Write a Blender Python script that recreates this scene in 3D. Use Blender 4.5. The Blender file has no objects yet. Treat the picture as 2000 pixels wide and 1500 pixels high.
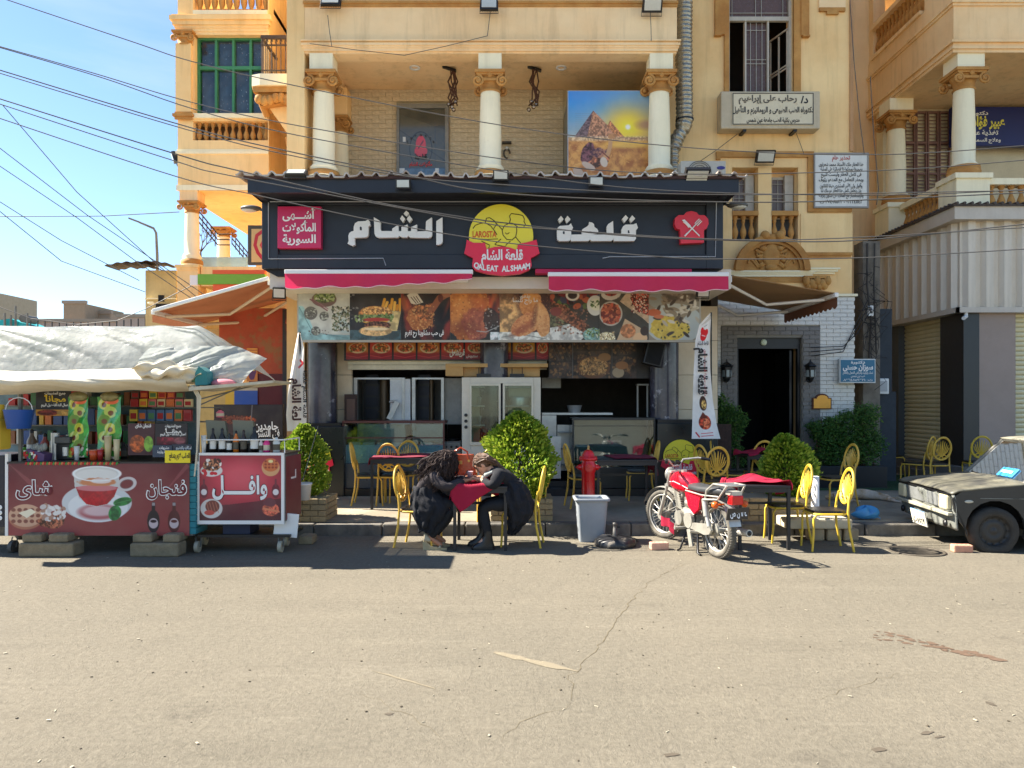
import bpy,math,random
import numpy as np
from mathutils import Vector,Matrix,noise
R=math.radians
SC=bpy.context.scene
COL=SC.collection
F=1444.0;H=1.7;HY=785.0
# ---------------------------------------------------------------- camera
cam=bpy.data.cameras.new('camera');cam.lens=36*F/2000;cam.sensor_width=36
cam.shift_y=35/2000;cam.clip_end=2000;cam.clip_start=.05
co=bpy.data.objects.new('camera',cam);COL.objects.link(co)
co.location=(0,0,H);co.rotation_euler=(R(90),0,0);SC.camera=co
# ---------------------------------------------------------------- sky, sun, exposure
SHX,SHY=1.0,-.22
elev=math.atan2(1,math.hypot(SHX,SHY))
sdir=Vector((SHX,SHY,-1)).normalized()
W=bpy.data.worlds.new('World');SC.world=W;W.use_nodes=True
nt=W.node_tree;bg=nt.nodes['Background']
sky=nt.nodes.new('ShaderNodeTexSky');sky.sky_type='NISHITA';sky.sun_disc=False
sky.sun_elevation=elev;sky.sun_rotation=math.atan2(-SHX,-SHY)
sky.air_density=1.0;sky.dust_density=.1;sky.ozone_density=4.0
# thin wisps of cloud low over the roofs
tc=nt.nodes.new('ShaderNodeTexCoord');mp=nt.nodes.new('ShaderNodeMapping')
mp.inputs['Scale'].default_value=(1.2,1.2,6.5)
nz=nt.nodes.new('ShaderNodeTexNoise');nz.inputs['Scale'].default_value=1.7;nz.inputs['Detail'].default_value=7
nz.inputs['Roughness'].default_value=.55
cr=nt.nodes.new('ShaderNodeValToRGB');cr.color_ramp.elements[0].position=.55;cr.color_ramp.elements[1].position=.85
cr.color_ramp.elements[1].color=(.35,.35,.35,1)
mx=nt.nodes.new('ShaderNodeMixRGB');mx.inputs[2].default_value=(4.5,4.8,5.2,1)
nt.links.new(tc.outputs['Generated'],mp.inputs[0]);nt.links.new(mp.outputs[0],nz.inputs['Vector'])
nt.links.new(nz.outputs['Fac'],cr.inputs[0]);nt.links.new(cr.outputs[0],mx.inputs[0])
nt.links.new(sky.outputs[0],mx.inputs[1]);nt.links.new(mx.outputs[0],bg.inputs[0])
bg.inputs[1].default_value=.053
sl=bpy.data.lights.new('sun','SUN');sl.energy=4.0;sl.angle=R(.55);sl.color=(1,.93,.82)
so=bpy.data.objects.new('sun',sl);COL.objects.link(so)
so.rotation_euler=sdir.to_track_quat('-Z','Y').to_euler()
SC.view_settings.view_transform='Standard';SC.view_settings.look='None'
SC.view_settings.gamma=1;SC.view_settings.use_curve_mapping=False
SC.view_settings.exposure=2.2
SC.render.engine='CYCLES'
SC.cycles.max_bounces=8;SC.cycles.diffuse_bounces=4;SC.cycles.glossy_bounces=4
SC.cycles.transmission_bounces=6;SC.cycles.transparent_max_bounces=12
rnd=random.Random(7)
def X(px,Y):return(px-1000)*Y/F
def Z(py,Y):return H+(HY-py)*Y/F
def lin(c):
 c=np.asarray(c,float)
 return np.where(c<=.04045,c/12.92,((c+.055)/1.055)**2.4)
def lc(c):
 r=lin([v/255 for v in c]);return(float(r[0]),float(r[1]),float(r[2]),1)
# ---------------------------------------------------------------- materials
MATS={}
def mat(name,col,rough=.65,metal=0,var=.12,vs=3.0,bump=0,bs=60,col2=None,spec=.5,alpha=1,trans=0,ss=None,emit=None,streak=0,spots=0,spot_col=None,sps=9,coat=0,back=None,trl=0):
 if name in MATS:return MATS[name]
 m=bpy.data.materials.new(name);m.use_nodes=True;MATS[name]=m
 N=m.node_tree.nodes;L=m.node_tree.links;P=N['Principled BSDF']
 P.inputs['Roughness'].default_value=rough;P.inputs['Metallic'].default_value=metal
 P.inputs['Specular IOR Level'].default_value=spec
 if coat:P.inputs['Coat Weight'].default_value=coat;P.inputs['Coat Roughness'].default_value=.12
 if alpha<1:P.inputs['Alpha'].default_value=alpha
 if trans:P.inputs['Transmission Weight'].default_value=trans
 if emit:P.inputs['Emission Color'].default_value=lc(emit[0]);P.inputs['Emission Strength'].default_value=emit[1]
 c=lc(col)
 t=N.new('ShaderNodeTexCoord')
 def noi(scale,detail=5,rgh=.6,vec=None):
  n=N.new('ShaderNodeTexNoise');n.inputs['Scale'].default_value=scale
  n.inputs['Detail'].default_value=detail;n.inputs['Roughness'].default_value=rgh
  L.new(vec or t.outputs['Object'],n.inputs['Vector']);return n.outputs['Fac']
 def mixc(fac,a,b,mode='MIX'):
  x=N.new('ShaderNodeMixRGB');x.blend_type=mode
  if isinstance(fac,float):x.inputs[0].default_value=fac
  else:L.new(fac,x.inputs[0])
  for i,v in((1,a),(2,b)):
   if isinstance(v,tuple):x.inputs[i].default_value=v
   else:L.new(v,x.inputs[i])
  return x.outputs[0]
 def ramp(s,a,b):
  r=N.new('ShaderNodeMapRange');r.inputs['From Min'].default_value=a;r.inputs['From Max'].default_value=b
  L.new(s,r.inputs['Value']);return r.outputs['Result']
 out=c
 if col2:out=mixc(ramp(noi(vs*.8,6),.38,.62),out,lc(col2))
 if var:
  k=1-var
  out=mixc(ramp(noi(vs),.3,.7),out,(k,k,k*.98,1),'MULTIPLY')
  out=mixc(ramp(noi(vs*9,4),.25,.75),out,(1-var*.55,)*3+(1,),'MULTIPLY')
 if streak:
  mpn=N.new('ShaderNodeMapping');mpn.inputs['Scale'].default_value=(1,1,.09);L.new(t.outputs['Object'],mpn.inputs[0])
  s=ramp(noi(5,6,.65,mpn.outputs[0]),.5,.75)
  k=N.new('ShaderNodeMath');k.operation='MULTIPLY';k.inputs[1].default_value=streak;L.new(s,k.inputs[0])
  out=mixc(k.outputs[0],out,(.45,.42,.38,1),'MULTIPLY')
 if spots:
  s=ramp(noi(sps,8,.7),1-spots-.04,1-spots+.02)
  out=mixc(s,out,lc(spot_col))
 if isinstance(out,tuple):P.inputs['Base Color'].default_value=out
 else:L.new(out,P.inputs['Base Color'])
 if bump:
  b=N.new('ShaderNodeBump');b.inputs['Strength'].default_value=bump;b.inputs['Distance'].default_value=.01
  L.new(noi(bs,5),b.inputs['Height']);L.new(b.outputs[0],P.inputs['Normal'])
 if rough>.15:
  rr=N.new('ShaderNodeMapRange');rr.inputs['To Min'].default_value=max(.05,rough-.1);rr.inputs['To Max'].default_value=min(1,rough+.12)
  L.new(noi(vs*4),rr.inputs['Value']);L.new(rr.outputs[0],P.inputs['Roughness'])
 if trl:
  tl=N.new('ShaderNodeBsdfTranslucent');ms=N.new('ShaderNodeMixShader');ms.inputs[0].default_value=trl
  if isinstance(out,tuple):tl.inputs[0].default_value=out
  else:L.new(out,tl.inputs[0])
  L.new(P.outputs[0],ms.inputs[1]);L.new(tl.outputs[0],ms.inputs[2]);L.new(ms.outputs[0],N['Material Output'].inputs[0])
 return m
def glass(name='glass',tint=(235,245,240),refl=.0,alpha=.25):
 if name in MATS:return MATS[name]
 m=bpy.data.materials.new(name);m.use_nodes=True;MATS[name]=m
 N=m.node_tree.nodes;L=m.node_tree.links;N.remove(N['Principled BSDF'])
 g=N.new('ShaderNodeBsdfGlossy');g.inputs['Roughness'].default_value=.03
 tr=N.new('ShaderNodeBsdfTransparent');tr.inputs[0].default_value=lc(tint)
 f=N.new('ShaderNodeFresnel');f.inputs[0].default_value=1.5
 a=N.new('ShaderNodeMath');a.operation='ADD';a.inputs[1].default_value=refl;L.new(f.outputs[0],a.inputs[0])
 ms=N.new('ShaderNodeMixShader');L.new(a.outputs[0],ms.inputs[0]);L.new(tr.outputs[0],ms.inputs[1]);L.new(g.outputs[0],ms.inputs[2])
 L.new(ms.outputs[0],N['Material Output'].inputs[0]);return m
def printmat(name='print',rough=.45,spec=.4,bump=0):
 if name in MATS:return MATS[name]
 m=bpy.data.materials.new(name);m.use_nodes=True;MATS[name]=m
 N=m.node_tree.nodes;L=m.node_tree.links;P=N['Principled BSDF']
 a=N.new('ShaderNodeAttribute');a.attribute_name='Col'
 n=N.new('ShaderNodeTexNoise');n.inputs['Scale'].default_value=3;n.inputs['Detail'].default_value=6
 t=N.new('ShaderNodeTexCoord');L.new(t.outputs['Object'],n.inputs['Vector'])
 r=N.new('ShaderNodeMapRange');r.inputs['From Min'].default_value=.35;r.inputs['From Max'].default_value=.7;r.inputs['To Min'].default_value=.0;r.inputs['To Max'].default_value=.12
 L.new(n.outputs['Fac'],r.inputs['Value'])
 x=N.new('ShaderNodeMixRGB');x.inputs[2].default_value=(.3,.26,.2,1);L.new(r.outputs[0],x.inputs[0]);L.new(a.outputs['Color'],x.inputs[1])
 L.new(x.outputs[0],P.inputs['Base Color']);P.inputs['Roughness'].default_value=rough;P.inputs['Specular IOR Level'].default_value=spec
 return m
# ---------------------------------------------------------------- mesh builder
class MB:
 def __init__(s):s.v=[];s.f=[];s.m=[];s.sm=[]
 def add(s,vs,fs,mi=0,smooth=False):
  b=len(s.v);s.v+=[tuple(p)for p in vs]
  for f in fs:s.f.append(tuple(b+i for i in f));s.m.append(mi);s.sm.append(smooth)
  return s
 def box(s,x0,x1,y0,y1,z0,z1,mi=0):
  return s.add([(x0,y0,z0),(x1,y0,z0),(x1,y1,z0),(x0,y1,z0),(x0,y0,z1),(x1,y0,z1),(x1,y1,z1),(x0,y1,z1)],[(0,3,2,1),(4,5,6,7),(0,1,5,4),(1,2,6,5),(2,3,7,6),(3,0,4,7)],mi)
 def cb(s,c,d,rz=0,rx=0,ry=0,mi=0):
  M=Matrix.Rotation(rz,3,'Z')@Matrix.Rotation(ry,3,'Y')@Matrix.Rotation(rx,3,'X');c=Vector(c)
  v=[c+M@Vector((sx*d[0]/2,sy*d[1]/2,sz*d[2]/2))for sz in(-1,1)for sx,sy in((-1,-1),(1,-1),(1,1),(-1,1))]
  return s.add(v,[(0,3,2,1),(4,5,6,7),(0,1,5,4),(1,2,6,5),(2,3,7,6),(3,0,4,7)],mi)
 def quad(s,a,b,c,d,mi=0):return s.add([a,b,c,d],[(0,1,2,3)],mi)
 def tube(s,pts,r,n=8,mi=0,closed=False,caps=True):
  pts=[Vector(p)for p in pts];k=len(pts);rs=r if isinstance(r,(list,tuple))else[r]*k
  vs=[];fs=[];up=None
  for i,p in enumerate(pts):
   a=pts[(i-1)%k]if(i or closed)else p;b=pts[(i+1)%k]if(i<k-1 or closed)else p
   t=(b-a);t=t.normalized()if t.length>1e-9 else Vector((0,0,1))
   if up is None:up=Vector((0,0,1))if abs(t.z)<.9 else Vector((1,0,0))
   u=up-t*up.dot(t)
   if u.length<1e-4:u=t.orthogonal()
   u.normalize();w=t.cross(u);up=u
   for j in range(n):
    a_=2*math.pi*j/n;vs.append(p+(u*math.cos(a_)+w*math.sin(a_))*rs[i])
  for i in range(k if closed else k-1):
   for j in range(n):
    A=i*n;B=((i+1)%k)*n;j2=(j+1)%n
    fs.append((A+j,A+j2,B+j2,B+j))
  s.add(vs,fs,mi,n>5)
  if caps and not closed:s.add(vs[:n],[tuple(range(n))[::-1]],mi);s.add(vs[-n:],[tuple(range(n))],mi)
  return s
 def cyl(s,a,b,r,r2=None,n=16,mi=0):return s.tube([a,b],[r,r if r2 is None else r2],n,mi)
 def lathe(s,prof,o=(0,0,0),n=20,mi=0,M=None,smooth=True):
  o=Vector(o);vs=[];fs=[]
  for r,z in prof:
   for j in range(n):
    a=2*math.pi*j/n;p=Vector((r*math.cos(a),r*math.sin(a),z));vs.append(o+(M@p if M else p))
  for i in range(len(prof)-1):
   for j in range(n):j2=(j+1)%n;fs.append((i*n+j,i*n+j2,(i+1)*n+j2,(i+1)*n+j))
  return s.add(vs,fs,mi,smooth)
 def prism(s,poly,a,b,ax='Y',mi=0,mi_side=None):
  def q(p,d):return(p[0],d,p[1])if ax=='Y' else((d,p[0],p[1])if ax=='X' else(p[0],p[1],d))
  n=len(poly);ar=sum(poly[i][0]*poly[(i+1)%n][1]-poly[(i+1)%n][0]*poly[i][1]for i in range(n))
  if(ar<0)==(ax in 'YX' and True):pass
  vs=[q(p,a)for p in poly]+[q(p,b)for p in poly]
  s.add(vs,[tuple(range(n)),tuple(range(2*n-1,n-1,-1))],mi)
  return s.add(vs,[(i,(i+1)%n,n+(i+1)%n,n+i)for i in range(n)],mi if mi_side is None else mi_side)
 def ball(s,c,r,n=14,m=9,mi=0,M=None):
  c=Vector(c);r=(r,r,r)if isinstance(r,(int,float))else r;vs=[];fs=[]
  for i in range(m+1):
   t=math.pi*i/m
   for j in range(n):
    a=2*math.pi*j/n;p=Vector((r[0]*math.sin(t)*math.cos(a),r[1]*math.sin(t)*math.sin(a),r[2]*math.cos(t)))
    vs.append(c+(M@p if M else p))
  for i in range(m):
   for j in range(n):j2=(j+1)%n;fs.append((i*n+j,(i+1)*n+j,(i+1)*n+j2,i*n+j2))
  return s.add(vs,fs,mi,True)
 def grid(s,fn,nu,nv,mi=0,smooth=True):
  vs=[fn(i/nu,j/nv)for j in range(nv+1)for i in range(nu+1)];w=nu+1
  return s.add(vs,[(j*w+i,j*w+i+1,(j+1)*w+i+1,(j+1)*w+i)for j in range(nv)for i in range(nu)],mi,smooth)
 def mesh(s,name):
  me=bpy.data.meshes.new(name);me.from_pydata(s.v,[],s.f)
  me.polygons.foreach_set('material_index',s.m);me.polygons.foreach_set('use_smooth',s.sm);me.validate();me.update();return me
 def obj(s,name,mats,parent=None,world=True,bevel=0,weld=False,solid=0,sub=0):
  return link(name,s.mesh(name),mats,parent,world,bevel,weld,solid,sub)
def wloc(o):
 v=Vector((0,0,0))
 while o:v+=o.location;o=o.parent
 return v
def link(name,me,mats,parent=None,world=True,bevel=0,weld=False,solid=0,sub=0):
 o=bpy.data.objects.new(name,me)
 if mats is not None:
  for m in(mats if isinstance(mats,(list,tuple))else[mats]):me.materials.append(m)
 COL.objects.link(o)
 if parent:
  o.parent=parent
  if world:o.location=-wloc(parent)
 if weld:mo=o.modifiers.new('weld','WELD');mo.merge_threshold=.0005
 if solid:mo=o.modifiers.new('solid','SOLIDIFY');mo.thickness=solid;mo.offset=0
 if sub:mo=o.modifiers.new('sub','SUBSURF');mo.levels=sub;mo.render_levels=sub
 if bevel:
  mo=o.modifiers.new('bevel','BEVEL');mo.width=bevel;mo.segments=2;mo.limit_method='ANGLE';mo.angle_limit=R(40)
 return o
def tag(o,label=None,cat=None,group=None,kind=None):
 if label:o['label']=label
 if cat:o['category']=cat
 if group:o['group']=group
 if kind:o['kind']=kind
 return o
def thing(name,label,cat,loc=(0,0,0),group=None,rz=0):
 o=bpy.data.objects.new(name,None);COL.objects.link(o);o.location=loc;o.rotation_euler=(0,0,rz);o.empty_display_size=.2
 return tag(o,label,cat,group)
def struct(o):o['kind']='structure';return o
def dup(root,loc,rz=0,label=None,group=None,scale=None):
 r=root.copy();COL.objects.link(r);r.location=loc;r.rotation_euler=(0,0,rz)
 if scale:r.scale=scale
 if label:r['label']=label
 if group:r['group']=group
 for ch in list(root.children):
  c=ch.copy();COL.objects.link(c);c.parent=r
  for g in list(ch.children):
   d=g.copy();COL.objects.link(d);d.parent=c
 return r
# ---------------------------------------------------------------- lettering (Arabic letters are joined by hand-made shaping)
FORMS={'ا':'ﺍﺎ','أ':'ﺃﺄ','إ':'ﺇﺈ','آ':'ﺁﺂ','ب':'ﺏﺐﺑﺒ','ت':'ﺕﺖﺗﺘ','ث':'ﺙﺚﺛﺜ','ج':'ﺝﺞﺟﺠ','ح':'ﺡﺢﺣﺤ','خ':'ﺥﺦﺧﺨ','د':'ﺩﺪ','ذ':'ﺫﺬ','ر':'ﺭﺮ','ز':'ﺯﺰ','س':'ﺱﺲﺳﺴ','ش':'ﺵﺶﺷﺸ','ص':'ﺹﺺﺻﺼ','ض':'ﺽﺾﺿﻀ','ط':'ﻁﻂﻃﻄ','ظ':'ﻅﻆﻇﻈ','ع':'ﻉﻊﻋﻌ','غ':'ﻍﻎﻏﻐ','ف':'ﻑﻒﻓﻔ','ق':'ﻕﻖﻗﻘ','ك':'ﻙﻚﻛﻜ','ل':'ﻝﻞﻟﻠ','م':'ﻡﻢﻣﻤ','ن':'ﻥﻦﻧﻨ','ه':'ﻩﻪﻫﻬ','و':'ﻭﻮ','ؤ':'ﺅﺆ','ى':'ﻯﻰ','ي':'ﻱﻲﻳﻴ','ئ':'ﺉﺊﺋﺌ','ة':'ﺓﺔ','ء':'ﺀ','ـ':'ــــ'}
def shape(txt):
 txt=txt.replace('لا','\u0001').replace('لأ','\u0002');F2=dict(FORMS);F2['\u0001']='ﻻﻼ';F2['\u0002']='ﻷﻸ'
 out=[];n=len(txt)
 for i,ch in enumerate(txt):
  if ch not in F2:out.append(ch);continue
  f=F2[ch];pj=i>0 and len(F2.get(txt[i-1],''))==4;nj=len(f)==4 and i<n-1 and len(F2.get(txt[i+1],''))>1
  if len(f)==1:out.append(f);continue
  out.append(f[3]if pj and nj else f[1]if pj else f[2]if nj else f[0])
 return out[::-1]
_gc={}
def glyph(ch,bold):
 k=(ch,bold)
 if k in _gc:return _gc[k]
 def mk(body,off):
  cu=bpy.data.curves.new('g','FONT');cu.body=body;cu.offset=off;cu.resolution_u=3
  o=bpy.data.objects.new('g',cu);COL.objects.link(o);dg=bpy.context.evaluated_depsgraph_get()
  me=bpy.data.meshes.new_from_object(o.evaluated_get(dg));v=[(p.co.x,p.co.y)for p in me.vertices];f=[tuple(p.vertices)for p in me.polygons]
  bpy.data.objects.remove(o);bpy.data.curves.remove(cu);bpy.data.meshes.remove(me);return v,f
 v,f=mk(ch,bold)
 a,_=mk(ch+'I',0);b,_=mk('I',0)
 adv=max(p[0]for p in a)-max(p[0]for p in b)if a and b else.3
 _gc[k]=(v,f,adv);return _gc[k]
def text(mb,txt,cx,cz,h=None,w=None,Y=0,bold=.0,mi=0,depth=0,arabic=True,M=None,squash=1.0,arc=0,sp=1.0):
 """letters centred on (cx,cz) in the plane y=Y (front face); h = height of a capital / alef"""
 gl=shape(txt)if arabic else list(txt)
 pts=[];x=0
 for i,ch in enumerate(gl):
  if ch==' ':x+=.26;continue
  v,f,adv=glyph(ch,bold);pts.append((x,v,f,i));x+=adv*sp
 xs=[x0+p[0]for x0,v,f,i in pts for p in v]
 if not xs:return mb
 zs=[p[1]for x0,v,f,i in pts for p in v]
 xm=(min(xs)+max(xs))/2;zm=(min(zs)+max(zs))/2
 sx=(w/(max(xs)-min(xs)))if w else None;sz=(h/.72)if h else None
 if sx is None:sx=sz*squash
 if sz is None:sz=sx/squash
 for x0,v,f,i in pts:
  yo=Y-(.0003*(i%2));P=[]
  for px_,pz_ in v:
   u=(x0+px_-xm)*sx;wv=(pz_-zm)*sz+arc*u*u;P.append((u,wv))
  def tr(u,wv,y):
   q=Vector((cx+u,y,cz+wv))
   return M@Vector((u,y,wv))if M else q
  if depth:
   a=[tr(u,wv,yo-depth)for u,wv in P];b=[tr(u,wv,yo)for u,wv in P];n=len(P)
   mb.add(a,f,mi)
   ed={}
   for fc in f:
    for q in range(len(fc)):
     e=(fc[q],fc[(q+1)%len(fc)]);
     if(e[1],e[0])in ed:ed.pop((e[1],e[0]))
     else:ed[e]=1
   mb.add(a+b,[(e0,n+e0,n+e1,e1)for e0,e1 in ed],mi)
  else:mb.add([tr(u,wv,yo)for u,wv in P],f,mi)
 return mb
# ---------------------------------------------------------------- flat prints: numpy pictures carried as vertex colours
def fbm(h,w,sc,seed=0,oc=5,ax=1.0):
 r=np.random.RandomState(seed);out=np.zeros((h,w));amp=1;tot=0
 for o in range(oc):
  gh=max(2,int(h/sc*2**o)+2);gw=max(2,int(w/sc*ax*2**o)+2)
  if gh>h*2 and o>0:break
  g=r.rand(gh,gw);y=np.linspace(0,gh-1.001,h);x=np.linspace(0,gw-1.001,w)
  yi=y.astype(int);xi=x.astype(int);fy=(y-yi)[:,None];fx=(x-xi)[None,:];fy=fy*fy*(3-2*fy);fx=fx*fx*(3-2*fx)
  out+=amp*((g[yi][:,xi]*(1-fx)+g[yi][:,xi+1]*fx)*(1-fy)+(g[yi+1][:,xi]*(1-fx)+g[yi+1][:,xi+1]*fx)*fy)
  tot+=amp;amp*=.55
 return out/tot
class Cv:
 """canvas, sRGB 0..255, y down; coordinates in canvas units scaled by s"""
 def __init__(c,w,h,col=(255,255,255),s=1.0):
  c.s=s;c.w=int(w*s);c.h=int(h*s);c.a=np.zeros((c.h,c.w,3))+np.array(col,float)
  c.yy,c.xx=np.mgrid[0:c.h,0:c.w];c.xx=(c.xx+.5)/s;c.yy=(c.yy+.5)/s;c.seed=1
 def blend(c,m,col,tex=0,ts=8,col2=None):
  m=np.clip(m,0,1)[...,None];col=np.zeros_like(c.a)+np.array(col,float)
  if tex or col2 is not None:
   c.seed+=1;n=fbm(c.h,c.w,ts*c.s,c.seed)
   n=np.clip((n-.5)*3.2+.5,0,1)[...,None]
   if col2 is not None:col=col*(1-n)+np.array(col2,float)*n
   else:col=col*(1+tex*(n-.5)*2)
  c.a=c.a*(1-m)+np.clip(col,0,255)*m;return c
 def ell(c,cx,cy,rx,ry,col,ang=0,soft=1.0,tex=0,ts=8,col2=None,wob=0,op=1,ws=9):
  ca,sa=math.cos(R(ang)),math.sin(R(ang));dx=c.xx-cx;dy=c.yy-cy
  u=(dx*ca+dy*sa)/rx;v=(-dx*sa+dy*ca)/ry;d=np.sqrt(u*u+v*v)
  if wob:c.seed+=1;d=d+(fbm(c.h,c.w,ws*c.s,c.seed)-.5)*wob
  return c.blend(np.clip((1-d)*min(rx,ry)/soft+.5,0,1)*op,col,tex,ts,col2)
 def ring(c,cx,cy,rx,ry,t,col,ang=0,op=1):
  ca,sa=math.cos(R(ang)),math.sin(R(ang));dx=c.xx-cx;dy=c.yy-cy
  u=(dx*ca+dy*sa)/rx;v=(-dx*sa+dy*ca)/ry;d=np.abs(np.sqrt(u*u+v*v)-1)*min(rx,ry)
  return c.blend(np.clip((t-d)+.5,0,1)*op,col)
 def rect(c,x0,y0,x1,y1,col,soft=.6,tex=0,ts=8,col2=None,op=1):
  m=np.clip(np.minimum(np.minimum(c.xx-x0,x1-c.xx),np.minimum(c.yy-y0,y1-c.yy))/soft+.5,0,1)*op
  return c.blend(m,col,tex,ts,col2)
 def poly(c,pts,col,tex=0,ts=8,col2=None,op=1):
  ins=np.zeros(c.xx.shape,bool);n=len(pts)
  for i in range(n):
   (x1,y1),(x2,y2)=pts[i],pts[(i+1)%n]
   if y1==y2:continue
   cond=((y1>c.yy)!=(y2>c.yy))&(c.xx<(x2-x1)*(c.yy-y1)/(y2-y1)+x1);ins^=cond
  return c.blend(ins*op,col,tex,ts,col2)
 def line(c,pts,w,col,op=1):
  d=np.full(c.xx.shape,1e9)
  for(x1,y1),(x2,y2)in zip(pts,pts[1:]):
   L2=(x2-x1)**2+(y2-y1)**2+1e-9;t=np.clip(((c.xx-x1)*(x2-x1)+(c.yy-y1)*(y2-y1))/L2,0,1)
   d=np.minimum(d,np.hypot(c.xx-x1-t*(x2-x1),c.yy-y1-t*(y2-y1)))
  return c.blend(np.clip((w/2-d)+.5,0,1)*op,col)
 def grad(c,a,b,k=None):
  t=(c.yy/(c.h/c.s))[...,None]if k is None else k[...,None];c.a=np.array(a,float)*(1-t)+np.array(b,float)*t;return c
 def dots(c,n,box,r,cols,seed=1,soft=.8,op=1,asp=.7):
  q=random.Random(seed)
  for i in range(n):
   x=q.uniform(box[0],box[2]);y=q.uniform(box[1],box[3]);rr=q.uniform(r[0],r[1])
   s=c.s;x0=max(0,int((x-rr*2)*s));x1=min(c.w,int((x+rr*2)*s)+1);y0=max(0,int((y-rr*2)*s));y1=min(c.h,int((y+rr*2)*s)+1)
   if x1<=x0 or y1<=y0:continue
   an=q.uniform(0,3.14);dx=c.xx[y0:y1,x0:x1]-x;dy=c.yy[y0:y1,x0:x1]-y
   u=(dx*math.cos(an)+dy*math.sin(an))/rr;v=(-dx*math.sin(an)+dy*math.cos(an))/(rr*asp)
   m=(np.clip((1-np.sqrt(u*u+v*v))*rr/soft+.5,0,1)*op)[...,None]
   c.a[y0:y1,x0:x1]=c.a[y0:y1,x0:x1]*(1-m)+np.array(q.choice(cols),float)*m
  return c
 def sheet(c,name,corners,parent=None,m=None,fn=None,world=True):
  """corners TL,TR,BL,BR; fn(u,v)->point overrides"""
  h,w=c.h,c.w;u=(np.arange(w))/(w-1);v=np.arange(h)/(h-1);U,V=np.meshgrid(u,v)
  if fn is None:
   TL,TR,BL,BR=[np.array(q,float)for q in corners]
   P=(TL*(1-U[...,None])+TR*U[...,None])*(1-V[...,None])+(BL*(1-U[...,None])+BR*U[...,None])*V[...,None]
  else:P=fn(U,V)
  me=bpy.data.meshes.new(name);i=np.arange((h-1)*w).reshape(h-1,w)[:,:-1].ravel()
  fs=np.stack([i,i+w,i+w+1,i+1],1)
  me.vertices.add(h*w);me.vertices.foreach_set('co',P.astype('f').ravel())
  me.loops.add(fs.size);me.loops.foreach_set('vertex_index',fs.ravel().astype('i'))
  me.polygons.add(len(fs));me.polygons.foreach_set('loop_start',(np.arange(len(fs))*4).astype('i'));me.polygons.foreach_set('loop_total',np.full(len(fs),4,'i'))
  me.update(calc_edges=True)
  at=me.color_attributes.new('Col','FLOAT_COLOR','POINT');C4=np.ones((h*w,4));C4[:,:3]=lin(c.a.reshape(-1,3)/255)
  at.data.foreach_set('color',C4.astype('f').ravel())
  return link(name,me,m or printmat(),parent,world)
# ================================================================ ground
def piece(name,me,parent,loc,scale=None,rot=None):
 o=bpy.data.objects.new(name,me);COL.objects.link(o);o.parent=parent
 o.location=Vector(loc)-(wloc(parent)if parent else Vector((0,0,0)))
 if scale:o.scale=scale
 if rot:o.rotation_euler=rot
 return o
def shared(mb,name,*mats):
 me=mb.mesh(name)
 for m in mats:me.materials.append(m)
 return me
def road_mat():
 m=bpy.data.materials.new('dusty asphalt');m.use_nodes=True;N=m.node_tree.nodes;L=m.node_tree.links;P=N['Principled BSDF']
 t=N.new('ShaderNodeTexCoord')
 def noi(sc,det=6,rg=.6,scale=(1,1,1),rot=0):
  mp=N.new('ShaderNodeMapping');mp.inputs['Scale'].default_value=scale;mp.inputs['Rotation'].default_value=(0,0,rot)
  L.new(t.outputs['Object'],mp.inputs[0]);n=N.new('ShaderNodeTexNoise');n.inputs['Scale'].default_value=sc;n.inputs['Detail'].default_value=det
  n.inputs['Roughness'].default_value=rg;L.new(mp.outputs[0],n.inputs['Vector']);return n.outputs['Fac']
 def mr(s,a,b,c=0,d=1):
  r=N.new('ShaderNodeMapRange');r.inputs['From Min'].default_value=a;r.inputs['From Max'].default_value=b
  r.inputs['To Min'].default_value=c;r.inputs['To Max'].default_value=d;L.new(s,r.inputs['Value']);return r.outputs['Result']
 def mix(f,a,b,mode='MIX'):
  x=N.new('ShaderNodeMixRGB');x.blend_type=mode
  for i,v in((0,f),(1,a),(2,b)):
   if isinstance(v,(tuple,float)):x.inputs[i].default_value=v
   else:L.new(v,x.inputs[i])
  return x.outputs[0]
 c=mix(mr(noi(.35,5),.35,.65),(.21,.184,.138,1),(.186,.165,.125,1))
 c=mix(mr(noi(1.1,6,.65,(.3,1,1),R(18)),.54,.76,0,.4),c,(.128,.113,.084,1))
 c=mix(mr(noi(1.3,6,.65,(.25,1,1),R(-24)),.56,.76,0,.4),c,(.262,.232,.172,1))
 c=mix(mr(noi(2.2,7,.7,(.12,1,1),R(-16)),.54,.72,0,.3),c,(.125,.11,.084,1))
 c=mix(mr(noi(2.6,7,.7,(.09,1,1),R(-38)),.56,.72,0,.35),c,(.268,.238,.18,1))
 c=mix(mr(noi(.9,8,.75),.6,.7,0,.6),c,(.105,.092,.072,1))
 c=mix(mr(noi(26,5,.7),.3,.7),c,(.68,.68,.68,1),'MULTIPLY')
 v=N.new('ShaderNodeTexVoronoi');v.inputs['Scale'].default_value=75;L.new(t.outputs['Object'],v.inputs['Vector'])
 c=mix(mr(v.outputs['Distance'],.05,.22,.55,0),c,(.1,.09,.075,1))
 c=mix(mr(noi(60,4,.8),.66,.74,0,.6),c,(.5,.46,.38,1))
 L.new(c,P.inputs['Base Color']);P.inputs['Roughness'].default_value=.92;P.inputs['Specular IOR Level'].default_value=.15
 b=N.new('ShaderNodeBump');b.inputs['Strength'].default_value=.8;b.inputs['Distance'].default_value=.014
 a=N.new('ShaderNodeMath');a.operation='ADD';L.new(noi(55,5,.75),a.inputs[0]);L.new(mr(noi(4,3),0,1,0,1.5),a.inputs[1])
 L.new(a.outputs[0],b.inputs['Height']);L.new(b.outputs[0],P.inputs['Normal']);return m
g=MB()
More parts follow.
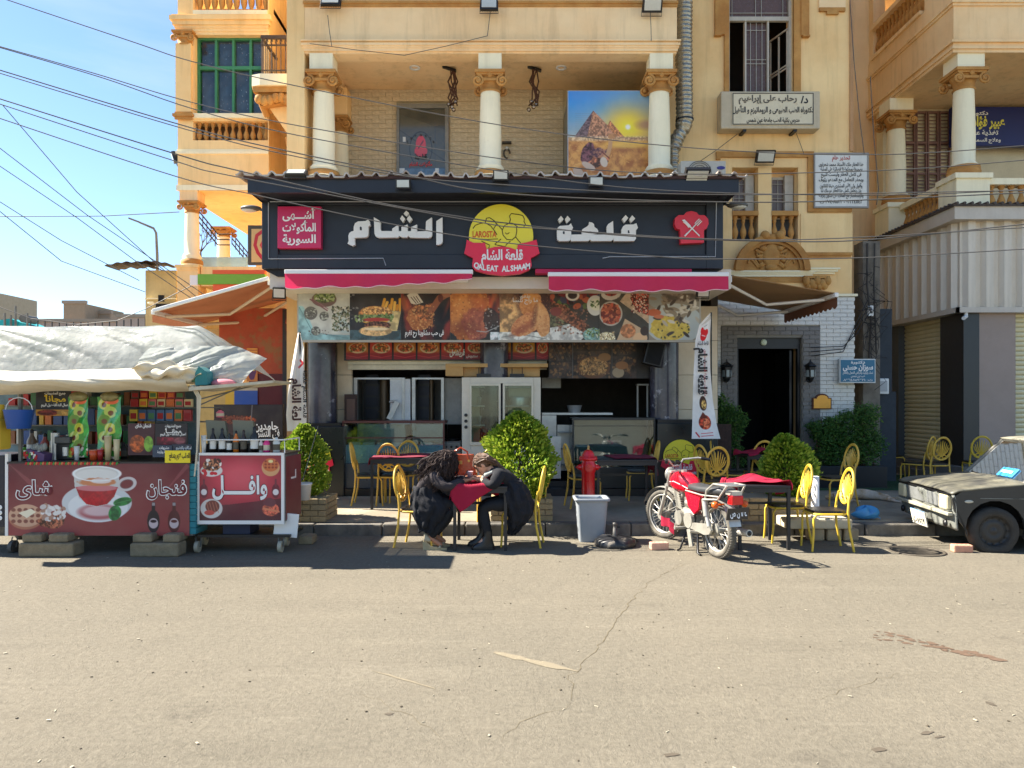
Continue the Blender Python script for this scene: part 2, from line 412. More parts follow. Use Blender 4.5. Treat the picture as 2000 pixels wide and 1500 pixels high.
g.quad((-300,-60,0),(300,-60,0),(300,500,0),(-300,500,0))
road=struct(g.obj('road',road_mat()))
m_pave=mat('pavement cement',(172,160,136),rough=.9,var=.25,vs=1.2,bump=.5,bs=30,col2=(140,128,108),spots=.3,spot_col=(100,90,78))
m_kerb=mat('kerb concrete',(128,122,112),rough=.9,var=.3,vs=5,bump=.6,bs=25,col2=(100,96,90),streak=.4)
pv=MB();pv.box(-30,40,9.6,40,-.05,.15)
pave=struct(pv.obj('pavement',m_pave))
x=-13.0
while x<14:
 L_=rnd.uniform(.85,1.15)
 k=MB();dz=rnd.uniform(-.012,.008);dy=rnd.uniform(-.02,.015)
 k.grid(lambda u,v:(0,0,0),1,1)if False else None
 k.box(x+.006,x+L_-.006,9.4+dy,9.598,-.04,.152+dz)
 k.obj('kerb_stone',m_kerb,pave,bevel=.018);x+=L_
# worn painted dash, cracks, stains and litter on the road
def ribbon(pts,w,z=.004,jag=0,seed=1):
 q=random.Random(seed);b=MB();P=[Vector((p[0],p[1],z))for p in pts];L_=[];Q=[]
 for a,c in zip(P,P[1:]):
  n=max(2,int((c-a).length/.06))
  for i in range(n):Q.append(a.lerp(c,i/n)+Vector((q.uniform(-jag,jag),q.uniform(-jag,jag),0)))
 Q.append(P[-1]);n=len(Q)
 for i,p in enumerate(Q):
  t=(Q[min(i+1,n-1)]-Q[max(i-1,0)]).normalized();s=Vector((-t.y,t.x,0));ww=w*q.uniform(.4,1.2)*min(1,.3+4*min(i,n-1-i)/n)
  L_.append(p+s*ww/2);L_.append(p-s*ww/2)
 b.add(L_,[(2*i,2*i+1,2*i+3,2*i+2)for i in range(n-1)]);return b
def gpt(px,py):Y=F*H/(py-HY);return(X(px,Y),Y)
m_crack=mat('crack dirt',(110,100,80),rough=1,var=.2,spec=.1)
m_paint=mat('worn road paint',(148,137,112),rough=.9,var=.25,spots=.56,spot_col=(122,112,92),sps=34)
for i,pl in enumerate([[(1330,1100),(1265,1140),(1215,1195),(1180,1245),(1145,1290),(1115,1320),(1115,1370)],[(1120,1377),(1060,1395),(1010,1410),(980,1450)],[(1350,1095),(1290,1125)],[(1760,1315),(1640,1350),(1590,1368)],[(700,1350),(800,1400),(860,1440)]]):
 struct(ribbon([gpt(*p)for p in pl],(.006,.004,.003,.003,.003)[i],jag=.022,seed=i,z=.002).obj('road_crack',m_crack))
struct(ribbon([gpt(*p)for p in[(965,1274),(1040,1292),(1128,1312)]],.085,jag=.006,seed=9,z=.003).obj('road_marking',m_paint))
struct(ribbon([gpt(*p)for p in[(725,1310),(790,1328),(850,1346)]],.02,jag=.006,seed=10,z=.003).obj('road_marking',m_paint))
def blob(mb,x,y,rx,ry,z,q,a=0):
 n=11;p=[];
 for i in range(n):
  t=2*math.pi*i/n;r=q.uniform(.6,1.15);u=math.cos(t)*rx*r;v=math.sin(t)*ry*r
  p.append((x+u*math.cos(a)-v*math.sin(a),y+u*math.sin(a)+v*math.cos(a),z))
 mb.add(p,[tuple(range(n))])
q=random.Random(5);b=MB()
for i in range(60):
 t=q.random()**.8;px=1700+260*t;py=1238+52*t+q.uniform(-9,9)*(1.2-t);x,y=gpt(px,py);r=q.uniform(.004,.02)*(1+1.0*t)
 blob(b,x,y,r*1.6,r,.0022+i*.00003,q,-.5)
struct(b.obj('road_stain',mat('dried spill',(106,84,66),rough=.9,var=.3,vs=30)))
b=MB()
for px,py,rx,ry in[(1810,1432,.05,.02),(1835,1440,.03,.012),(1715,1465,.05,.02),(1935,1375,.02,.03),(1310,1475,.05,.02),(760,1395,.03,.015)]:
 x,y=gpt(px,py);blob(b,x,y,rx,ry,.003,q,.3)
struct(b.obj('road_stain',mat('oil spot',(92,82,68),rough=.85,var=.3,vs=40)))
b=MB();c_=MB()
for i in range(420):
 y=2.9+6.3*q.random()**.9;x=q.uniform(-.75,.75)*y;s=q.uniform(.004,.014)
 if q.random()<.65:c_.cb((x,y,s*.2),(s,s*.6,s*.5),rz=q.uniform(0,3))
 else:b.cb((x,y,.003),(s*1.9,s*.45,.003),rz=q.uniform(0,3))
for px,py in[(10,1277),(610,1275),(95,1408),(385,1453),(1640,1252),(1905,1408),(1865,1119),(955,1438),(1300,1142),(1660,1361),(270,1249),(140,1500)]:
 x,y=gpt(px,py);b.cb((x,y,.006),(.022,.01,.003),rz=q.uniform(0,3),rx=.1)
tag(b.obj('paper_litter',mat('litter pale',(180,170,148),var=.2)),'scattered pale paper scraps and straw bits on the dusty road','litter',kind='stuff')
tag(c_.obj('gravel_litter',mat('litter dark',(96,86,70),var=.3)),'small dark grit and pebbles scattered over the dusty road','grit',kind='stuff')
# manhole covers beside the kerb
for px,py,lb in[(1790,1077,'round iron manhole cover in the road just left of the brick by the car'),(1200,1056,'round iron manhole cover in the road under the umbrella base')]:
 x,y=gpt(px,py);t=thing('manhole_cover',lb,'manhole cover',(x,y,.004))
 d=MB();d.lathe([(.3,0),(.3,.006),(.27,.007),(.27,.003),(.02,.003),(0,.003)],(x,y,.003),28)
 for i in range(-3,4):
  h=math.sqrt(max(0,.25**2-(i*.07)**2));d.box(x-h,x+h,y+i*.07-.01,y+i*.07+.01,.006,.010)
 d.obj('cover_plate',mat('old iron',(92,84,72),rough=.7,metal=.3,var=.3,vs=12),t)
# turf mat and dark granite platform
tf=MB();tf.box(4.1,8.55,12.95,15.6,.15,.166);tq=random.Random(3)
turf=tf.obj('artificial_turf',mat('plastic turf',(46,84,44),rough=.95,var=.35,vs=4,bump=1,bs=180))
tag(turf,'flat green artificial turf mat on the pavement before the entrance','turf mat')
gr=MB();gr.box(-3.75,3.62,12.15,16.2,.15,.27);gr.box(-3.7,3.58,12.5,16.2,.27,.36)
struct(gr.obj('shop_platform',mat('black granite',(34,34,36),rough=.35,var=.3,vs=20)))
# ================================================================ apartment building
m_wall=mat('cream plaster',(255,222,172),rough=.85,var=.09,vs=.9,bump=.25,bs=14,col2=(250,210,156),streak=.42,spots=.3,spot_col=(222,188,134),sps=2.2)
m_wall2=mat('yellow plaster',(255,219,158),rough=.85,var=.09,vs=.9,bump=.25,bs=14,col2=(248,205,142),streak=.4,spots=.3,spot_col=(224,184,122),sps=2.2)
m_pale=mat('pale painted plaster',(252,240,204),rough=.8,var=.06,vs=2,bump=.15,bs=20,streak=.3,spots=.3,spot_col=(224,206,166),sps=7)
m_och=mat('ochre moulding',(206,152,82),rough=.8,var=.2,vs=4,bump=.4,bs=30,col2=(190,132,66))
m_dark=mat('dark interior',(30,28,28),rough=.9,var=.2)  # near-black puts the darkness of unlit interiors into the colour
def wallbox(mb,x0,x1,z0,z1,y0,y1,holes=(),mi=0,side=False):
 xs=sorted({x0,x1,*[h[0]for h in holes],*[h[1]for h in holes]});zs=sorted({z0,z1,*[h[2]for h in holes],*[h[3]for h in holes]})
 xs=[v for v in xs if x0<=v<=x1];zs=[v for v in zs if z0<=v<=z1]
 for a,b in zip(xs,xs[1:]):
  run=None
  for c,d in zip(zs,zs[1:]):
   mx_,mz=(a+b)/2,(c+d)/2
   inh=any(h[0]<mx_<h[1]and h[2]<mz<h[3]for h in holes)
   if inh:
    if run:(mb.box(a,b,y0,y1,run[0],run[1],mi)if not side else mb.box(y0,y1,a,b,run[0],run[1],mi));run=None
   else:run=(run[0],d)if run else(c,d)
  if run:(mb.box(a,b,y0,y1,run[0],run[1],mi)if not side else mb.box(y0,y1,a,b,run[0],run[1],mi))
def moulding(mb,x0,x1,y,z,prof,mi=0):
 for i,(dy,h)in enumerate(prof):mb.box(x0-dy,x1+dy,y-dy,y+.02,z,z+h,mi);z+=h
BAL=[(.055,0),(.055,.03),(.03,.05),(.038,.10),(.062,.18),(.066,.24),(.05,.32),(.028,.42),(.026,.48),(.04,.52),(.04,.54),(.03,.56),(.052,.6),(.055,.66)]
bm_=MB();bm_.lathe([(r,z/.66)for r,z in BAL],n=12);me_bal=shared(bm_,'baluster',m_och)
def balusters(parent,p0,p1,n,h,w=1):
 for i in range(n):
  t=(i+.5)/n;piece('baluster',me_bal,parent,(p0[0]+(p1[0]-p0[0])*t,p0[1]+(p1[1]-p0[1])*t,p0[2]),(w,w,h))
def capital(parent,cx,cy,z1,w,h,r,m=None):
 b=MB();hw=w/2
 b.box(cx-hw,cx+hw,cy-hw,cy+hw,z1-h*.16,z1);b.box(cx-hw*.9,cx+hw*.9,cy-hw*.9,cy+hw*.9,z1-h*.26,z1-h*.16)
 b.lathe([(r*1.05,z1-h),(r*1.15,z1-h*.92),(r*1.0,z1-h*.86),(r*1.1,z1-h*.6),(hw*.8,z1-h*.3),(hw*.8,z1-h*.22)],(cx,cy,0),16)
 for sx in(-1,1):
  for sy in(-1,1):
   ang=math.atan2(sy,sx);ctr=Vector((cx+sx*hw*.82,cy+sy*hw*.82,z1-h*.55))
   for turns,rr,th in((1.6,h*.3,h*.075),):
    pts=[]
    for k in range(18):
     a=k/17*turns*2*math.pi;q_=rr*(1-k/17*.8);d=Vector((math.cos(ang),math.sin(ang),0))
     pts.append(ctr+Vector((sx,0,0))*(math.sin(a)*q_)*-1+Vector((0,0,1))*math.cos(a)*q_+Vector((0,sy,0))*(k/17*.02))
    b.tube(pts,th,6)
   b.ball(ctr,h*.12,8,5)
 for sy in(-1,1):b.ball((cx,cy+sy*hw*.85,z1-h*.22),(w*.09,.03,h*.2),8,5);b.box(cx-hw*.55,cx+hw*.55,cy+sy*hw*.8-.02,cy+sy*hw*.8+.02,z1-h*.55,z1-h*.42)
 return b.obj('capital',m or m_och,parent)
def column(parent,cx,cy,z0,z1,r,capw,caph,name='column',base=True,mats=None):
 b=MB();prof=[(r,z0)]
 if base:prof=[(r*1.45,z0),(r*1.45,z0+.05),(r*1.38,z0+.1),(r*1.15,z0+.13),(r*1.3,z0+.17),(r*1.1,z0+.22),(r,z0+.24)]
 b.lathe(prof+[(r*1.02,z0+(z1-z0)*.4),(r*.9,z1-caph),(r*.9,z1-caph+.02)],(cx,cy,0),24)
 o=b.obj(name,mats or m_pale,parent);o['label']='smooth cream column with ochre capital'
 if base:
  c=MB();c.lathe([(r*1.47,z0+.02),(r*1.5,z0+.05),(r*1.42,z0+.11),(r*1.2,z0+.125)],(cx,cy,0),24);c.obj('column_base',m_och,o)
 capital(o,cx,cy,z1,capw,caph,r*.9);return o
B=thing('apartment_building','cream and yellow plaster building with columned balcony above the black shop sign','building',(0,14,0))
# ---- main wall right of the balcony
Yw=14.0
w=MB()
X0,X1=2.86,X(1664,Yw)
wx=lambda p:X(p,Yw)
wz=lambda p:Z(p,Yw)
holes=[(wx(1423),wx(1549),wz(188),9.9),(wx(1430),wx(1481),wz(470),wz(327)),(wx(1507),wx(1559),wz(470),wz(327)),(wx(1437),wx(1563),.15,wz(660))]
wallbox(w,X0,X1,.15,16,Yw,Yw+.35,holes)
w.obj('wall',m_wall2,B)
w=MB();wallbox(w,-3.9,2.859,8.9,16,Yw+.01,Yw+.35);w.obj('wall',m_wall,B)
w=MB();w.box(X1-.3,X1,Yw+.352,17.6,.15,16);w.box(X1,8.7,17.6,17.9,.15,16);w.obj('return_wall',m_wall,B)
bk=MB();bk.box(-6.2,6.3,17.9,18.2,.15,16);bk.box(-3.9,6.3,14.36,17.9,11.2,16);bk.obj('rear_wall',m_wall,B)  # unseen upper walls carried higher to shade the corner building
# near-black panels give the rooms behind the openings their darkness
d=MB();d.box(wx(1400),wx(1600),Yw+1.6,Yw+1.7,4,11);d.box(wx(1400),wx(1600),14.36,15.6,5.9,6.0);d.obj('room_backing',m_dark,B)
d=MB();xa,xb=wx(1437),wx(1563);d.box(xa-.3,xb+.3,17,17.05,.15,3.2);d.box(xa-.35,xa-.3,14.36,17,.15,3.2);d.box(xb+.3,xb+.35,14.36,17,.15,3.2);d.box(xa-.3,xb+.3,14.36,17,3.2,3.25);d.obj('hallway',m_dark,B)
# tall window with ochre surround
m_frame=mat('grey white window frame',(200,192,176),rough=.6,var=.2,vs=8)
m_pane=mat('brown curtain glass',(104,80,70),rough=.25,var=.2,vs=4)
m_mesh=mat('window bars',(190,186,172),rough=.5,metal=.2)
x0,x1,zb=wx(1423),wx(1549),wz(188)
fr=MB();fr.box(x0-.09,x0,Yw-.05,Yw+.02,zb,10.2);fr.box(x1,x1+.13,Yw-.05,Yw+.02,zb,10.2)
fr.box(x0-.27,x0-.09,Yw-.07,Yw+.02,wz(70),10.2);fr.box(x1+.13,x1+.28,Yw-.07,Yw+.02,wz(72),10.2)
fr.box(x0-.28,x0-.15,Yw-.09,Yw+.02,wz(70)-.03,wz(70));fr.box(x1+.16,x1+.29,Yw-.09,Yw+.02,wz(72)-.03,wz(72));fr.obj('window_surround',m_och,B)
wn=MB();wn.box(x0,x0+.045,Yw+.08,Yw+.15,zb,10.2);wn.box(x1-.05,x1,Yw+.08,Yw+.15,zb,10.2);wn.box(x0+.045,x1-.05,Yw+.08,Yw+.15,wz(36),wz(28));wn.box(x0+.045,x1-.05,Yw+.08,Yw+.15,zb,zb+.04)
W1=wn.obj('window',m_frame,B)
p=MB();p.box(x0+.05,x1-.055,Yw+.14,Yw+.16,wz(27),10.2);p.obj('pane',m_pane,W1)
p=MB();xs_=x0+.36;p.box(xs_,xs_+.42,Yw+.17,Yw+.19,zb+.05,wz(37));p.obj('pane',m_pane,W1)
p=MB()
for xx in(xs_+.1,xs_+.21,xs_+.32):p.cyl((xx,Yw+.14,zb+.05),(xx,Yw+.14,wz(37)),.006,n=5)
for zz in(wz(52),wz(110),wz(118)):p.cyl((xs_,Yw+.14,zz),(xs_+.42,Yw+.14,zz),.006,n=5)
for xx in(x0+.1,x0+.55,x0+.66,x1-.15):p.cyl((xx,Yw+.12,wz(28)),(xx,Yw+.12,10.2),.006,n=5)
p.cyl((x0,Yw+.12,wz(19)),(x1,Yw+.12,wz(19)),.006,n=5);p.obj('grille',m_mesh,W1)
for a,b_ in((xs_-.02,xs_+.01),(xs_+.41,xs_+.44)):
 p=MB();p.box(a,b_,Yw+.1,Yw+.2,zb+.04,wz(36));p.obj('sash_stile',m_frame,W1)
p=MB();a,b_=Vector((x1-.06,Yw+.12,0)),Vector((x1-.3,Yw+.85,0))
for t in(0,.33,.66,1):
 q_=a.lerp(b_,t);p.cb((q_.x,q_.y,(zb+wz(50))/2),(.02 if 0<t<1 else.04,.03,wz(50)-zb-.08),rz=-1.2)
for zz in(zb+.04,wz(120),wz(126),wz(50)):p.tube([a+Vector((0,0,zz)),b_+Vector((0,0,zz))],.018,5)
p.obj('open_shutter',m_frame,W1)
# pair of small windows with balusters below, ochre frame line, plaques
m_gpane=mat('old curtain glass',(112,94,84),rough=.3,var=.2)
for k,(pa,pb)in enumerate(((1430,1481),(1507,1559))):
 x0,x1,z0,z1=wx(pa),wx(pb),wz(470),wz(327)
 s=MB();s.box(x0,x1,Yw+.33,Yw+.36,z0,z1);s.box(x0-.01,x1+.01,Yw+.3,Yw+.33,z0,wz(410));s.obj('window_recess',m_wall,B)
 f=MB();f.box(x0+.02,x0+.05,Yw+.27,Yw+.32,wz(410),wz(340));f.box(x1-.18,x1-.02,Yw+.2,Yw+.33,wz(410),wz(336));f.box(x0+.05,x1-.18,Yw+.27,Yw+.32,wz(343),wz(338));Wd=f.obj('window',m_frame,B)
 p=MB();p.box(x0+.05,x1-.18,Yw+.29,Yw+.31,wz(410),wz(343));p.obj('pane',m_gpane,Wd)
 p=MB()
 for xx in(x0+.1,x0+.21):p.cyl((xx,Yw+.26,wz(410)),(xx,Yw+.26,wz(340)),.005,n=5)
 for zz in(wz(405),wz(380),wz(352)):p.cyl((x0,Yw+.26,zz),(x1-.17,Yw+.26,zz),.005,n=5)
 p.obj('grille',m_mesh,Wd)
 r=MB();r.box(x0,x1,Yw-.02,Yw+.2,wz(421),wz(412));r.obj('rail',m_och,B)
 balusters(B,(x0,Yw+.08,wz(470)),(x1-.03,Yw+.08,wz(470)),3,wz(421)-wz(470),.95)
 d=MB();d.box(x0,x1,Yw+.27,Yw+.29,wz(470),wz(422));d.obj('recess_shade_panel',mat('recess shade grey',(92,96,100),var=.2),B)  # grey sheet, shade behind the balusters put into its colour
f=MB();xx0,xx1=wx(1398),wx(1588)
f.box(xx0,xx1,Yw-.045,Yw+.01,wz(308),wz(297));f.box(xx1-.11,xx1,Yw-.045,Yw+.01,wz(415),wz(308));f.box(xx1-.108,wx(1690)-.27,Yw-.04,Yw+.01,wz(415),wz(404));f.box(xx0,xx0+.08,Yw-.045,Yw+.01,wz(313),wz(308))
f.obj('ochre_band',m_och,B)
f=MB();f.box(wx(1563),X1-.002,Yw-.03,Yw+.01,wz(494),wz(418));f.obj('raised_panel',m_wall2,B)
f=MB();moulding(f,wx(1576),X1-.06,Yw,wz(504),[(.03,.05),(.05,.05)]);f.obj('string_course',m_och,B)
f=MB();f.box(X1-.05,X1+.01,Yw-.035,Yw+.02,wz(296),16);f.obj('corner_trim',mat('brown corner trim',(196,148,100),var=.2),B)
f=MB();f.box(wx(1598),wx(1650),Yw-.04,Yw+.01,wz(17),9.8);f.obj('raised_panel',m_wall,B)
f=MB();f.box(wx(1599),wx(1649),Yw-.05,Yw+.01,wz(24),wz(17));f.box(wx(1613),wx(1636),Yw-.05,Yw+.01,wz(30),wz(24));f.obj('ochre_drop',m_och,B)
# arched tympanum over the entrance
cxA,zA,rA=(wx(1432)+wx(1577))/2,wz(530),(wx(1577)-wx(1432))/2
a=MB();n=26
def arc(r0,r1,y0,y1,a0=0,a1=180,sq=.95):
 for i in range(n):
  t0,t1=R(a0+(a1-a0)*i/n),R(a0+(a1-a0)*(i+1)/n)
  P=[(cxA+r*math.cos(t),zA+r*math.sin(t)*sq)for r,t in((r0,t0),(r1,t0),(r1,t1),(r0,t1))]
  a.prism(P,y0,y1)
arc(rA*.84,rA,Yw-.16,Yw,0,78);arc(rA*.84,rA,Yw-.16,Yw,102,180);arc(rA*.76,rA*.84,Yw-.1,Yw);arc(0.01,rA*.76,Yw-.04,Yw)
a.ball((cxA-rA*.2,Yw-.12,zA+rA*.93),(.09,.08,.09));a.ball((cxA+rA*.2,Yw-.12,zA+rA*.93),(.09,.08,.09))
T=a.obj('tympanum',m_och,B)
c=MB();c.ball((cxA,Yw-.05,zA+.28),(.17,.07,.24),16,10);c.ball((cxA,Yw-.08,zA+.62),(.13,.06,.07));c.ball((cxA,Yw-.06,zA+.06),(.12,.06,.07))
for s in(-1,1):
 for k in range(5):
  t=k/4;c.tube([(cxA+s*(.16+.08*math.sin(j*1.1)+.12*t*j/2),Yw-.05,zA+.1+.13*k*(1-t*.35)+.05*math.cos(j*1.7+k))for j in range(5)],[.03,.035,.03,.022,.01],6)
 c.tube([(cxA+s*(.34+.1*math.cos(u*.55)),Yw-.05,zA+.14+.08*math.sin(u*.9))for u in range(9)],.022,6)
 c.ball((cxA+s*.16,Yw-.07,zA+.42),(.07,.05,.05))
c.obj('carved_crest',m_och,T)
f=MB();moulding(f,cxA-rA-.02,cxA+rA+.03,Yw,wz(541),[(.05,.05),(.07,.03),(.09,.03)]);f.obj('ledge',m_pale,B)
f=MB();f.box(cxA-rA+.05,cxA+rA,Yw-.03,Yw+.01,wz(552),wz(542));f.obj('ochre_band',m_och,B)
f=MB();moulding(f,wx(1577)+.11,wx(1625),Yw,wz(536),[(.04,.04),(.08,.04),(.11,.03)]);f.obj('ledge',m_pale,B)
c=MB();cx_=wx(1592)
for i in range(5):c.ball((cx_-.2+i*.1,Yw-.08,wz(550)-.05*(i%2)),(.07,.07,.09))
for i in range(4):c.ball((cx_-.15+i*.1,Yw-.07,wz(560)),(.06,.06,.07))
c.box(cx_-.24,cx_+.24,Yw-.1,Yw,wz(545),wz(540));c.ball((cx_,Yw-.03,wz(570)),(.14,.05,.05));c.obj('carved_bracket',m_och,B)
# ---- brick cladding of the entrance wall (white) and door surround (grey)
m_wb=mat('white brick',(240,238,230),rough=.7,var=.15,vs=8,bump=.3,bs=40,col2=(228,222,210))
m_gb=mat('grey brick',(150,144,138),rough=.75,var=.3,vs=9,bump=.4,bs=40,col2=(124,120,116))
m_mort=mat('mortar',(186,180,168),rough=.95,var=.2)
m_mort2=mat('grey mortar',(150,146,138),rough=.95,var=.2)
def bricks(parent,x0,x1,z0,z1,y,bw,bh,hole,m,limit=300,prefer=None,name='brick',depth=.03,gap=.008,seed=1,jit=.004):
 q=random.Random(seed);cells=[];z=z0;r=0
 while z<z1-.01:
  zt=min(z1,z+bh);x=x0-(bw/2 if r%2 else 0)
  while x<x1-.005:
   a,b_=max(x,x0),min(x+bw,x1)
   for h in hole:
    if h[2]<zt-.01 and h[3]>z+.01:
     if a<h[0]<b_:b_=h[0]
     elif a<h[1]<b_:a=h[1]
     elif h[0]<=a and b_<=h[1]:b_=a
   if b_-a>.03:cells.append((a,b_,z,zt))
   x+=bw
  z=zt;r+=1
 if prefer:cells.sort(key=prefer)
 me=shared(MB().box(-.5,.5,-.5,.5,-.5,.5),name,m);rest=MB()
 for i,(a,b_,c0,c1)in enumerate(cells):
  p=q.uniform(0,jit)
  if i<limit:piece(name,me,parent,((a+b_)/2,y-depth/2-p,(c0+c1)/2),(b_-a-gap,depth,c1-c0-gap))
  else:rest.box(a+gap/2,b_-gap/2,y-depth-p,y,c0+gap/2,c1-gap/2)
 if rest.v:o=rest.obj(name+'_field',m,parent);o['kind']='stuff'
 return len(cells)
zt=wz(580);gx0,gx1,gz1=wx(1406),wx(1598),wz(638)
b=MB();wallbox(b,wx(1366)-.1,X1+.02,.15,zt,Yw-.05,Yw-.002,[(gx0,gx1,.15,gz1)]);BW=b.obj('brick_cladding',m_mort,B);BW['label']='white painted brick cladding'
bricks(BW,wx(1366)-.1,X1+.02,.15,zt,Yw-.051,.26,.075,[(gx0,gx1,.15,gz1)],m_wb,300,lambda c:-c[0]if c[0]>gx1-.1 else 5-c[2])
f=MB();f.box(wx(1366)-.1,X1+.06,Yw-.11,Yw-.002,zt,zt+.045);f.obj('cladding_cap',m_pale,B)
b=MB();wallbox(b,gx0,gx1,.15,gz1,Yw-.07,Yw-.002,[(wx(1437),wx(1563),.15,wz(660))]);BG=b.obj('door_surround',m_mort2,B);BG['label']='grey brick surround of the dark doorway'
bricks(BG,gx0,gx1,.15,gz1,Yw-.071,.22,.078,[(wx(1437),wx(1563),.15,wz(660))],m_gb,300,lambda c:-c[2],seed=4)
# entrance door: black frame with transom and dark leaf
f=MB();xa,xb=wx(1437),wx(1563);m_blk=mat('black painted metal',(22,22,24),rough=.4,var=.2)
f.box(xa,xa+.05,Yw,Yw+.1,.15,wz(660));f.box(xb-.05,xb,Yw,Yw+.1,.15,wz(660));f.box(xa+.05,xb-.05,Yw,Yw+.1,wz(681),wz(660));D=f.obj('entrance_door',m_blk,B)
p=MB();p.box(xb-.16,xb-.12,Yw+.12,Yw+.9,.2,wz(684));p.obj('door_leaf',m_blk,D)
p=MB();M90=Matrix.Rotation(R(90),3,'X');p.lathe([(0,.02),(.05,.02),(.06,.005),(.06,0)],(wx(1491),Yw-.02,wz(669)),18,M=M90);p.obj('round_lamp',mat('frosted lamp',(214,222,190),rough=.3),D)
# ---- central balcony block
Yb=12.8;bx=lambda p:X(p,Yb);bz=lambda p:Z(p,Yb)
xl,xr=bx(595),bx(1322)
w=MB();w.box(xl,xr,Yb,14.009,bz(80),16);w.obj('wall',m_wall,B)
w=MB();w.box(-3.9,xl-.003,Yb,14.55,.15,16);w.obj('pier',m_wall2,B)
f=MB();moulding(f,xl,xr,Yb,bz(100),[(.014,.05),(.03,.035),(.05,.04),(.02,.03),(.06,.025)]);f.obj('cornice',m_wall,B)
f=MB();f.box(xl-.02,xr+.02,Yb-.04,Yb,bz(8),bz(3));f.box(xl-.01,xr+.01,Yb-.02,Yb,bz(14),bz(8));f.obj('string_course',m_och,B)
zc=7.86
w=MB();w.box(xl,xr,Yb+.02,Yb+.34,7.74,bz(100)+.1);w.box(xl+.02,xl+.34,Yb+.34,14.6,7.74,zc);w.box(xr-.34,xr-.02,Yb+.34,14.6,7.74,zc);w.obj('beam',m_wall,B)
w=MB();w.box(xl+.0,xr,Yb+.34,14.9,zc,zc+.1);w.obj('balcony_ceiling',m_wall,B)
for px in(627,957,1292):
 p=MB();hw=.2;p.box(bx(px)-hw,bx(px)+hw,Yb+.0,Yb+.36,bz(137),7.739);p.obj('impost',m_pale,B)
 column(B,bx(px),Yb+.2,5.62,bz(137),.19,.52,.34)
column(B,X(664,14.35),14.35,5.5,7.2,.17,.4,.3)
f=MB();f.box(X(664,14.35)-.17,X(664,14.35)+.17,14.2,14.6,7.2,7.74);f.obj('impost',m_wall2,B)
f=MB();f.box(xl,xr,Yb-.05,14.6,5.2,5.6);f.obj('balcony_floor',m_wall,B)
w=MB();dx0,dx1,dz1=X(776,14.6),X(877,14.6),Z(206,14.6)
wallbox(w,-3.3,2.9,5.6,zc,14.62,14.9,[(dx0,dx1,5.6,dz1)]);BS=w.obj('stone_wall',mat('stone mortar',(214,196,160),rough=.95,var=.2),B)
m_st=mat('split stone',(240,220,184),rough=.9,var=.26,vs=5,bump=.7,bs=18,col2=(222,198,158))
bricks(BS,-3.3,X(1100,14.6),5.6,zc,14.62,.27,.088,[(dx0-.01,dx1+.01,5.6,dz1)],m_st,300,lambda c:-c[2],name='stone',depth=.035,gap=.005,jit=.014,seed=8)
f=MB();f.box(2.6,2.7,Yb+.5,14.6,5.6,zc-.3);f.box(X(1108,13.6),X(1108,13.6)+.05,13.35,14.58,5.6,7.3);f.obj('side_panel',mat('grey board',(150,150,138),var=.2),B)
# glass door with shop emblem
f=MB();f.box(dx0,dx0+.05,14.5,14.6,5.6,dz1);f.box(dx1-.07,dx1,14.5,14.6,5.6,dz1);f.box(dx0+.05,dx1-.07,14.5,14.6,dz1-.09,dz1)
GD=f.obj('glass_door',mat('aged aluminium',(150,146,136),rough=.5,metal=.3,var=.3),B)
cv=Cv(100,134,s=1.5);cv.grad((84,86,76),(96,96,82));cv.rect(0,84,100,134,(92,118,140),tex=.1);cv.poly([(0,8),(100,30),(100,0),(0,0)],(72,74,66));cv.line([(0,30),(100,74)],1.2,(62,62,56));cv.line([(45,84),(45,134)],.8,(60,80,100));cv.line([(78,20),(78,134)],.8,(60,70,80));cv.line([(0,84),(100,84)],1,(60,80,96))
cv.ring(47,57,24,24,.7,(40,42,40));cv.rect(0,66,100,90,(92,94,82),op=.0)
cv.ell(47,52,11,14,(214,62,66));cv.ell(47,60,14,8,(214,62,66));cv.line([(42,56),(52,46)],1.5,(50,30,30));cv.rect(8,40,14,47,(214,214,206));cv.rect(0,84,12,91,(220,220,214));cv.rect(78,84,86,90,(220,220,214))
gx_=lambda p:dx0+.05+p/100*(dx1-dx0-.12)
cv.sheet('door_glass',[(gx_(0),14.53,dz1-.09),(gx_(100),14.53,dz1-.09),(gx_(0),14.53,5.6),(gx_(100),14.53,5.6)],GD,printmat('glossy print',.12,.8))
t=MB();zz=lambda p:dz1-.09-p/134*(dz1-.09-5.6)
text(t,'قلعة',gx_(47),zz(68),h=.1,Y=14.52,bold=.03);t.obj('lettering',mat('dark print',(34,34,34)),GD)
t=MB();text(t,'مأكولات الشام',gx_(47),zz(79),h=.07,w=.45,Y=14.52,bold=.03);t.obj('lettering',mat('red print',(214,60,62)),GD)
t=MB()
for i,ch in enumerate('Larosta'):
 an=R(150-i*20);text(t,ch,gx_(47)+.29*math.cos(an),zz(57)+.27*math.sin(an),h=.06,Y=14.52,bold=.02,arabic=False)
t.obj('lettering',mat('dark print',(34,34,34)),GD)
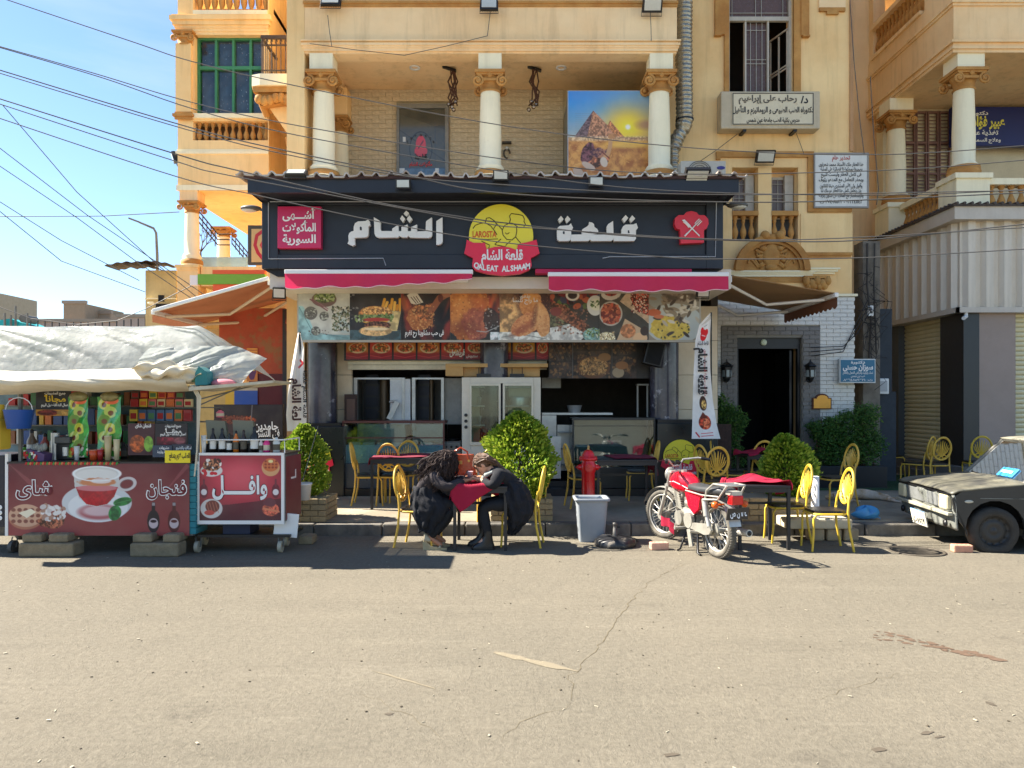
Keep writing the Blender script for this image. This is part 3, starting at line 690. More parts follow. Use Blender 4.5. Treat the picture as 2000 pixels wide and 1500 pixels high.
# ---- left bay with the green window
Yl=14.0;lx=lambda p:X(p,Yl);lz=lambda p:Z(p,Yl)
w=MB();zb0=lz(372)
holes=[(lx(380),lx(512),lz(222),lz(68)),(lx(377),lx(523)-.0,lz(274),lz(236)),(lx(377),lx(523),lz(20),10.4)]
wallbox(w,lx(347),lx(525),zb0,10.4,Yl,Yl+.3,holes);w.obj('wall',m_wall2,B)
w=MB();w.box(lx(347),lx(347)+.25,Yl+.3,17.9,zb0,10.4);w.box(lx(525)-.25,lx(525),Yl+.3,15.2,zb0,10.4);w.box(lx(347)+.25,lx(525)-.25,Yl+.3,17.9,zb0,zb0+.25);w.box(lx(347),lx(525),Yl+.3,17.9,9.2,9.3);w.obj('bay_body',m_wall2,B)
w=MB();w.box(lx(525)-.25,-3.6,15.2,15.5,.15,10.6);w.obj('wall',m_wall,B)
w=MB();w.box(lx(378),lx(524),Yl+.32,Yl+.36,lz(276),lz(234));w.obj('dark_backing',mat('brown shade',(120,84,54),var=.2),B)  # shade of the baluster cavity put into the brown of this panel
f=MB();moulding(f,lx(345),lx(525)-.03,Yl,lz(62),[(.014,.06),(.03,.05),(.06,.08),(.1,.08),(.07,.03)]);f.obj('cornice',m_wall2,B)
for z_,pr in((lz(301),[(.03,.05),(.01,.04)]),(lz(372),[(.02,.1)])):f=MB();moulding(f,lx(347),lx(525)-.03,Yl,z_,pr);f.obj('string_course',m_pale,B)
for a_,c_,e_ in((lz(232),lz(223),.05),(lz(30),lz(21),.03)):f=MB();f.box(lx(378),lx(523),Yl-e_,Yl+.02,a_,c_);f.obj('sill',m_pale,B)
f=MB();f.box(lx(346),lx(376),Yl-.07,Yl-.001,lz(222),lz(88));f.obj('corner_pilaster',m_wall2,B)
f=MB();moulding(f,lx(347),lx(376),Yl-.07,lz(236),[(.02,.05),(.05,.05),(.02,.04)]);f.obj('pilaster_base',m_och,B)
capital(B,lx(362),Yl+.05,lz(65),.4,.24,.14)
balusters(B,(lx(378),Yl+.12,lz(274)),(lx(523),Yl+.12,lz(274)),11,lz(236)-lz(274),.8)
balusters(B,(lx(378),Yl+.12,lz(20)),(lx(523),Yl+.12,lz(20)),10,.68,.95)
m_green=mat('green window frame',(62,134,92),rough=.5,var=.15,vs=6)
gw=MB();a0,a1,c0,c1=lx(385),lx(512),lz(220),lz(72);y0,y1=Yl+.12,Yl+.2
gw.box(lx(380),a0,y0,y1,c0,c1+.03);gw.box(lx(380),lx(512),y0,y1,c1+.03,lz(66));gw.box(a0,a1,y0,y1,c1,c1+.03);gw.box(a0,a1,y0,y1,c0,c0+.03);zm=lz(127);gw.box(a0,a1,y0-.01,y1,zm-.035,zm+.03)
xs_=[a0,lx(417),lx(451),lx(485),a1]
for q_ in xs_[1:-1]:gw.box(q_-.022,q_+.022,y0-.005,y1,c0+.03,zm-.035);gw.box(q_-.022,q_+.022,y0-.005,y1,zm+.03,c1)
GW=gw.obj('window',m_green,B);GW['label']='green framed window with eight dark panes'
for i in range(4):
 for(zz0,zz1)in((c0+.03,zm-.035),(zm+.03,c1)):
  cv=Cv(34,60,(52,68,80),1.3);cv.blend(np.ones_like(cv.xx)*.6,(44,60,70),.3,20);cv.dots(10+6*i,(2,4,32,56),(.4,1.1),[(190,196,190),(150,110,90),(200,205,210)],seed=i*7+int(zz0*10),asp=.4)
  cv.sheet('pane',[(xs_[i]+.02,y1-.02,zz1),(xs_[i+1]-.02,y1-.02,zz1),(xs_[i]+.02,y1-.02,zz0),(xs_[i+1]-.02,y1-.02,zz0)],GW,printmat('glossy print',.12,.8))
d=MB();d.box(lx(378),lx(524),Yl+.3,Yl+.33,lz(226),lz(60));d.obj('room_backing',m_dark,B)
# open terrace below the bay: columns, glass balustrade, stair rail
column(B,lx(368),Yl+.16,lz(517),lz(392),.135,.4,.21)
capw=MB();capw.box(lx(368)-.17,lx(368)+.17,Yl+.0,Yl+.34,lz(392),zb0);capw.obj('impost',m_wall,B)
column(B,X(437,16.2),16.2,4.2,5.5,.14,.42,.2)
w=MB();w.box(lx(347),lx(388),Yl-.02,Yl+.36,.15,lz(517));w.obj('pedestal',m_wall2,B)
f=MB();moulding(f,lx(347)+.01,lx(386),Yl-.02,lz(528),[(.02,.05),(.04,.05)]);f.obj('pedestal_cap',m_wall2,B)
w=MB();w.box(lx(388)+.02,-3.6,Yl+.05,17.9,3.9,lz(520));w.box(lx(347),-3.6,16.0,16.2,.15,3.9);w.obj('terrace_slab',m_wall2,B)
g_=MB();g_.box(X(386,14.4),X(484,14.4),14.4,14.415,lz(517)+.02,lz(494));g_.obj('glass_balustrade',mat('frosted glass',(170,196,196),rough=.15,alpha=.75),B)
for k in range(2):
 st=MB()
 yy=15.2+k*1.5;xo=X(388+k*65,yy)
 for zo in(0,.14,.28):st.tube([(xo,yy,5.4-k*.12+zo*.8),(xo+.35,yy+.1,4.95-k*.12+zo*.8),(xo+.6,yy+.1,4.95-k*.12+zo*.8)],.015,5)
 for j in range(5):st.cyl((xo+j*.085,yy,5.38-j*.12-k*.12),(xo+j*.085,yy,5.66-j*.12-k*.12),.01,n=5)
 st.obj('stair_railing',mat('rusty dark iron',(66,54,48),rough=.7),B)
# little iron balcony beside the bay
ib=MB();bx0,bx1,by0,by1=X(487,13.1),-3.9,13.05,14.0;zf=Z(146,13.1)
ib.prism([(bx0,by0+.2),(bx0+.04,by0+.06),(bx0+.2,by0),(bx1,by0),(bx1,by1),(bx0,by1)],zf-.2,zf,'Z');SB=ib.obj('balcony_slab',m_pale,B)
c=MB();c.box(bx0+.06,bx1,by0+.06,by1,zf-.3,zf-.2);c.box(bx0+.12,bx1,by0+.12,by1,zf-.36,zf-.3)
for i in range(7):c.ball((bx0+.16+i*.1,by0+.08,zf-.42-.03*math.sin(i*1.3)),(.08,.07,.09),8,6)
c.tube([(bx0+.15,by0+.2,zf-.4),(bx0+.2,by0+.4,zf-.6)],.06,6);c.prism([(bx0+.1,zf-.36),(bx1,zf-.36),(bx1,zf-.5),(bx0+.55,zf-.46),(bx0+.16,zf-.52)],by0+.15,by0+.5);c.obj('carved_console',m_och,SB)
c=MB();c.prism([(bx0+.25,zf-.46),(bx1,zf-.46),(bx1,zf-1.0),(bx1-.12,zf-1.0)],by0+.3,by1);c.obj('bracket',m_wall2,SB)
c=MB();c.prism([(bx1-.24,zf-.98),(bx1,zf-.98),(bx1,zf-1.35),(bx1-.1,zf-1.38),(bx1-.2,zf-1.15)],by0+.4,by1);c.obj('corbel',m_och,SB)
m_iron=mat('weathered iron',(90,74,62),rough=.7,var=.2,metal=.2)
r=MB();zr=Z(70,13.1)
r.box(bx0+.2,bx1,by0+.06,by0+.11,zr-.04,zr+.02);r.box(bx0+.2,bx1,by0+.07,by0+.1,zr-.16,zr-.14);r.box(bx0+.2,bx1,by0+.07,by0+.1,zf+.08,zf+.1)
for i in range(7):
 xx=bx0+.22+i*(bx1-bx0-.26)/6;r.cyl((xx,by0+.085,zf),(xx,by0+.085,zr),.009,n=5)
 r.tube([(xx+.02*math.cos(a),by0+.085,zr-.09+.04*math.sin(a))for a in np.linspace(0,4.5,8)],.006,5)
for i in range(9):yy=by0+.1+i*.1;r.cyl((bx0+.2,yy,zf),(bx0+.2,yy,zr),.009,n=5)
r.box(bx0+.18,bx0+.22,by0+.1,by1,zr-.02,zr+.02);r.obj('railing',m_iron,SB)
# small lean-to annex at the far left
A=thing('side_annex','small plain cream annex with dark openings left of the apartment building','annex',(X(315,15),15,0))
w=MB();ax=lambda p:X(p,14.8);az=lambda p:Z(p,14.8)
wallbox(w,ax(284),ax(344),.15,az(528),14.8,17.5,[]);w.obj('wall',mat('faded cream wall',(214,190,138),rough=.9,var=.2,vs=2,bump=.3,bs=12,streak=.4),A)
w=MB();w.box(ax(306),ax(338),14.76,14.8,az(606),az(594));w.box(ax(348),ax(358),13.96,14.0,az(600),az(588));w.obj('dark_opening_panel',m_dark,A)  # flat slabs, darkness of the openings put into their colour
w=MB();w.box(ax(286),ax(346),14.72,14.8,az(585),az(583));w.ball((ax(296),14.78,az(592)),(.07,.02,.035));w.obj('ledge',m_pale,A)
for px,pz,l in((275,526,.5),(312,524,.4),(352,545,.0)):
 if l:
  e=thing('awning_roof','dark tattered tin sheet jutting from the annex roof '+('at its left edge' if px==275 else 'above its middle'),'tin sheet',(ax(px),14.7,az(pz)))
  s=MB();s.grid(lambda u,v:(ax(px)-.45+u*.9,14.3+v*.5,az(pz)-.02+.07*math.sin(u*3.1)+.012*math.sin(u*30)),24,3);s.obj('tin_sheet',mat('rusty tin',(74,60,50),rough=.8,var=.4),e,solid=.015)
# ================================================================ corner building on the right
C=thing('corner_building','cream corner building with columned balcony above shuttered shops on the right','building',(10.5,14.2,0))
Yc=14.2;Xs=8.48
cz=lambda p:Z(p,Yc)
w=MB();zE=cz(103)
w.box(Xs,16,Yc,18.5,zE,9.72);w.box(Xs,16,Yc,Yc+.3,9.72,12.5);w.box(Xs,Xs+.3,Yc+.3,15.2,9.72,12.5);w.box(Xs+.02,Xs+.3,17.4,17.6,9.72,12.5)
w.obj('wall',m_wall,C)
w=MB();w.box(Xs+.35,16,18.4,18.6,.15,11.5);w.box(15.7,16,Yc,18.4,.15,11.5);w.box(Xs+.3,16,Yc+.3,18.4,11.3,11.5);w.obj('rear_wall',m_wall,C)
f=MB()
for(zz,pr)in((zE,[(.02,.06),(.05,.05),(.02,.07),(.07,.05)]),(cz(12),[(.03,.05),(.06,.05)])):
 for dy,h in pr:f.box(Xs-dy,16,Yc-dy,18.39,zz-.004,zz+h)if zz==zE else f.box(Xs-dy,16,Yc-dy,17.6,zz,zz+h);zz+=h
f.box(Xs-.05,Xs+.3,15.3,17.4,9.72,9.8);f.box(Xs-.05,Xs+.3,15.3,17.4,10.42,10.52);f.obj('cornice',m_wall,C)
balusters(C,(Xs+.12,15.3,9.8),(Xs+.12,17.4,9.8),13,.62,1.2)
w=MB();w.box(Xs+.05,16,17.0,17.3,.15,zE,);w.obj('wall',mat('shaded cream wall',(240,224,188),rough=.9,var=.15),C)
zfb=cz(400)-.1
w=MB();w.box(Xs,16,Yc-.0,17.0,5.2,zfb);w.obj('balcony_floor',m_wall,C)
for(cx_,cy_)in((X(1882,14.45),14.45),(X(1750,16.55),16.55)):
 zt_=8.12;p=MB();p.box(cx_-.26,cx_+.26,cy_-.24,cy_+.24,zt_,zE);p.obj('impost',m_pale,C)
 column(C,cx_,cy_,6.12,zt_,.2,.62,.36)
 c=MB();c.lathe([(.3,6.06),(.31,6.1),(.29,6.16),(.25,6.18),(.29,6.24),(.28,6.28),(.23,6.3)],(cx_,cy_,0),20);c.obj('column_base',m_och,C)
 p=MB();p.box(cx_-.32,cx_+.32,cy_-.3,cy_+.3,zfb,5.98);p.box(cx_-.36,cx_+.36,cy_-.34,cy_+.34,5.98,6.08);p.obj('pedestal',m_pale,C)
 p=MB();
cxa=X(1882,14.45)
f=MB();f.box(cxa+.33,16,Yc+.0,Yc+.26,5.88,6.0);f.box(Xs+.02,Xs+.26,14.8,16.2,5.9,6.02);f.box(cxa+.33,16,Yc,Yc+.26,zfb,5.42);f.box(Xs+.02,Xs+.26,14.8,16.2,zfb,5.42);f.obj('balustrade_rail',m_pale,C)
balusters(C,(cxa+.36,Yc+.12,5.42),(13.4,Yc+.12,5.42),22,.46,1.1)
balusters(C,(Xs+.14,14.85,5.42),(Xs+.14,16.2,5.42),9,.48,1.1)
# louvred shutter door
m_shut=mat('brown louvre paint',(136,98,84),rough=.7,var=.2,vs=6)
x0,x1,z0,z1=X(1762,17),X(1852,17),5.5,Z(220,17)
f=MB();f.box(x0-.08,x0,16.93,17,z0,z1+.08);f.box(x1,x1+.08,16.93,17,z0,z1+.08);f.box(x0,x1,16.93,17,z1,z1+.08);SD=f.obj('shutter_door',mat('shutter frame',(196,176,140),var=.15),C)
for i in range(4):
 a,b_=x0+(x1-x0)*i/4+.01,x0+(x1-x0)*(i+1)/4-.01
 l=MB();l.box(a,a+.03,16.9,16.96,z0,z1);l.box(b_-.03,b_,16.9,16.96,z0,z1)
 for k in range(5):l.box(a+.03,b_-.03,16.91,16.96,z0+k*(z1-z0-.05)/4,z0+k*(z1-z0-.05)/4+.05)
 for k in range(34):zz=z0+.06+k*(z1-z0-.1)/34;l.cb(((a+b_)/2,16.935,zz),(b_-a-.06,.035,.012),rx=.6)
 l.obj('shutter_leaf',m_shut,SD)
# ---- shop below: plinth, pilasters, shutters
S=thing('corner_shop','closed corner shop with cream roller shutters under a grey corrugated fascia','shop front',(9.5,14.1,0))
Xf,Yf=8.6,14.08;zp=.47;zt_=3.45
m_navy=mat('navy panel',(24,36,52),rough=.35,var=.12);m_dteal=mat('dark slate panel',(30,38,44),rough=.35,var=.12)
m_taupe=mat('taupe cladding',(160,140,128),rough=.5,var=.1,vs=1.5);m_grey=mat('grey pilaster',(86,90,92),rough=.5,var=.12)
w=MB();w.box(Xf-.25,14,Yf-.3,17.55,.15,.3);w.box(Xf-.12,14,Yf-.15,17.55,.3,zp);w.obj('plinth',mat('grey stone step',(128,124,118),rough=.8,var=.2,bump=.3),S)
w=MB();w.box(Xf,Xf+.3,Yf,14.85,zp,zt_);w.obj('pilaster',m_dteal,S)
w=MB();w.box(Xf+.301,X(1985,Yf),Yf+.02,Yf+.3,zp,zt_);w.obj('cladding_panel',m_taupe,S)
w=MB();w.box(Xf,Xf+.3,16.9,17.5,zp,zt_);w.obj('pilaster',m_navy,S)
w=MB();w.box(Xf+.0,Xf+.3,16.45,16.898,zp,zt_);w.obj('pilaster',m_grey,S)
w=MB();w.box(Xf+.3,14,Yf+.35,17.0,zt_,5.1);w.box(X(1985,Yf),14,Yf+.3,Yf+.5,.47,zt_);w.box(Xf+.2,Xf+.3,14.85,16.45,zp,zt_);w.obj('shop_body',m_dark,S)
m_slat=mat('cream shutter slat',(236,224,182),rough=.45,var=.14,vs=6,metal=.15,streak=.15)
def slatprof(y0):return[(y0,0),(y0-.022,.015),(y0-.03,.045),(y0-.022,.072),(y0,.085)]
sm=MB();P=slatprof(0)
for k in range(4):(a0,c0),(a1,c1)=P[k],P[k+1];sm.quad((-.5,a0,c0),(.5,a0,c0),(.5,a1,c1),(-.5,a1,c1))
sm.box(-.5,.5,0,.01,0,.085);me_slat=shared(sm,'slat',m_slat)
RS=thing('roller_shutter','cream roller shutter pulled down on the shop side between dark pilasters','shutter',(Xf,15.6,zp))
k=0
while zp+k*.092<zt_-.05:piece('slat',me_slat,RS,(Xf+.16,15.65,zp+k*.092),(1.6,1,1.05),(0,0,R(-90)));k+=1
RS2=thing('roller_shutter','cream roller shutter cut by the right edge of the view beside the taupe wall','shutter',(10.6,Yf,zp))
k=0
while zp+k*.092<zt_-.05:piece('slat',me_slat,RS2,(X(1985,Yf)+1.2,Yf+.16,zp+k*.092),(2.4,1,1.05));k+=1
# corrugated fascia
m_corr=mat('grey corrugated cladding',(222,208,188),rough=.45,var=.12,vs=2,metal=.1,streak=.3)
m_trim=mat('fascia trim',(206,194,178),rough=.5,var=.12,vs=2,streak=.2)
FA=thing('corrugated_fascia','grey corrugated metal fascia wrapping the corner above the shuttered shop','fascia',(8.4,13.95,3.4))
xo,yo=8.4,13.95;zl,zh=3.39,5.12
b=MB();b.box(xo,xo+.05,yo,17.5,zl,zl+.1);b.box(xo,14,yo,yo+.05,zl,zl+.1);b.box(xo+.04,Xf+.3,yo+.04,17.5,zl+.002,zl+.02);b.box(xo+.04,14,yo+.04,Yf+.3,zl+.002,zl+.02);b.obj('lower_trim',m_trim,FA)
b=MB();b.box(xo+.12,xo+.14,yo+.12,17.5,zl,zh);b.box(xo+.14,14,yo+.12,yo+.14,zl,zh);b.obj('backing',m_corr,FA)
rp=MB();rp.prism([(-.13,0),(-.07,-.09),(.07,-.09),(.13,0)],0,1,'Z');me_rib=shared(rp,'rib',m_corr)
for i in range(16):piece('rib',me_rib,FA,(xo+.3+i*.34,yo+.12,zl+.1),(1,1,zh-zl-.1))
for i in range(10):piece('rib',me_rib,FA,(xo+.12,yo+.32+i*.34,zl+.1),(1,1,zh-zl-.1),(0,0,R(-90)))
b=MB();b.box(xo-.12,xo+.12,yo-.12,17.6,zh,zh+.24);b.box(xo+.12,14,yo-.12,yo+.12,zh,zh+.24);b.obj('upper_trim',m_trim,FA)
b=MB();b.box(xo-.16,14,yo-.16,17.7,zh+.24,zh+.27)
for i in range(28):b.cyl((xo-.17,yo+i*.13,zh+.29),(xo+.2,yo+i*.13,zh+.29),.03,n=6)
for i in range(40):b.cyl((xo-.1+i*.14,yo-.18,zh+.29),(xo-.1+i*.14,yo+.2,zh+.29),.03,n=6)
b.obj('roof_sheet',mat('dark roof sheet',(86,74,66),rough=.7,var=.3),FA)
cam_=thing('security_camera','small white security camera under the corner of the corrugated fascia','camera',(8.55,13.98,3.36))
b=MB();b.cyl((8.6,14.0,3.39),(8.6,14.0,3.33),.03);b.obj('mount',mat('white plastic',(226,226,222),rough=.4),cam_)
b=MB();b.cyl((8.6,14.0,3.32),(8.48,13.88,3.27),.035);b.obj('camera_body',mat('white plastic',(226,226,222)),cam_)
# grey service strip with pipes and tangled cable between the two buildings
Pp=thing('service_post','grey concrete service strip with pipes between the two buildings','post',(6.75,14.1,0))
b=MB();b.box(6.66,6.98,14.02,14.4,.15,4.75);b.obj('concrete_strip',mat('grubby concrete',(136,126,112),rough=.9,var=.4,vs=5,bump=.5,streak=.4),Pp)
b=MB();b.box(6.98,7.35,14.3,14.36,1.9,3.5);b.box(6.98,7.45,14.34,14.4,.15,1.9);b.obj('blue_board',mat('faded blue board',(50,58,66),rough=.7,var=.3),Pp)
b=MB();b.tube([(6.72,13.98,4.7),(6.7,13.95,3.9),(6.78,13.96,3.2),(6.74,13.97,2.4)],.02,6);b.tube([(6.86,13.98,4.7),(6.83,13.95,3.9),(6.88,13.96,2.6)],.016,6);b.obj('pipe',mat('dark pipe',(58,52,46)),Pp)
q=random.Random(21)
b=MB()
for i in range(9):
 x0_,z0_=q.uniform(6.6,6.9),q.uniform(2.8,4.4);b.tube([(x0_+q.uniform(-.25,.3)*math.sin(t*3+i),13.9+.05*math.sin(t*2),z0_-t*.5+.15*math.sin(t*5))for t in np.linspace(0,2.2,12)],.006,4)
for i in range(3):b.tube([(5.6,13.86,2.72-i*.08),(6.2,13.84,2.74-i*.05),(6.5,13.9,3.0+i*.12),(6.75,13.95,3.4+i*.15)],.008,4)
tag(b.obj('cable_tangle',mat('black cable',(38,34,32),rough=.6)),'tangle of loose black cables hanging on the grey service strip','cables')
bxx=thing('junction_box','small white junction box on the service strip high under the fascia','junction box',(6.8,13.98,3.4))
b=MB();b.box(6.72,6.82,13.94,14.01,3.32,3.52);b.obj('box',mat('white plastic',(226,226,222)),bxx,bevel=.01);b=MB();b.box(6.75,6.79,13.93,13.94,3.37,3.41);b.obj('socket',m_blk,bxx)
bxx=thing('junction_box','white electricity box low beside the blue sign','junction box',(7.05,14.2,2.1))
b=MB();b.box(6.98,7.22,14.15,14.3,1.85,2.15);b.obj('box',mat('white plastic',(226,226,222)),bxx,bevel=.015);b=MB();b.box(7.02,7.18,14.14,14.15,1.9,2.1);b.obj('lid',mat('grey plastic',(176,178,178)),bxx)
# ================================================================ signs fixed to the buildings
m_black=mat('black letters',(26,24,24),rough=.5);m_white=mat('white letters',(238,236,232),rough=.5,var=.06)
m_redl=mat('red letters',(186,50,44),rough=.6)
m_hand=mat('faded hand lettering',(96,90,80),rough=.8)
# doctor's sign box
t=thing('doctor_sign','beige light box sign of a doctor hung under the tall open window','sign',(wx(1494),13.8,wz(228)))
x0,x1,z0,z1=wx(1400)-.0,wx(1590),wz(262),wz(190)
b=MB();b.box(x0,x1,13.72,14.0,z0,z1);b.obj('sign_box',mat('beige sign box',(206,190,160),rough=.6,var=.15,streak=.3),t,bevel=.02)
b=MB();b.box(x0+.2,x1-.12,13.705,13.72,z0+.06,z1-.03);b.obj('sign_face',mat('aged sign face',(226,212,180),rough=.6,var=.12,spots=.36,spot_col=(206,188,154)),t)
b=MB()
for(a0,a1,c0,c1)in((x0+.21,x1-.13,z0+.07,z0+.085),(x0+.21,x1-.13,z1-.055,z1-.04),(x0+.21,x0+.225,z0+.085,z1-.055),(x1-.145,x1-.13,z0+.085,z1-.055)):b.box(a0,a1,13.70,13.705,c0,c1)
b.obj('border_line',m_black,t)
xm_=(x0+.2+x1-.12)/2;hh=z1-z0
b=MB();text(b,'رحاب على إبراهيم',xm_-.1,z1-hh*.24,w=1.08,h=.11,Y=13.7,bold=.035);b.obj('lettering',m_hand,t)
b=MB();text(b,'د/',xm_+.58,z1-hh*.24,h=.13,Y=13.7,bold=.03);text(b,'دكتوراه الطب الطبيعى و الروماتيزم و التأهيل',xm_,z1-hh*.52,w=1.5,h=.1,Y=13.7,bold=.03);text(b,'مدرس بكلية الطب جامعة عين شمس',xm_,z1-hh*.79,w=.98,h=.08,Y=13.7,bold=.03);b.obj('lettering',m_black,t)
for a_ in(x0+.42,x1-.48):b=MB();b.box(a_,a_+.06,13.75,14,z0-.04,z0-.002);b.obj('bracket',m_blk,t)
# notice board
t=thing('notice_board','white hand-lettered warning notice with red heading framed in ochre on the right wall','notice',(wx(1640),13.9,wz(355)))
x0,x1,z0,z1=wx(1589),wx(1690),wz(405),wz(304)
b=MB();b.box(x0,x1,13.93,13.96,z0,z1);b.obj('board',mat('notice white',(226,224,216),rough=.7,var=.08,streak=.2),t)
b=MB();text(b,'تحذير هام',(x0+x1)/2,z1-.08,w=.34,h=.075,Y=13.925,bold=.02);b.obj('lettering',m_redl,t)
b=MB()
for i,s in enumerate(['هذا العقار ملك للأستاذ محمد شعراوى','بصحيفة بمحكمة ١٩ قضائية على المشاع','فى كامل العقار وليست للبيع','ويحذر التعامل مع المدعو رؤوف','وأقول ولى الأمر المشترى طبقا للقانون','ولن يتعامل كامل هذا العقار هو ملك لنا','وللإستفسار مع المالك عن شئون يلزمه','٢٤٥٤٢٢٢٠ - ٢٢٥٨٠٤٧٢ ت']):
 text(b,s,(x0+x1)/2,z1-.19-i*.1,w=.84-.04*(i%3),h=.065,Y=13.925,bold=.02)
b.obj('lettering',m_black,t)
b=MB()
for a0,a1,c0,c1 in((x0-.02,x0,z0,z1),(x1,x1+.03,z0,z1),(x0-.02,x1+.03,z1,z1+.03),(x0-.02,x1+.03,z0-.03,z0)):b.box(a0,a1,13.92,13.97,c0,c1)
b.obj('frame',mat('grey frame',(150,146,140)),t)
# blue clinic sign
t=thing('clinic_sign','small blue clinic sign with white lettering at the brick wall edge','sign',(X(1674,13.8),13.8,Z(724,13.8)))
x0,x1,z0,z1=X(1639,13.8),X(1709,13.8),Z(748,13.8),Z(701,13.8)
b=MB();b.box(x0,x1,13.78,13.86,z0,z1);b.obj('frame',mat('aluminium frame',(190,194,196),metal=.4,rough=.4),t)
b=MB();b.box(x0+.02,x1-.02,13.77,13.78,z0+.02,z1-.02);b.obj('sign_face',mat('clinic blue',(28,108,140),rough=.4,var=.1),t)
b=MB();xm_=(x0+x1)/2;text(b,'دكتورة',xm_,z1-.07,w=.26,h=.05,Y=13.765,bold=.03);text(b,'سوزان حسنى',xm_,z1-.165,w=.56,h=.1,Y=13.765,bold=.04)
text(b,'نساء وتوليد وأمراض الحمل والعقم',xm_,z1-.26,w=.56,h=.045,Y=13.765,bold=.02);text(b,'طب عين شمس',xm_,z1-.325,w=.26,h=.045,Y=13.765,bold=.02);text(b,'ت: ٠١٢٣٩٥٨٤٦٣٨',xm_,z1-.39,w=.54,h=.04,Y=13.765,bold=.02);b.obj('lettering',m_white,t)
# navy sign behind the corner column
Yn=16.6
t=thing('navy_sign','large navy sign with yellow and white lettering behind the corner column','sign',(X(1950,Yn),Yn,Z(245,Yn)))
x0,x1,z0,z1=X(1860,Yn),12.8,Z(285,Yn),Z(208,Yn)
b=MB();b.box(x0,x1,Yn,Yn+.15,z0,z1);b.obj('sign_box',mat('navy sign face',(26,38,104),rough=.4,var=.12),t,bevel=.02)
b=MB();text(b,'عبير فؤاد',X(1930,Yn),Z(240,Yn),w=.74,h=.22,Y=Yn-.01,bold=.04);b.obj('lettering',mat('yellow letters',(232,222,96)),t)
b=MB();text(b,'دكتورة',X(1912,Yn),Z(222,Yn),w=.4,h=.08,Y=Yn-.01,bold=.03);text(b,'تغذية عامة',X(1918,Yn),Z(260,Yn),w=.72,h=.1,Y=Yn-.01,bold=.03);text(b,'وعلاج السمنة و',X(1922,Yn),Z(275,Yn),w=.74,h=.08,Y=Yn-.01,bold=.03);b.obj('lettering',m_white,t)
# brass plaque, wall lanterns
t=thing('brass_plaque','brass plaque with an arched top on the white brick right of the doorway','plaque',(wx(1600),13.9,wz(785)))
x0,x1,z0,z1=wx(1581),wx(1618),wz(799),wz(777)
ar=[(x0,z0),(x1,z0),(x1,z1)]+[(wx(1600)+.12*math.cos(a),z1+.08*math.sin(a))for a in np.linspace(0,math.pi,9)]+[(x0,z1)]
b=MB();b.prism(ar,13.86,13.93);b.obj('backing',mat('dark wood',(96,50,28)),t)
cx_,cz_=(x0+x1)/2,(z0+z1)/2;ar2=[(cx_+(p-cx_)*.88,cz_+(r_-cz_)*.84)for p,r_ in ar]
b=MB();b.prism(ar2,13.85,13.86);b.obj('brass_plate',mat('polished brass',(206,150,66),rough=.35,metal=.6,var=.15),t)
for px in(1420,1584):
 cx_=X(px,13.7);cz_=Z(728,13.7)
 t=thing('wall_lantern','black wall lantern on the grey brick %s the doorway'%('left of' if px==1420 else 'right of'),'lantern',(cx_,13.7,cz_),'wall lanterns either side of the doorway')
 b=MB();b.lathe([(.03,-.17),(.055,-.13),(.075,-.1),(.1,.1),(.12,.12),(.11,.14),(.04,.19),(.015,.21),(.015,.24),(0,.26)],(cx_,13.72,cz_),6,smooth=False)
 b.tube([(cx_,13.93,cz_-.02),(cx_,13.86,cz_-.16),(cx_,13.74,cz_-.18)],.014,6);b.box(cx_-.04,cx_+.04,13.91,13.94,cz_-.1,cz_+.08);b.obj('lantern_frame',m_blk,t)
 b=MB()
 for k in range(6):
  a=math.pi/3*k+math.pi/6;c_,s_=math.cos(a),math.sin(a);M=Matrix.Rotation(a,3,'Z')
  b.cb((cx_+c_*.078,13.72+s_*.078,cz_),(.006,.055,.15),rz=a)
 b.obj('pane',mat('cloudy lantern glass',(150,160,160),rough=.2),t)
# pyramids poster on the balcony
Yq=13.25
t=thing('pyramid_poster','large printed poster of pyramids and a kneeling camel at sunset on the balcony','poster',(X(1190,Yq),Yq,5.6))
x0,x1,z1,z0=X(1110,Yq),X(1269,Yq),Z(178,Yq),Z(345,Yq)
b=MB();b.box(x0-.012,x1+.012,Yq+.005,Yq+.04,z0,z1+.012);b.obj('frame',mat('aluminium frame',(190,194,196)),t)
cv=Cv(160,167,s=1.5)
u=cv.xx/160;v=cv.yy/167;n=fbm(cv.h,cv.w,60,3)
sky_=np.stack([60+150*np.clip(v*1.5+n*.5-.35,0,1)+60*u,140+70*v+60*n*u,225-60*np.clip(v*1.8-.2,0,1)],-1)
cv.a=np.clip(sky_,0,255)
d=np.hypot(cv.xx-117,(cv.yy-70)*1.15);cv.blend(np.exp(-(d/52)**2)*.9,(255,196,60));cv.blend(np.exp(-(d/26)**2),(255,236,60));cv.ell(117,70,5,5,(255,255,246),soft=4)
cv.ell(150,66,16,8,(176,120,120),soft=8,op=.6,wob=.4)
cv.poly([(10,92),(49,38),(106,95)],(178,128,96),tex=.25,ts=3);cv.poly([(10,92),(49,38),(36,94)],(112,90,92),tex=.25,ts=3)
cv.poly([(76,68),(82,57),(112,92),(100,94)],(196,130,84),tex=.25,ts=3)
for i in range(13):cv.line([(14+i*0,92-i*4),(100-i*3.4,92-i*4)],.3,(120,86,66),.3)
cv.rect(0,90,160,167,(226,164,88),tex=.5,ts=14,col2=(176,110,60));cv.rect(0,88,160,97,(214,186,160),op=.6,soft=4,tex=.3,ts=3);cv.ell(118,104,50,7,(252,204,96),soft=6,op=.8);cv.dots(90,(0,98,160,167),(1,4),[(196,120,64),(240,190,110),(150,92,52)],3,asp=.25,op=.6)
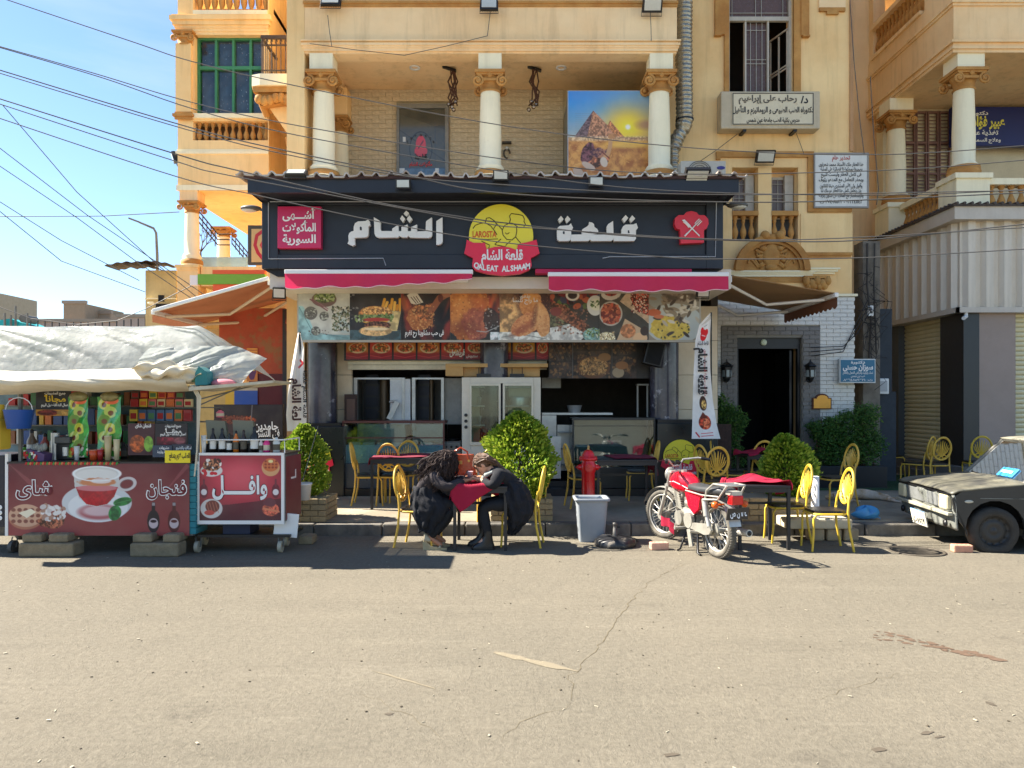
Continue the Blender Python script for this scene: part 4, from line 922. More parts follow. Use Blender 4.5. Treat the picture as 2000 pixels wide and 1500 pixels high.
cv.ell(55,132,26,17,(150,92,66),wob=.5,tex=.5,ts=6);cv.ell(38,120,12,22,(104,66,70),ang=20,wob=.4,tex=.4,ts=5);cv.ell(60,120,18,9,(188,130,100),wob=.8,tex=.6,ts=4,col2=(90,60,70))
cv.line([(70,130),(78,122),(82,108),(83,96)],8,(206,158,112));cv.ell(86,88,8,5,(196,142,96),ang=-12);cv.ell(92,86,4,3,(180,126,84));cv.line([(66,118),(80,130)],2,(120,60,50));cv.ell(40,146,15,6,(206,180,160),ang=30);cv.ell(20,158,12,8,(196,170,150),ang=40);cv.ell(70,138,7,10,(216,196,176),ang=-20)
cv.sheet('print',[(x0,Yq,z1),(x1,Yq,z1),(x0,Yq,z0),(x1,Yq,z0)],t)
# ================================================================ restaurant sign, canopy and fascia
Ys=11.2;sx_=lambda p:X(p,Ys);sz_=lambda p:Z(p,Ys)
m_sign=mat('charcoal sign panel',(34,38,48),rough=.45,var=.14,vs=1.5,bump=.08,bs=40)
SF=thing('shop_fascia','long charcoal sign board of the restaurant with big white lettering','shop sign',(sx_(962),Ys,sz_(527)))
x0,x1,z0,z1=sx_(513),sx_(1411),sz_(526),sz_(376)
b=MB();b.box(x0,x1,Ys,12.9,z0,z1);b.obj('sign_board',m_sign,SF)
b=MB();xi0,xi1,zi0,zi1=sx_(545),sx_(1378),sz_(498),sz_(402)
for a0,a1,c0,c1 in((x0+.002,xi0,z0,z1),(xi1,x1-.002,z0,z1),(xi0,xi1,zi1,z1),(xi0,xi1,z0,zi0)):b.box(a0,a1,Ys-.05,Ys-.001,c0,c1)
b.obj('raised_border',m_sign,SF,bevel=.008)
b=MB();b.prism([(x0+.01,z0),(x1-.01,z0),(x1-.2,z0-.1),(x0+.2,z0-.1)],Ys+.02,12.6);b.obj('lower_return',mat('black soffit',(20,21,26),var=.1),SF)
# letters traced as blocks
def ltr(s,ox,oy,sc):return[(sx_(ox+p[0]/sc),sz_(oy+p[1]/sc))for p in s]
LS=9.524
L1=[[(1745,330),(1858,258),(1862,700),(1845,740),(1800,765),(1745,770)],[(1555,340),(1575,318),(1665,260),(1668,580),(1650,625),(1600,640),(1392,638),(1385,520),(1548,515)],[(0,0)],[(1190,138),(1242,180),(1200,245),(1142,192)],[(1115,222),(1172,285),(1130,352),(1076,285)],[(1250,222),(1303,290),(1248,355),(1198,290)]]
L1[2]=[(932,470),(1045,395),(1050,515),(1100,515),(1102,440),(1215,390),(1218,515),(1280,515),(1282,440),(1390,392),(1391,638),(1260,632),(1225,600),(1205,632),(1120,630),(1060,605),(1030,632),(680,636),(625,610),(605,560),(592,258),(690,315),(713,340),(716,480),(735,512),(931,514)]
MEEM=[[(122,600),(140,550),(180,520),(220,512),(222,430),(245,370),(300,335),(440,328),(485,300),(512,330),(530,405),(492,428),(490,580),(470,622),(430,632),(290,635),(240,640),(238,700),(248,765),(200,788),(105,745),(128,700)]]
b=MB()
for s in L1+MEEM:b.prism(ltr(s,670,400,LS),Ys-.09,Ys-.012)
b.obj('lettering',m_white,SF,bevel=.004)['label']='left word of the sign in raised white Arabic letters'
hole_m=MB();hole_m.prism(ltr([(335,440),(355,430),(370,447),(370,500),(337,500)],670,400,LS),Ys-.094,Ys-.0905);hole_m.obj('letter_eye',m_sign,SF)
LS2=10.526
L2=[[(1495,610),(1498,530),(1530,470),(1580,435),(1740,432),(1800,408),(1832,500),(1790,555),(1792,720),(1760,768),(1345,772),(1330,735),(1345,640),(1500,640)],[(1195,470),(1225,425),(1325,360),(1335,635),(1342,640),(1328,735),(1290,768),(880,770),(860,740),(870,640),(1195,640)],[(835,382),(900,395),(935,425),(945,485),(1000,520),(1025,570),(1000,625),(870,640),(858,740),(815,770),(470,772),(465,740),(475,640),(700,635),(680,580),(700,530),(800,470),(838,420)],[(178,560),(195,500),(240,462),(420,450),(465,410),(510,500),(470,560),(472,640),(462,740),(420,770),(230,772),(185,740)],[(1580,240),(1636,300),(1555,395),(1508,320)],[(1715,245),(1776,312),(1690,395),(1658,320)],[(262,255),(315,325),(240,405),(202,330)],[(395,255),(457,325),(380,405),(342,325)]]
b=MB()
for s in L2:b.prism(ltr(s,1070,400,LS2),Ys-.09,Ys-.012)
b.obj('lettering',m_white,SF,bevel=.004)['label']='right word of the sign in raised white Arabic letters'
b=MB()
for s in([(1625,555),(1650,550),(1662,610),(1625,610)],[(822,575),(880,575),(878,610),(822,610)],[(300,575),(335,575),(335,632),(302,625)]):b.prism(ltr(s,1070,400,LS2),Ys-.094,Ys-.0905)
b.obj('letter_eye',m_sign,SF)
# thin conduit with clips
b=MB()
for pl in([(527,398),(527,507),(750,506),(755,520)],[(1176,506),(1190,503),(1395,503),(1397,396)],[(530,396),(1395,396)]):
 b.tube([(sx_(p[0]),Ys-.062,sz_(p[1]))for p in pl],.008,5)
b.obj('conduit',mat('pale conduit',(176,180,186)),SF)
# crimson square sign
t=thing('slogan_sign','crimson square sign with three lines of white Arabic at the left of the board','sign',(sx_(589),11.1,sz_(488)))
x0,x1,z0,z1=sx_(547),sx_(631),sz_(488),sz_(407)
b=MB();b.box(x0,x1,11.08,11.19,z0,z1);b.obj('sign_panel',mat('crimson acrylic',(196,30,84),rough=.3,var=.06),t,bevel=.006)
b=MB()
for i,(s,ww)in enumerate((('أشـــهى',.5),('المأكولات',.5),('السورية',.5))):text(b,s,(x0+x1)/2,z1-.125-i*.19,w=ww,h=.12,Y=11.075,bold=.028,depth=0)
b.obj('lettering',m_white,t)
# round yellow logo with ribbon
def logo(cx,cz_,r,Y,th,label,detail=True):
 t=thing('logo_sign',label,'sign',(cx,Y,cz_-r))
 yl=mat('logo yellow',(240,222,52),rough=.35,var=.05);rd=mat('logo red',(232,30,66),rough=.35,var=.06);ln=mat('logo line',(72,58,20),rough=.5)
 S_=r/62.0;U=lambda x:cx+(x-88)*S_;V=lambda y:cz_-(y-75)*S_
 b=MB();b.prism([(cx+r*math.cos(a),cz_+r*math.sin(a))for a in np.linspace(0,2*math.pi,49)[:-1]],Y-th,Y);b.obj('disc',yl,t)
 ou=[(22,82),(35,88),(57,88),(60,100),(75,96),(90,95),(105,97),(118,102),(121,90),(138,87),(156,82),(160,100),(162,108),(150,115),(145,117),(147,132),(142,140),(125,147),(90,151),(60,147),(38,141),(32,133),(34,117),(25,113),(17,108),(20,96)]
 b=MB();b.prism([(U(x),V(y))for x,y in ou],Y-th*1.35,Y-.001);b.obj('ribbon',rd,t)
 b=MB();L=lambda pts,w=.9:b.tube([(U(x),Y-th*1.02,V(y))for x,y in pts],w*S_,5)
 L([(34,60),(38,54),(48,50),(58,49),(68,55),(75,64),(80,72)]);L([(57,49),(60,40),(66,39),(76,46),(79,52),(74,60)]);L([(79,50),(90,62)]);L([(33,79),(60,81),(82,80)])
 L([(104,49),(106,42),(104,36),(108,31),(114,32),(122,33),(130,35),(133,42),(132,46),(135,52),(131,58),(122,58),(116,54),(110,50),(104,49)])
 L([(103,50),(95,54),(90,63),(92,73),(99,81),(109,82),(116,76),(118,66),(118,56)]);L([(96,68),(99,71),(104,68)]);L([(116,76),(122,84),(126,88)]);L([(76,90),(88,80)]);L([(76,91),(96,95),(98,91),(106,84)])
 L([(50,84),(66,92),(64,98)]);b.obj('line_art',ln,t)
 b=MB();text(b,'LAROSTA',U(56),V(71),w=46*S_,h=12*S_,Y=Y-th*1.05,bold=.03,arabic=False);b.obj('lettering',mat('orange letters',(224,92,36)),t)
 b=MB();text(b,'قلعة الشام',U(90),V(116),w=80*S_,h=19*S_,Y=Y-th*1.4,bold=.035)
 for i,ch in enumerate('QALEAT ALSHAAM'):
  a=(i-6.5)*7.6;text(b,ch,U(90+a),V(138-5.0*(a/48)**2),h=11*S_,Y=Y-th*1.4,bold=.04,arabic=False,squash=.8)if ch!=' ' else None
 b.obj('lettering',m_white,t);return t
logo(sx_(979),sz_(466),62*Ys/F,11.12,.07,'round yellow logo with a red ribbon at the centre of the shop sign')
# red chef hat emblem with cutlery
t=thing('chef_hat_sign','red chef hat emblem with white knife and fork at the right of the sign','sign',(sx_(1346),11.1,sz_(479)))
q_=[(1326,479),(1325,452),(1318,450),(1314,441),(1315,430),(1322,424),(1332,424),(1337,418),(1347,416),(1357,419),(1361,424),(1372,424),(1379,431),(1380,441),(1376,450),(1371,453),(1371,477)]
b=MB();b.prism([(sx_(x),sz_(y))for x,y in q_],11.08,11.19);b.obj('hat_panel',mat('hat red',(222,44,62),rough=.35,var=.06),t,bevel=.006)
b=MB();yy=11.065
for pl,ww in(([(1331,437),(1346,449),(1362,465)],3.2),([(1333,465),(1348,450),(1356,441)],2.6)):b.tube([(sx_(x),yy,sz_(y))for x,y in pl],[ww*.0052,ww*.0035,ww*.003][:len(pl)],6)
for dx in(-2.4,0,2.4):b.tube([(sx_(1355+dx),yy,sz_(443+dx*.9)),(sx_(1364+dx),yy,sz_(434+dx*.9))],.0075,5)
b.prism([(sx_(1328),sz_(434)),(sx_(1333),sz_(433)),(sx_(1345),sz_(445)),(sx_(1341),sz_(449))],11.06,11.075);b.obj('cutlery',m_white,t)
# canopy over the sign with corrugated tin roof
CP=thing('sign_canopy','charcoal canopy with a weathered corrugated tin roof above the shop sign','canopy',(sx_(962),10.9,sz_(376)))
Yk=10.55;kx=lambda p:X(p,Yk);kz=lambda p:Z(p,Yk)
b=MB();xa,xb=kx(470),kx(1450);b.box(xa+.1,xb-.05,Yk,Yk+.06,kz(376),kz(349));b.prism([(xa+.1,kz(350)),(xa+.1,kz(374)),(sx_(513)-.02,sz_(395)),(sx_(513)+.1,sz_(395)),(xa+.4,kz(350))],Yk+.06,11.6)
b.prism([(xb-.05,kz(350)),(xb-.05,kz(374)),(sx_(1411)+.02,sz_(392)),(sx_(1411)-.1,sz_(392)),(xb-.4,kz(350))],Yk+.06,11.6);b.box(xa+.2,xb-.2,Yk+.06,12.8,kz(366),kz(350));b.obj('soffit',m_sign,CP)
b=MB();per=29*Yk/F;nx=int((xb-xa)/(per/8));zr=kz(346)
def roof(u,v):
 x=xa-.05+u*(xb-xa+.1);ph=(x-xa)/per%1
 h=.0 if ph>.36 else.055*math.sin(ph/.36*math.pi)**.5
 return(x,Yk-.07+v*2.3,zr+h+v*.12+.012*math.sin(x*3)*(1-v)+.008*math.sin(x*11))
b.grid(roof,nx,6,smooth=False);b.obj('tin_roof',mat('weathered tin',(226,220,212),rough=.6,var=.3,vs=2,metal=.0,col2=(170,150,136),spots=.34,spot_col=(120,100,90),sps=5),CP,solid=.02)
b=MB();b.box(xa+.05,xb,Yk-.03,Yk+.03,kz(350),kz(344));b.obj('batten',mat('brown batten',(74,46,42),var=.3),CP)
# cream cassette band under the sign and pelmet
Yf_=11.3
b=MB();b.box(X(527,Yf_),X(1428,Yf_),Yf_,12.6,Z(564,Yf_),Z(526,Yf_)-.0);PB=b.obj('pelmet_band',mat('cream pelmet',(222,212,196),rough=.6,var=.1))
tag(PB,'long plain cream pelmet running between the shop sign and the food photo strip','pelmet')
# red awnings, almost rolled in
m_awf=mat('crimson awning fabric',(226,60,104),rough=.8,var=.06,trl=.35);m_alu=mat('white aluminium',(232,230,226),rough=.35,var=.05)
def red_awning(label,xa,xb,zbar,Yb_,tip,va,drop):
 t=thing('folding_awning',label,'awning',((xa+xb)/2,Yb_,zbar))
 b=MB();b.box(xa,xb,Yb_-.05,Yb_+.03,zbar,zbar+.065);b.obj('front_bar',m_alu,t,bevel=.01)
 b=MB()
 n=80
 def fn(u,v):
  x=xa+.01+u*(xb-xa-.02);d=drop(u)+.012*math.sin(u*46)+.008*math.sin(u*17);return(x,Yb_-.055+.03*v*math.sin(u*23)+.02*v,zbar-v*d)
 b.grid(fn,n,6);b.obj('valance',m_awf,t)
 b=MB();b.tube([fn(u,1.0)for u in np.linspace(0,1,80)],.007,5);b.obj('valance_trim',mat('pale trim',(240,200,205)),t)
 b=MB();b.grid(lambda u,v:(xa+.02+u*(xb-xa-.04),Yb_+.03+v*(Yf_-Yb_-.03),zbar+.05+v*.06),8,3);b.obj('canvas',m_awf,t)
 b=MB();b.cyl((xa+.1,Yf_-.03,zbar-.02),(xb-.1,Yf_-.03,zbar-.02),.035);b.obj('torsion_bar',m_alu,t)
 for k in(0,1):
  xx=xa+.3 if k==0 else xb-.3;s=1 if k==0 else-1
  b=MB();b.tube([(xx,Yf_-.05,zbar-.03),(xx+s*.8,(Yf_+Yb_)/2,zbar-.02),(xx+s*.1,Yb_+.03,zbar+.02)],.02,6);b.obj('folding_arm',m_alu,t)
 return t
Ya=10.85
red_awning('crimson awning rolled almost shut left of the round logo',X(557,Ya),X(924,Ya),Z(536,Ya),Ya,0,0,lambda u:.2-.13*u**2.5)
red_awning('crimson awning with a wavy valance right of the round logo',X(1070,10.8),X(1422,10.8),Z(541,10.8),10.8,0,0,lambda u:.19+.02*math.sin(u*3))
b=MB();b.box(X(1045,11.25),X(1345,11.25),11.05,11.28,Z(538,11.25),Z(530,11.25));tag(b.obj('rolled_canvas',m_awf),'crimson rolled canvas behind the top of the right red awning','canvas roll')
# food photo strip
Yp=11.8;fx=lambda p:X(p,Yp);fz=lambda p:Z(p,Yp)
FS=thing('food_photo_strip','long strip of food photographs above the open shop front','photo banner',(fx(975),Yp,fz(665)))
b=MB();b.box(fx(580),fx(1369),Yp+.01,Yp+.1,fz(668),fz(560));b.obj('backing',mat('strip frame',(186,180,166),rough=.5),FS)
def panel(name,cv,px0,px1,py0,py1,Y,parent,lab=None,m=None):
 o=cv.sheet(name,[(X(px0,Y),Y,Z(py0,Y)),(X(px1,Y),Y,Z(py0,Y)),(X(px0,Y),Y,Z(py1,Y)),(X(px1,Y),Y,Z(py1,Y))],parent,m)
 if lab:o['label']=lab
 return o
G=[(92,120,60),(120,146,80),(60,86,50),(150,170,110),(200,206,180)]
cv=Cv(100,102,(200,200,186),1.6);cv.blend(np.ones_like(cv.xx)*.5,(190,196,188),.15,30);cv.poly([(0,34),(10,36),(34,90),(100,92),(100,102),(0,102)],(142,182,182),tex=.15,ts=18);cv.line([(2,38),(28,86),(96,98)],1.2,(96,136,138))
cv.ell(50,22,24,15,(108,84,78));cv.ell(51,18,21,11,(96,110,56),wob=.4,tex=.4,ts=4);cv.dots(60,(34,9,70,26),(1.5,3.5),G,2);cv.line([(23,22),(56,44)],2.5,(130,84,92));cv.line([(27,21),(58,41)],1.5,(150,100,110))
for ex,ey,rr in((24,49,13),(50,55,9),(34,84,9)):cv.ell(ex,ey,rr,rr,(100,100,94));cv.dots(26,(ex-rr*.7,ey-rr*.7,ex+rr*.7,ey+rr*.7),(1,2.6),[(180,184,170),(84,84,76),(130,134,118)],int(ex))
cv.ell(93,66,26,22,(176,190,184));cv.dots(200,(66,36,100,84),(1.2,3.2),[(206,204,188),(84,96,60),(120,124,96),(60,64,50),(168,160,136)],5);cv.dots(16,(20,80,62,92),(.6,1.5),[(90,84,74)],6);panel('print',cv,583,683,563,664,Yp,FS,'photo of salads and herbs on a pale cloth')
cv=Cv(100,102,(30,32,38),1.6);cv.blend(np.ones_like(cv.xx)*.5,(40,42,48),.3,25);cv.rect(0,82,100,102,(64,88,92),tex=.2,ts=10);cv.dots(20,(0,10,20,60),(1,3),[(16,16,18),(120,120,118),(60,60,62)],3)
for i in range(7):cv.line([(62+i*6,46-(i%2)*4),(68+i*5,22+(i%3)*6)],5.5,[(222,160,50),(236,184,78),(206,140,40)][i%3])
cv.poly([(74,44),(100,46),(92,84),(78,84)],(206,186,130),tex=.15);cv.ell(50,50,33,15,(182,120,64),tex=.3,ts=4);cv.ell(52,45,29,9,(206,152,92),tex=.4,ts=3);cv.dots(60,(26,38,76,48),(.6,1.2),[(236,206,150),(150,90,44)],4);cv.rect(18,52,84,62,(86,110,58),tex=.5,ts=4);cv.dots(90,(10,52,84,66),(1.5,4),G,8);cv.ell(52,62,26,4,(176,60,50));cv.poly([(24,66),(78,64),(60,74),(36,70)],(222,170,70));cv.ell(54,72,26,7,(98,62,48),tex=.5,ts=3,wob=.2);cv.ell(50,84,32,10,(214,176,120),tex=.2,ts=5);cv.ell(52,80,24,3,(244,224,180));panel('print',cv,683.3,783,563,664,Yp,FS,'photo of a burger with chips on a dark ground')
cv=Cv(97,102,(26,20,24),1.6)
def flame(cv,n,box,seed):
 q=random.Random(seed)
 for i in range(n):
  x,y=q.uniform(box[0],box[2]),q.uniform(box[1],box[3]);cv.ell(x,y,q.uniform(3,8),q.uniform(10,26),q.choice([(196,70,44),(224,110,56),(150,44,40),(110,30,34)]),ang=q.uniform(-25,25),soft=5,op=.6,wob=.8,ws=12)
flame(cv,18,(0,10,97,100),4);cv.ell(60,40,26,40,(24,20,24),ang=30,soft=10,op=.9);cv.ell(38,58,26,26,(156,92,50),wob=.3,tex=.4,ts=5,col2=(190,120,66));cv.poly([(20,42),(66,28),(60,66),(30,60)],(164,98,54),tex=.4,ts=4);cv.line([(60,44),(76,20),(90,12)],13,(150,88,60));cv.ell(90,12,9,6,(170,110,84),wob=.4);cv.ell(78,20,5,8,(96,40,36));cv.dots(130,(18,30,66,80),(.8,2.4),[(206,146,84),(110,58,34),(176,100,50),(226,176,110)],3,op=.7)
cv.poly([(12,14),(28,4),(44,28),(30,32),(20,30)],(216,208,190));[cv.line([(20+k*5,18-k*1),(30+k*4,30-k)],1.4,(60,40,36))for k in range(3)]
panel('print',cv,783.3,879,563,664,Yp,FS,'photo of a grilled steak on a fork over flames')
t_=MB();text(t_,'فى حب مشاوينا رح تغرم',X(829,Yp),Z(652,Yp),w=.62,h=.08,Y=Yp-.004,bold=.03);t_.obj('lettering',m_white,FS)
cv=Cv(97,102,(40,42,42),1.6);flame(cv,14,(60,10,97,60),9);cv.ell(34,50,46,52,(166,92,46),wob=.3,tex=.5,ts=8,col2=(206,132,66));cv.ell(52,70,28,34,(150,70,60),wob=.5,tex=.5,ts=6,col2=(196,110,84),op=.8);cv.ell(22,34,16,22,(226,150,78),20,soft=14,op=.7);cv.ell(58,30,18,12,(206,110,60),30,soft=10,op=.7);cv.ell(30,78,26,14,(120,54,34),soft=12,op=.6);cv.dots(160,(2,8,78,98),(.6,2.2),[(236,180,100),(96,44,26),(190,104,48),(240,200,130)],3,op=.4);cv.ell(80,62,15,22,(50,40,38),wob=.5,op=.8);cv.dots(60,(66,40,96,80),(1,2.5),[(190,184,176),(40,34,32)],8,op=.7);cv.line([(52,84),(70,86),(96,74)],1.6,(176,178,174));cv.rect(78,86,97,102,(196,206,204),tex=.3);panel('print',cv,879.3,976,563,664,Yp,FS,'photo of a roasted chicken close up')
cv=Cv(96,102,(70,40,36),1.6);cv.ell(14,60,26,46,(206,160,104),soft=18,tex=.3,ts=10);cv.rect(0,86,96,102,(206,206,196),tex=.2);cv.line([(4,96),(40,90),(90,100)],1.2,(120,122,116));cv.ell(58,30,20,26,(196,122,66),ang=20,wob=.3,tex=.4,ts=4,col2=(216,150,86));cv.ell(52,70,34,19,(200,122,76),ang=-32,wob=.25,tex=.4,ts=4,col2=(226,160,100));cv.ell(80,62,15,34,(206,140,84),ang=-8,wob=.25,tex=.4,ts=4,col2=(226,170,110));cv.ell(58,20,12,10,(236,170,90),soft=8,op=.7);cv.ell(44,80,24,7,(150,74,50),-30,soft=6,op=.6);cv.ell(78,50,7,20,(240,190,130),-8,soft=8,op=.6);cv.ell(66,56,4,20,(90,50,40),10,soft=6,op=.6);cv.dots(190,(18,12,94,90),(.6,1.6),[(240,200,140),(150,78,46),(220,140,84)],4,op=.45);panel('print',cv,976.3,1074,563,664,Yp,FS,'photo of crumbed chicken wings on paper')
t_=MB();text(t_,'طعم',X(1026,Yp),Z(580,Yp),w=.16,h=.06,Y=Yp-.004,bold=.01);text(t_,'ما راح تنسا',X(1026,Yp),Z(588,Yp),w=.4,h=.07,Y=Yp-.004,bold=.01);t_.obj('lettering',m_white,FS)
cv=Cv(97,102,(58,56,50),1.6);cv.dots(60,(0,0,97,40),(3,9),[(120,40,44),(70,70,90),(176,90,60),(90,110,60),(44,30,32)],3);cv.ring(44,14,11,9,2,(226,220,206));cv.ell(44,14,9,7,(60,50,48));cv.ell(16,64,26,16,(96,96,66),tex=.4,ts=5);cv.poly([(0,78),(40,70),(80,84),(60,102),(0,102)],(206,206,198),tex=.15);cv.poly([(0,26),(30,34),(80,78),(74,92),(30,66),(0,46)],(116,70,46),tex=.5,ts=4);cv.dots(120,(10,34,78,90),(1,3),[(90,54,40),(150,96,70),(60,40,34),(176,120,90)],6,op=.7);cv.ell(12,46,11,9,(130,56,50));cv.ell(84,92,20,14,(130,170,160),tex=.3);cv.dots(50,(70,78,97,96),(1,2.5),G,7);cv.ell(88,34,16,20,(214,214,204));cv.ell(90,32,12,12,(226,224,200));cv.dots(20,(80,24,97,38),(1,3),G,9);panel('print',cv,1074.3,1171,563,664,Yp,FS,'photo of kebabs and dips on plates')
cv=Cv(97,102,(66,64,56),1.6);cv.blend(np.ones_like(cv.xx)*.4,(86,84,74),.3,20);cv.ell(22,50,23,24,(190,180,166));cv.ell(22,50,20,21,(150,66,44),tex=.4,ts=5);cv.dots(50,(6,34,38,66),(2,5),[(176,86,56),(120,44,34),(206,120,80)],3);cv.ell(22,8,20,16,(214,206,190),wob=.3);cv.ell(22,6,14,10,(140,60,50),tex=.4,ts=4);cv.poly([(60,0),(97,0),(97,70),(86,60),(40,26)],(196,170,140),tex=.1);cv.poly([(66,0),(97,0),(97,54),(74,46),(60,20)],(150,72,56),tex=.5,ts=3);cv.dots(170,(62,2,95,48),(.8,2),[(236,216,196),(110,44,40),(60,30,30),(214,180,150)],4);cv.poly([(50,60),(94,86),(88,102),(34,102)],(204,176,140));cv.ell(56,84,15,14,(196,130,84),tex=.2,ts=5);cv.ell(80,98,14,11,(226,186,140));cv.ell(88,84,8,9,(60,46,40));cv.ell(14,98,17,12,(226,206,160),tex=.5,ts=2);cv.dots(40,(0,84,30,102),(1,2.4),[(240,226,186),(190,160,110)],5,asp=.3);panel('print',cv,1171.3,1267,563,664,Yp,FS,'photo of bowls and pizza on a slate table')
cv=Cv(99,102,(150,140,122),1.6);cv.rect(0,0,99,26,(130,116,100),tex=.3,ts=10);cv.ell(14,22,14,16,(150,154,146));cv.ell(50,70,56,40,(190,196,190));cv.ell(40,78,38,24,(206,176,66),wob=.3,tex=.3,ts=5,col2=(226,200,90));cv.dots(20,(10,66,78,98),(1.5,3),[(84,80,36)],3)
q=random.Random(4)
for i in range(60):x=q.gauss(56,22);y=q.gauss(46,17);cv.ell(x,y,8,3,q.choice([(196,184,160),(104,88,70),(220,212,194),(66,56,48),(150,136,112)]),ang=q.uniform(0,180),soft=1)
cv.ell(10,48,14,7,(196,104,66));cv.ell(20,56,10,4,(206,120,80));panel('print',cv,1267.3,1366,563,664,Yp,FS,'photo of sliced shawarma over yellow rice')
# side awnings
def side_awning(name,label,xm,zm,xo_,zo,y0,y1,fab,under,scallop,arm):
 t=thing(name,label,'awning',((xm+xo_)/2,(y0+y1)/2,zo))
 s=1 if xo_>xm else-1
 b=MB();b.grid(lambda u,v:(xm+u*(xo_-xm),y0+v*(y1-y0),zm+u*(zo-zm)+.06+.012*math.sin(v*9)),10,16);b.obj('canvas',fab,t,solid=.008)
 b=MB();b.cb(((xm+xo_)/2,y0-.03,(zm+zo)/2+.05),(math.hypot(xo_-xm,zo-zm),.05,.055),ry=-math.atan2(zo-zm,xo_-xm))if scallop is None else None
 b.cb((xo_,(y0+y1)/2,zo+.03),(.06,y1-y0+.06,.07));b.cb((xm,(y0+y1)/2,zm+.0),(.08,y1-y0,.1));b.obj('frame_bar',m_alu,t,bevel=.01)
 for yy in(y0+.2,y1-.5):
  b=MB();k=Vector(((xm*.5+xo_*.5),yy+.55,(zm+zo)/2-.16));b.tube([(xm,yy,zm-.03),k,(xo_-s*.05,yy+.1,zo)],.028,6);b.obj('folding_arm',arm,t)
 b=MB();n=26
 def vf(u,v):return(xo_+s*.02,y0+u*(y1-y0),zo+.02-v*((.16+.035*abs(math.sin(u*n*1.57)))if scallop else.14))
 b.grid(vf,n*6,3);b.obj('valance',under,t);return t
side_awning('beige_awning','beige side awning with a scalloped edge reaching over the entrance on the right',X(1425,11.5),Z(545,11.5),X(1633,11.5),Z(580,11.5),11.5,13.75,mat('beige canvas',(186,150,110),rough=.85,var=.1,trl=.25),mat('brown canvas edge',(120,78,54),rough=.85,var=.1),True,m_alu)
side_awning('orange_awning','terracotta side awning reaching left over the tarpaulined stall',X(527,11.5),Z(550,11.5),X(300,11.5),Z(614,11.5),11.5,13.4,mat('terracotta canvas',(180,128,96),rough=.85,var=.12,trl=.3),mat('terracotta canvas edge',(158,104,76),rough=.85,var=.12,trl=.2),None,mat('beige arm',(214,190,160),rough=.5))
# ================================================================ open shop front and its equipment
K=thing('kitchen_room','open restaurant kitchen with marble columns behind the food photo strip','kitchen',(-.3,13,.36))
fl=.36
b=MB();b.box(-3.72,-3.6,12.9,16.3,fl,3.7);b.box(3.5,3.62,13.0,16.3,fl,3.7);b.box(-3.72,3.62,16.2,16.3,fl,3.7);b.obj('dark_wall',mat('dim kitchen wall',(84,78,72),rough=.8,var=.3),K)  # dimness of the kitchen interior is put into the wall colour
b=MB();b.box(-3.7,3.6,12.0,16.2,3.7,3.76);b.obj('kitchen_ceiling',mat('kitchen ceiling',(170,164,152),var=.2),K)
m_tile=mat('beige marble tile',(236,216,184),rough=.35,var=.12,vs=2,col2=(226,204,168))
for(xa,xb)in((-3.06,X(688,13)),(X(1318,13),3.6)):
 z=fl
 while z<3.3:t_=MB();t_.box(xa,xb,12.95,13.05,z+.004,min(3.5,z+.6));t_.obj('tile',m_tile,K);z+=.604
m_mar=mat('grey veined marble',(88,86,98),rough=.2,var=.35,vs=2.5,col2=(56,54,66),spots=.36,spot_col=(150,148,156),sps=3)
for px,z0 in((625,1.0),(965,2.2),(1300,1.0)):
 cx_=X(px,12.5);b=MB();b.lathe([(.245,fl),(.245,3.0)],(cx_,12.62,0),28);o=b.obj('marble_column',m_mar,K)
 b=MB();b.box(cx_-.27,cx_+.27,12.35,12.9,2.72,2.86);b.box(cx_-.25,cx_+.25,12.4,12.88,2.86,3.7);b.obj('column_cap',mat('cream cap',(196,184,160)),o)
# menu boards
Ym=12.75
MN=thing('menu_boards','row of red and yellow menu pictures under the left of the photo strip','menu boards',(X(870,Ym),Ym,Z(702,Ym)))
px=676;q=random.Random(11);k=0
while px<1070:
 w_=43;cv=Cv(43,34,(150,24,30),1.5);cv.rect(0,0,43,20,q.choice([(206,150,40),(190,120,40),(200,60,40)]),soft=6);cv.ell(22,12,17,10,(216,190,150));cv.ell(22,11,14,8,(176,84,44),tex=.4,ts=3);cv.dots(34,(8,3,36,18),(1,2.6),[(206,120,60),(120,50,30),(226,180,110),(90,110,50)],k);cv.rect(0,25,43,34,(140,16,36));cv.line([(0,26),(22,30),(43,26)],1.4,(196,60,60))
 panel('picture',cv,px,min(px+w_,1071),668,702,Ym,MN);px+=w_+3.5;k+=1
b=MB();text(b,'قريشعل',X(893,Ym),Z(690,Ym),w=.26,h=.1,Y=Ym-.01,bold=.03);text(b,'سندويش',X(922,Ym),Z(696,Ym),w=.2,h=.05,Y=Ym-.01,bold=.02);b.obj('lettering',m_white,MN)
b=MB();b.box(X(672,Ym),X(1072,Ym),Ym+.005,Ym+.06,Z(704,Ym),Z(662,Ym));b.obj('backing',m_blk,MN)
cv=Cv(220,76,(30,26,26),1.4)
for(a,c_,d_,e_)in((0,0,52,42),(0,43,52,76),(53,0,138,20),(53,21,138,76),(139,0,192,30),(139,31,192,76)):
 cv.rect(a,c_,d_,e_,(54,42,36),tex=.4,ts=12);cv.dots(int((d_-a)*(e_-c_)/30),(a+3,c_+3,d_-3,e_-3),(1,4),[(120,84,50),(84,54,36),(150,110,66),(60,44,34)],a+c_,op=.8)
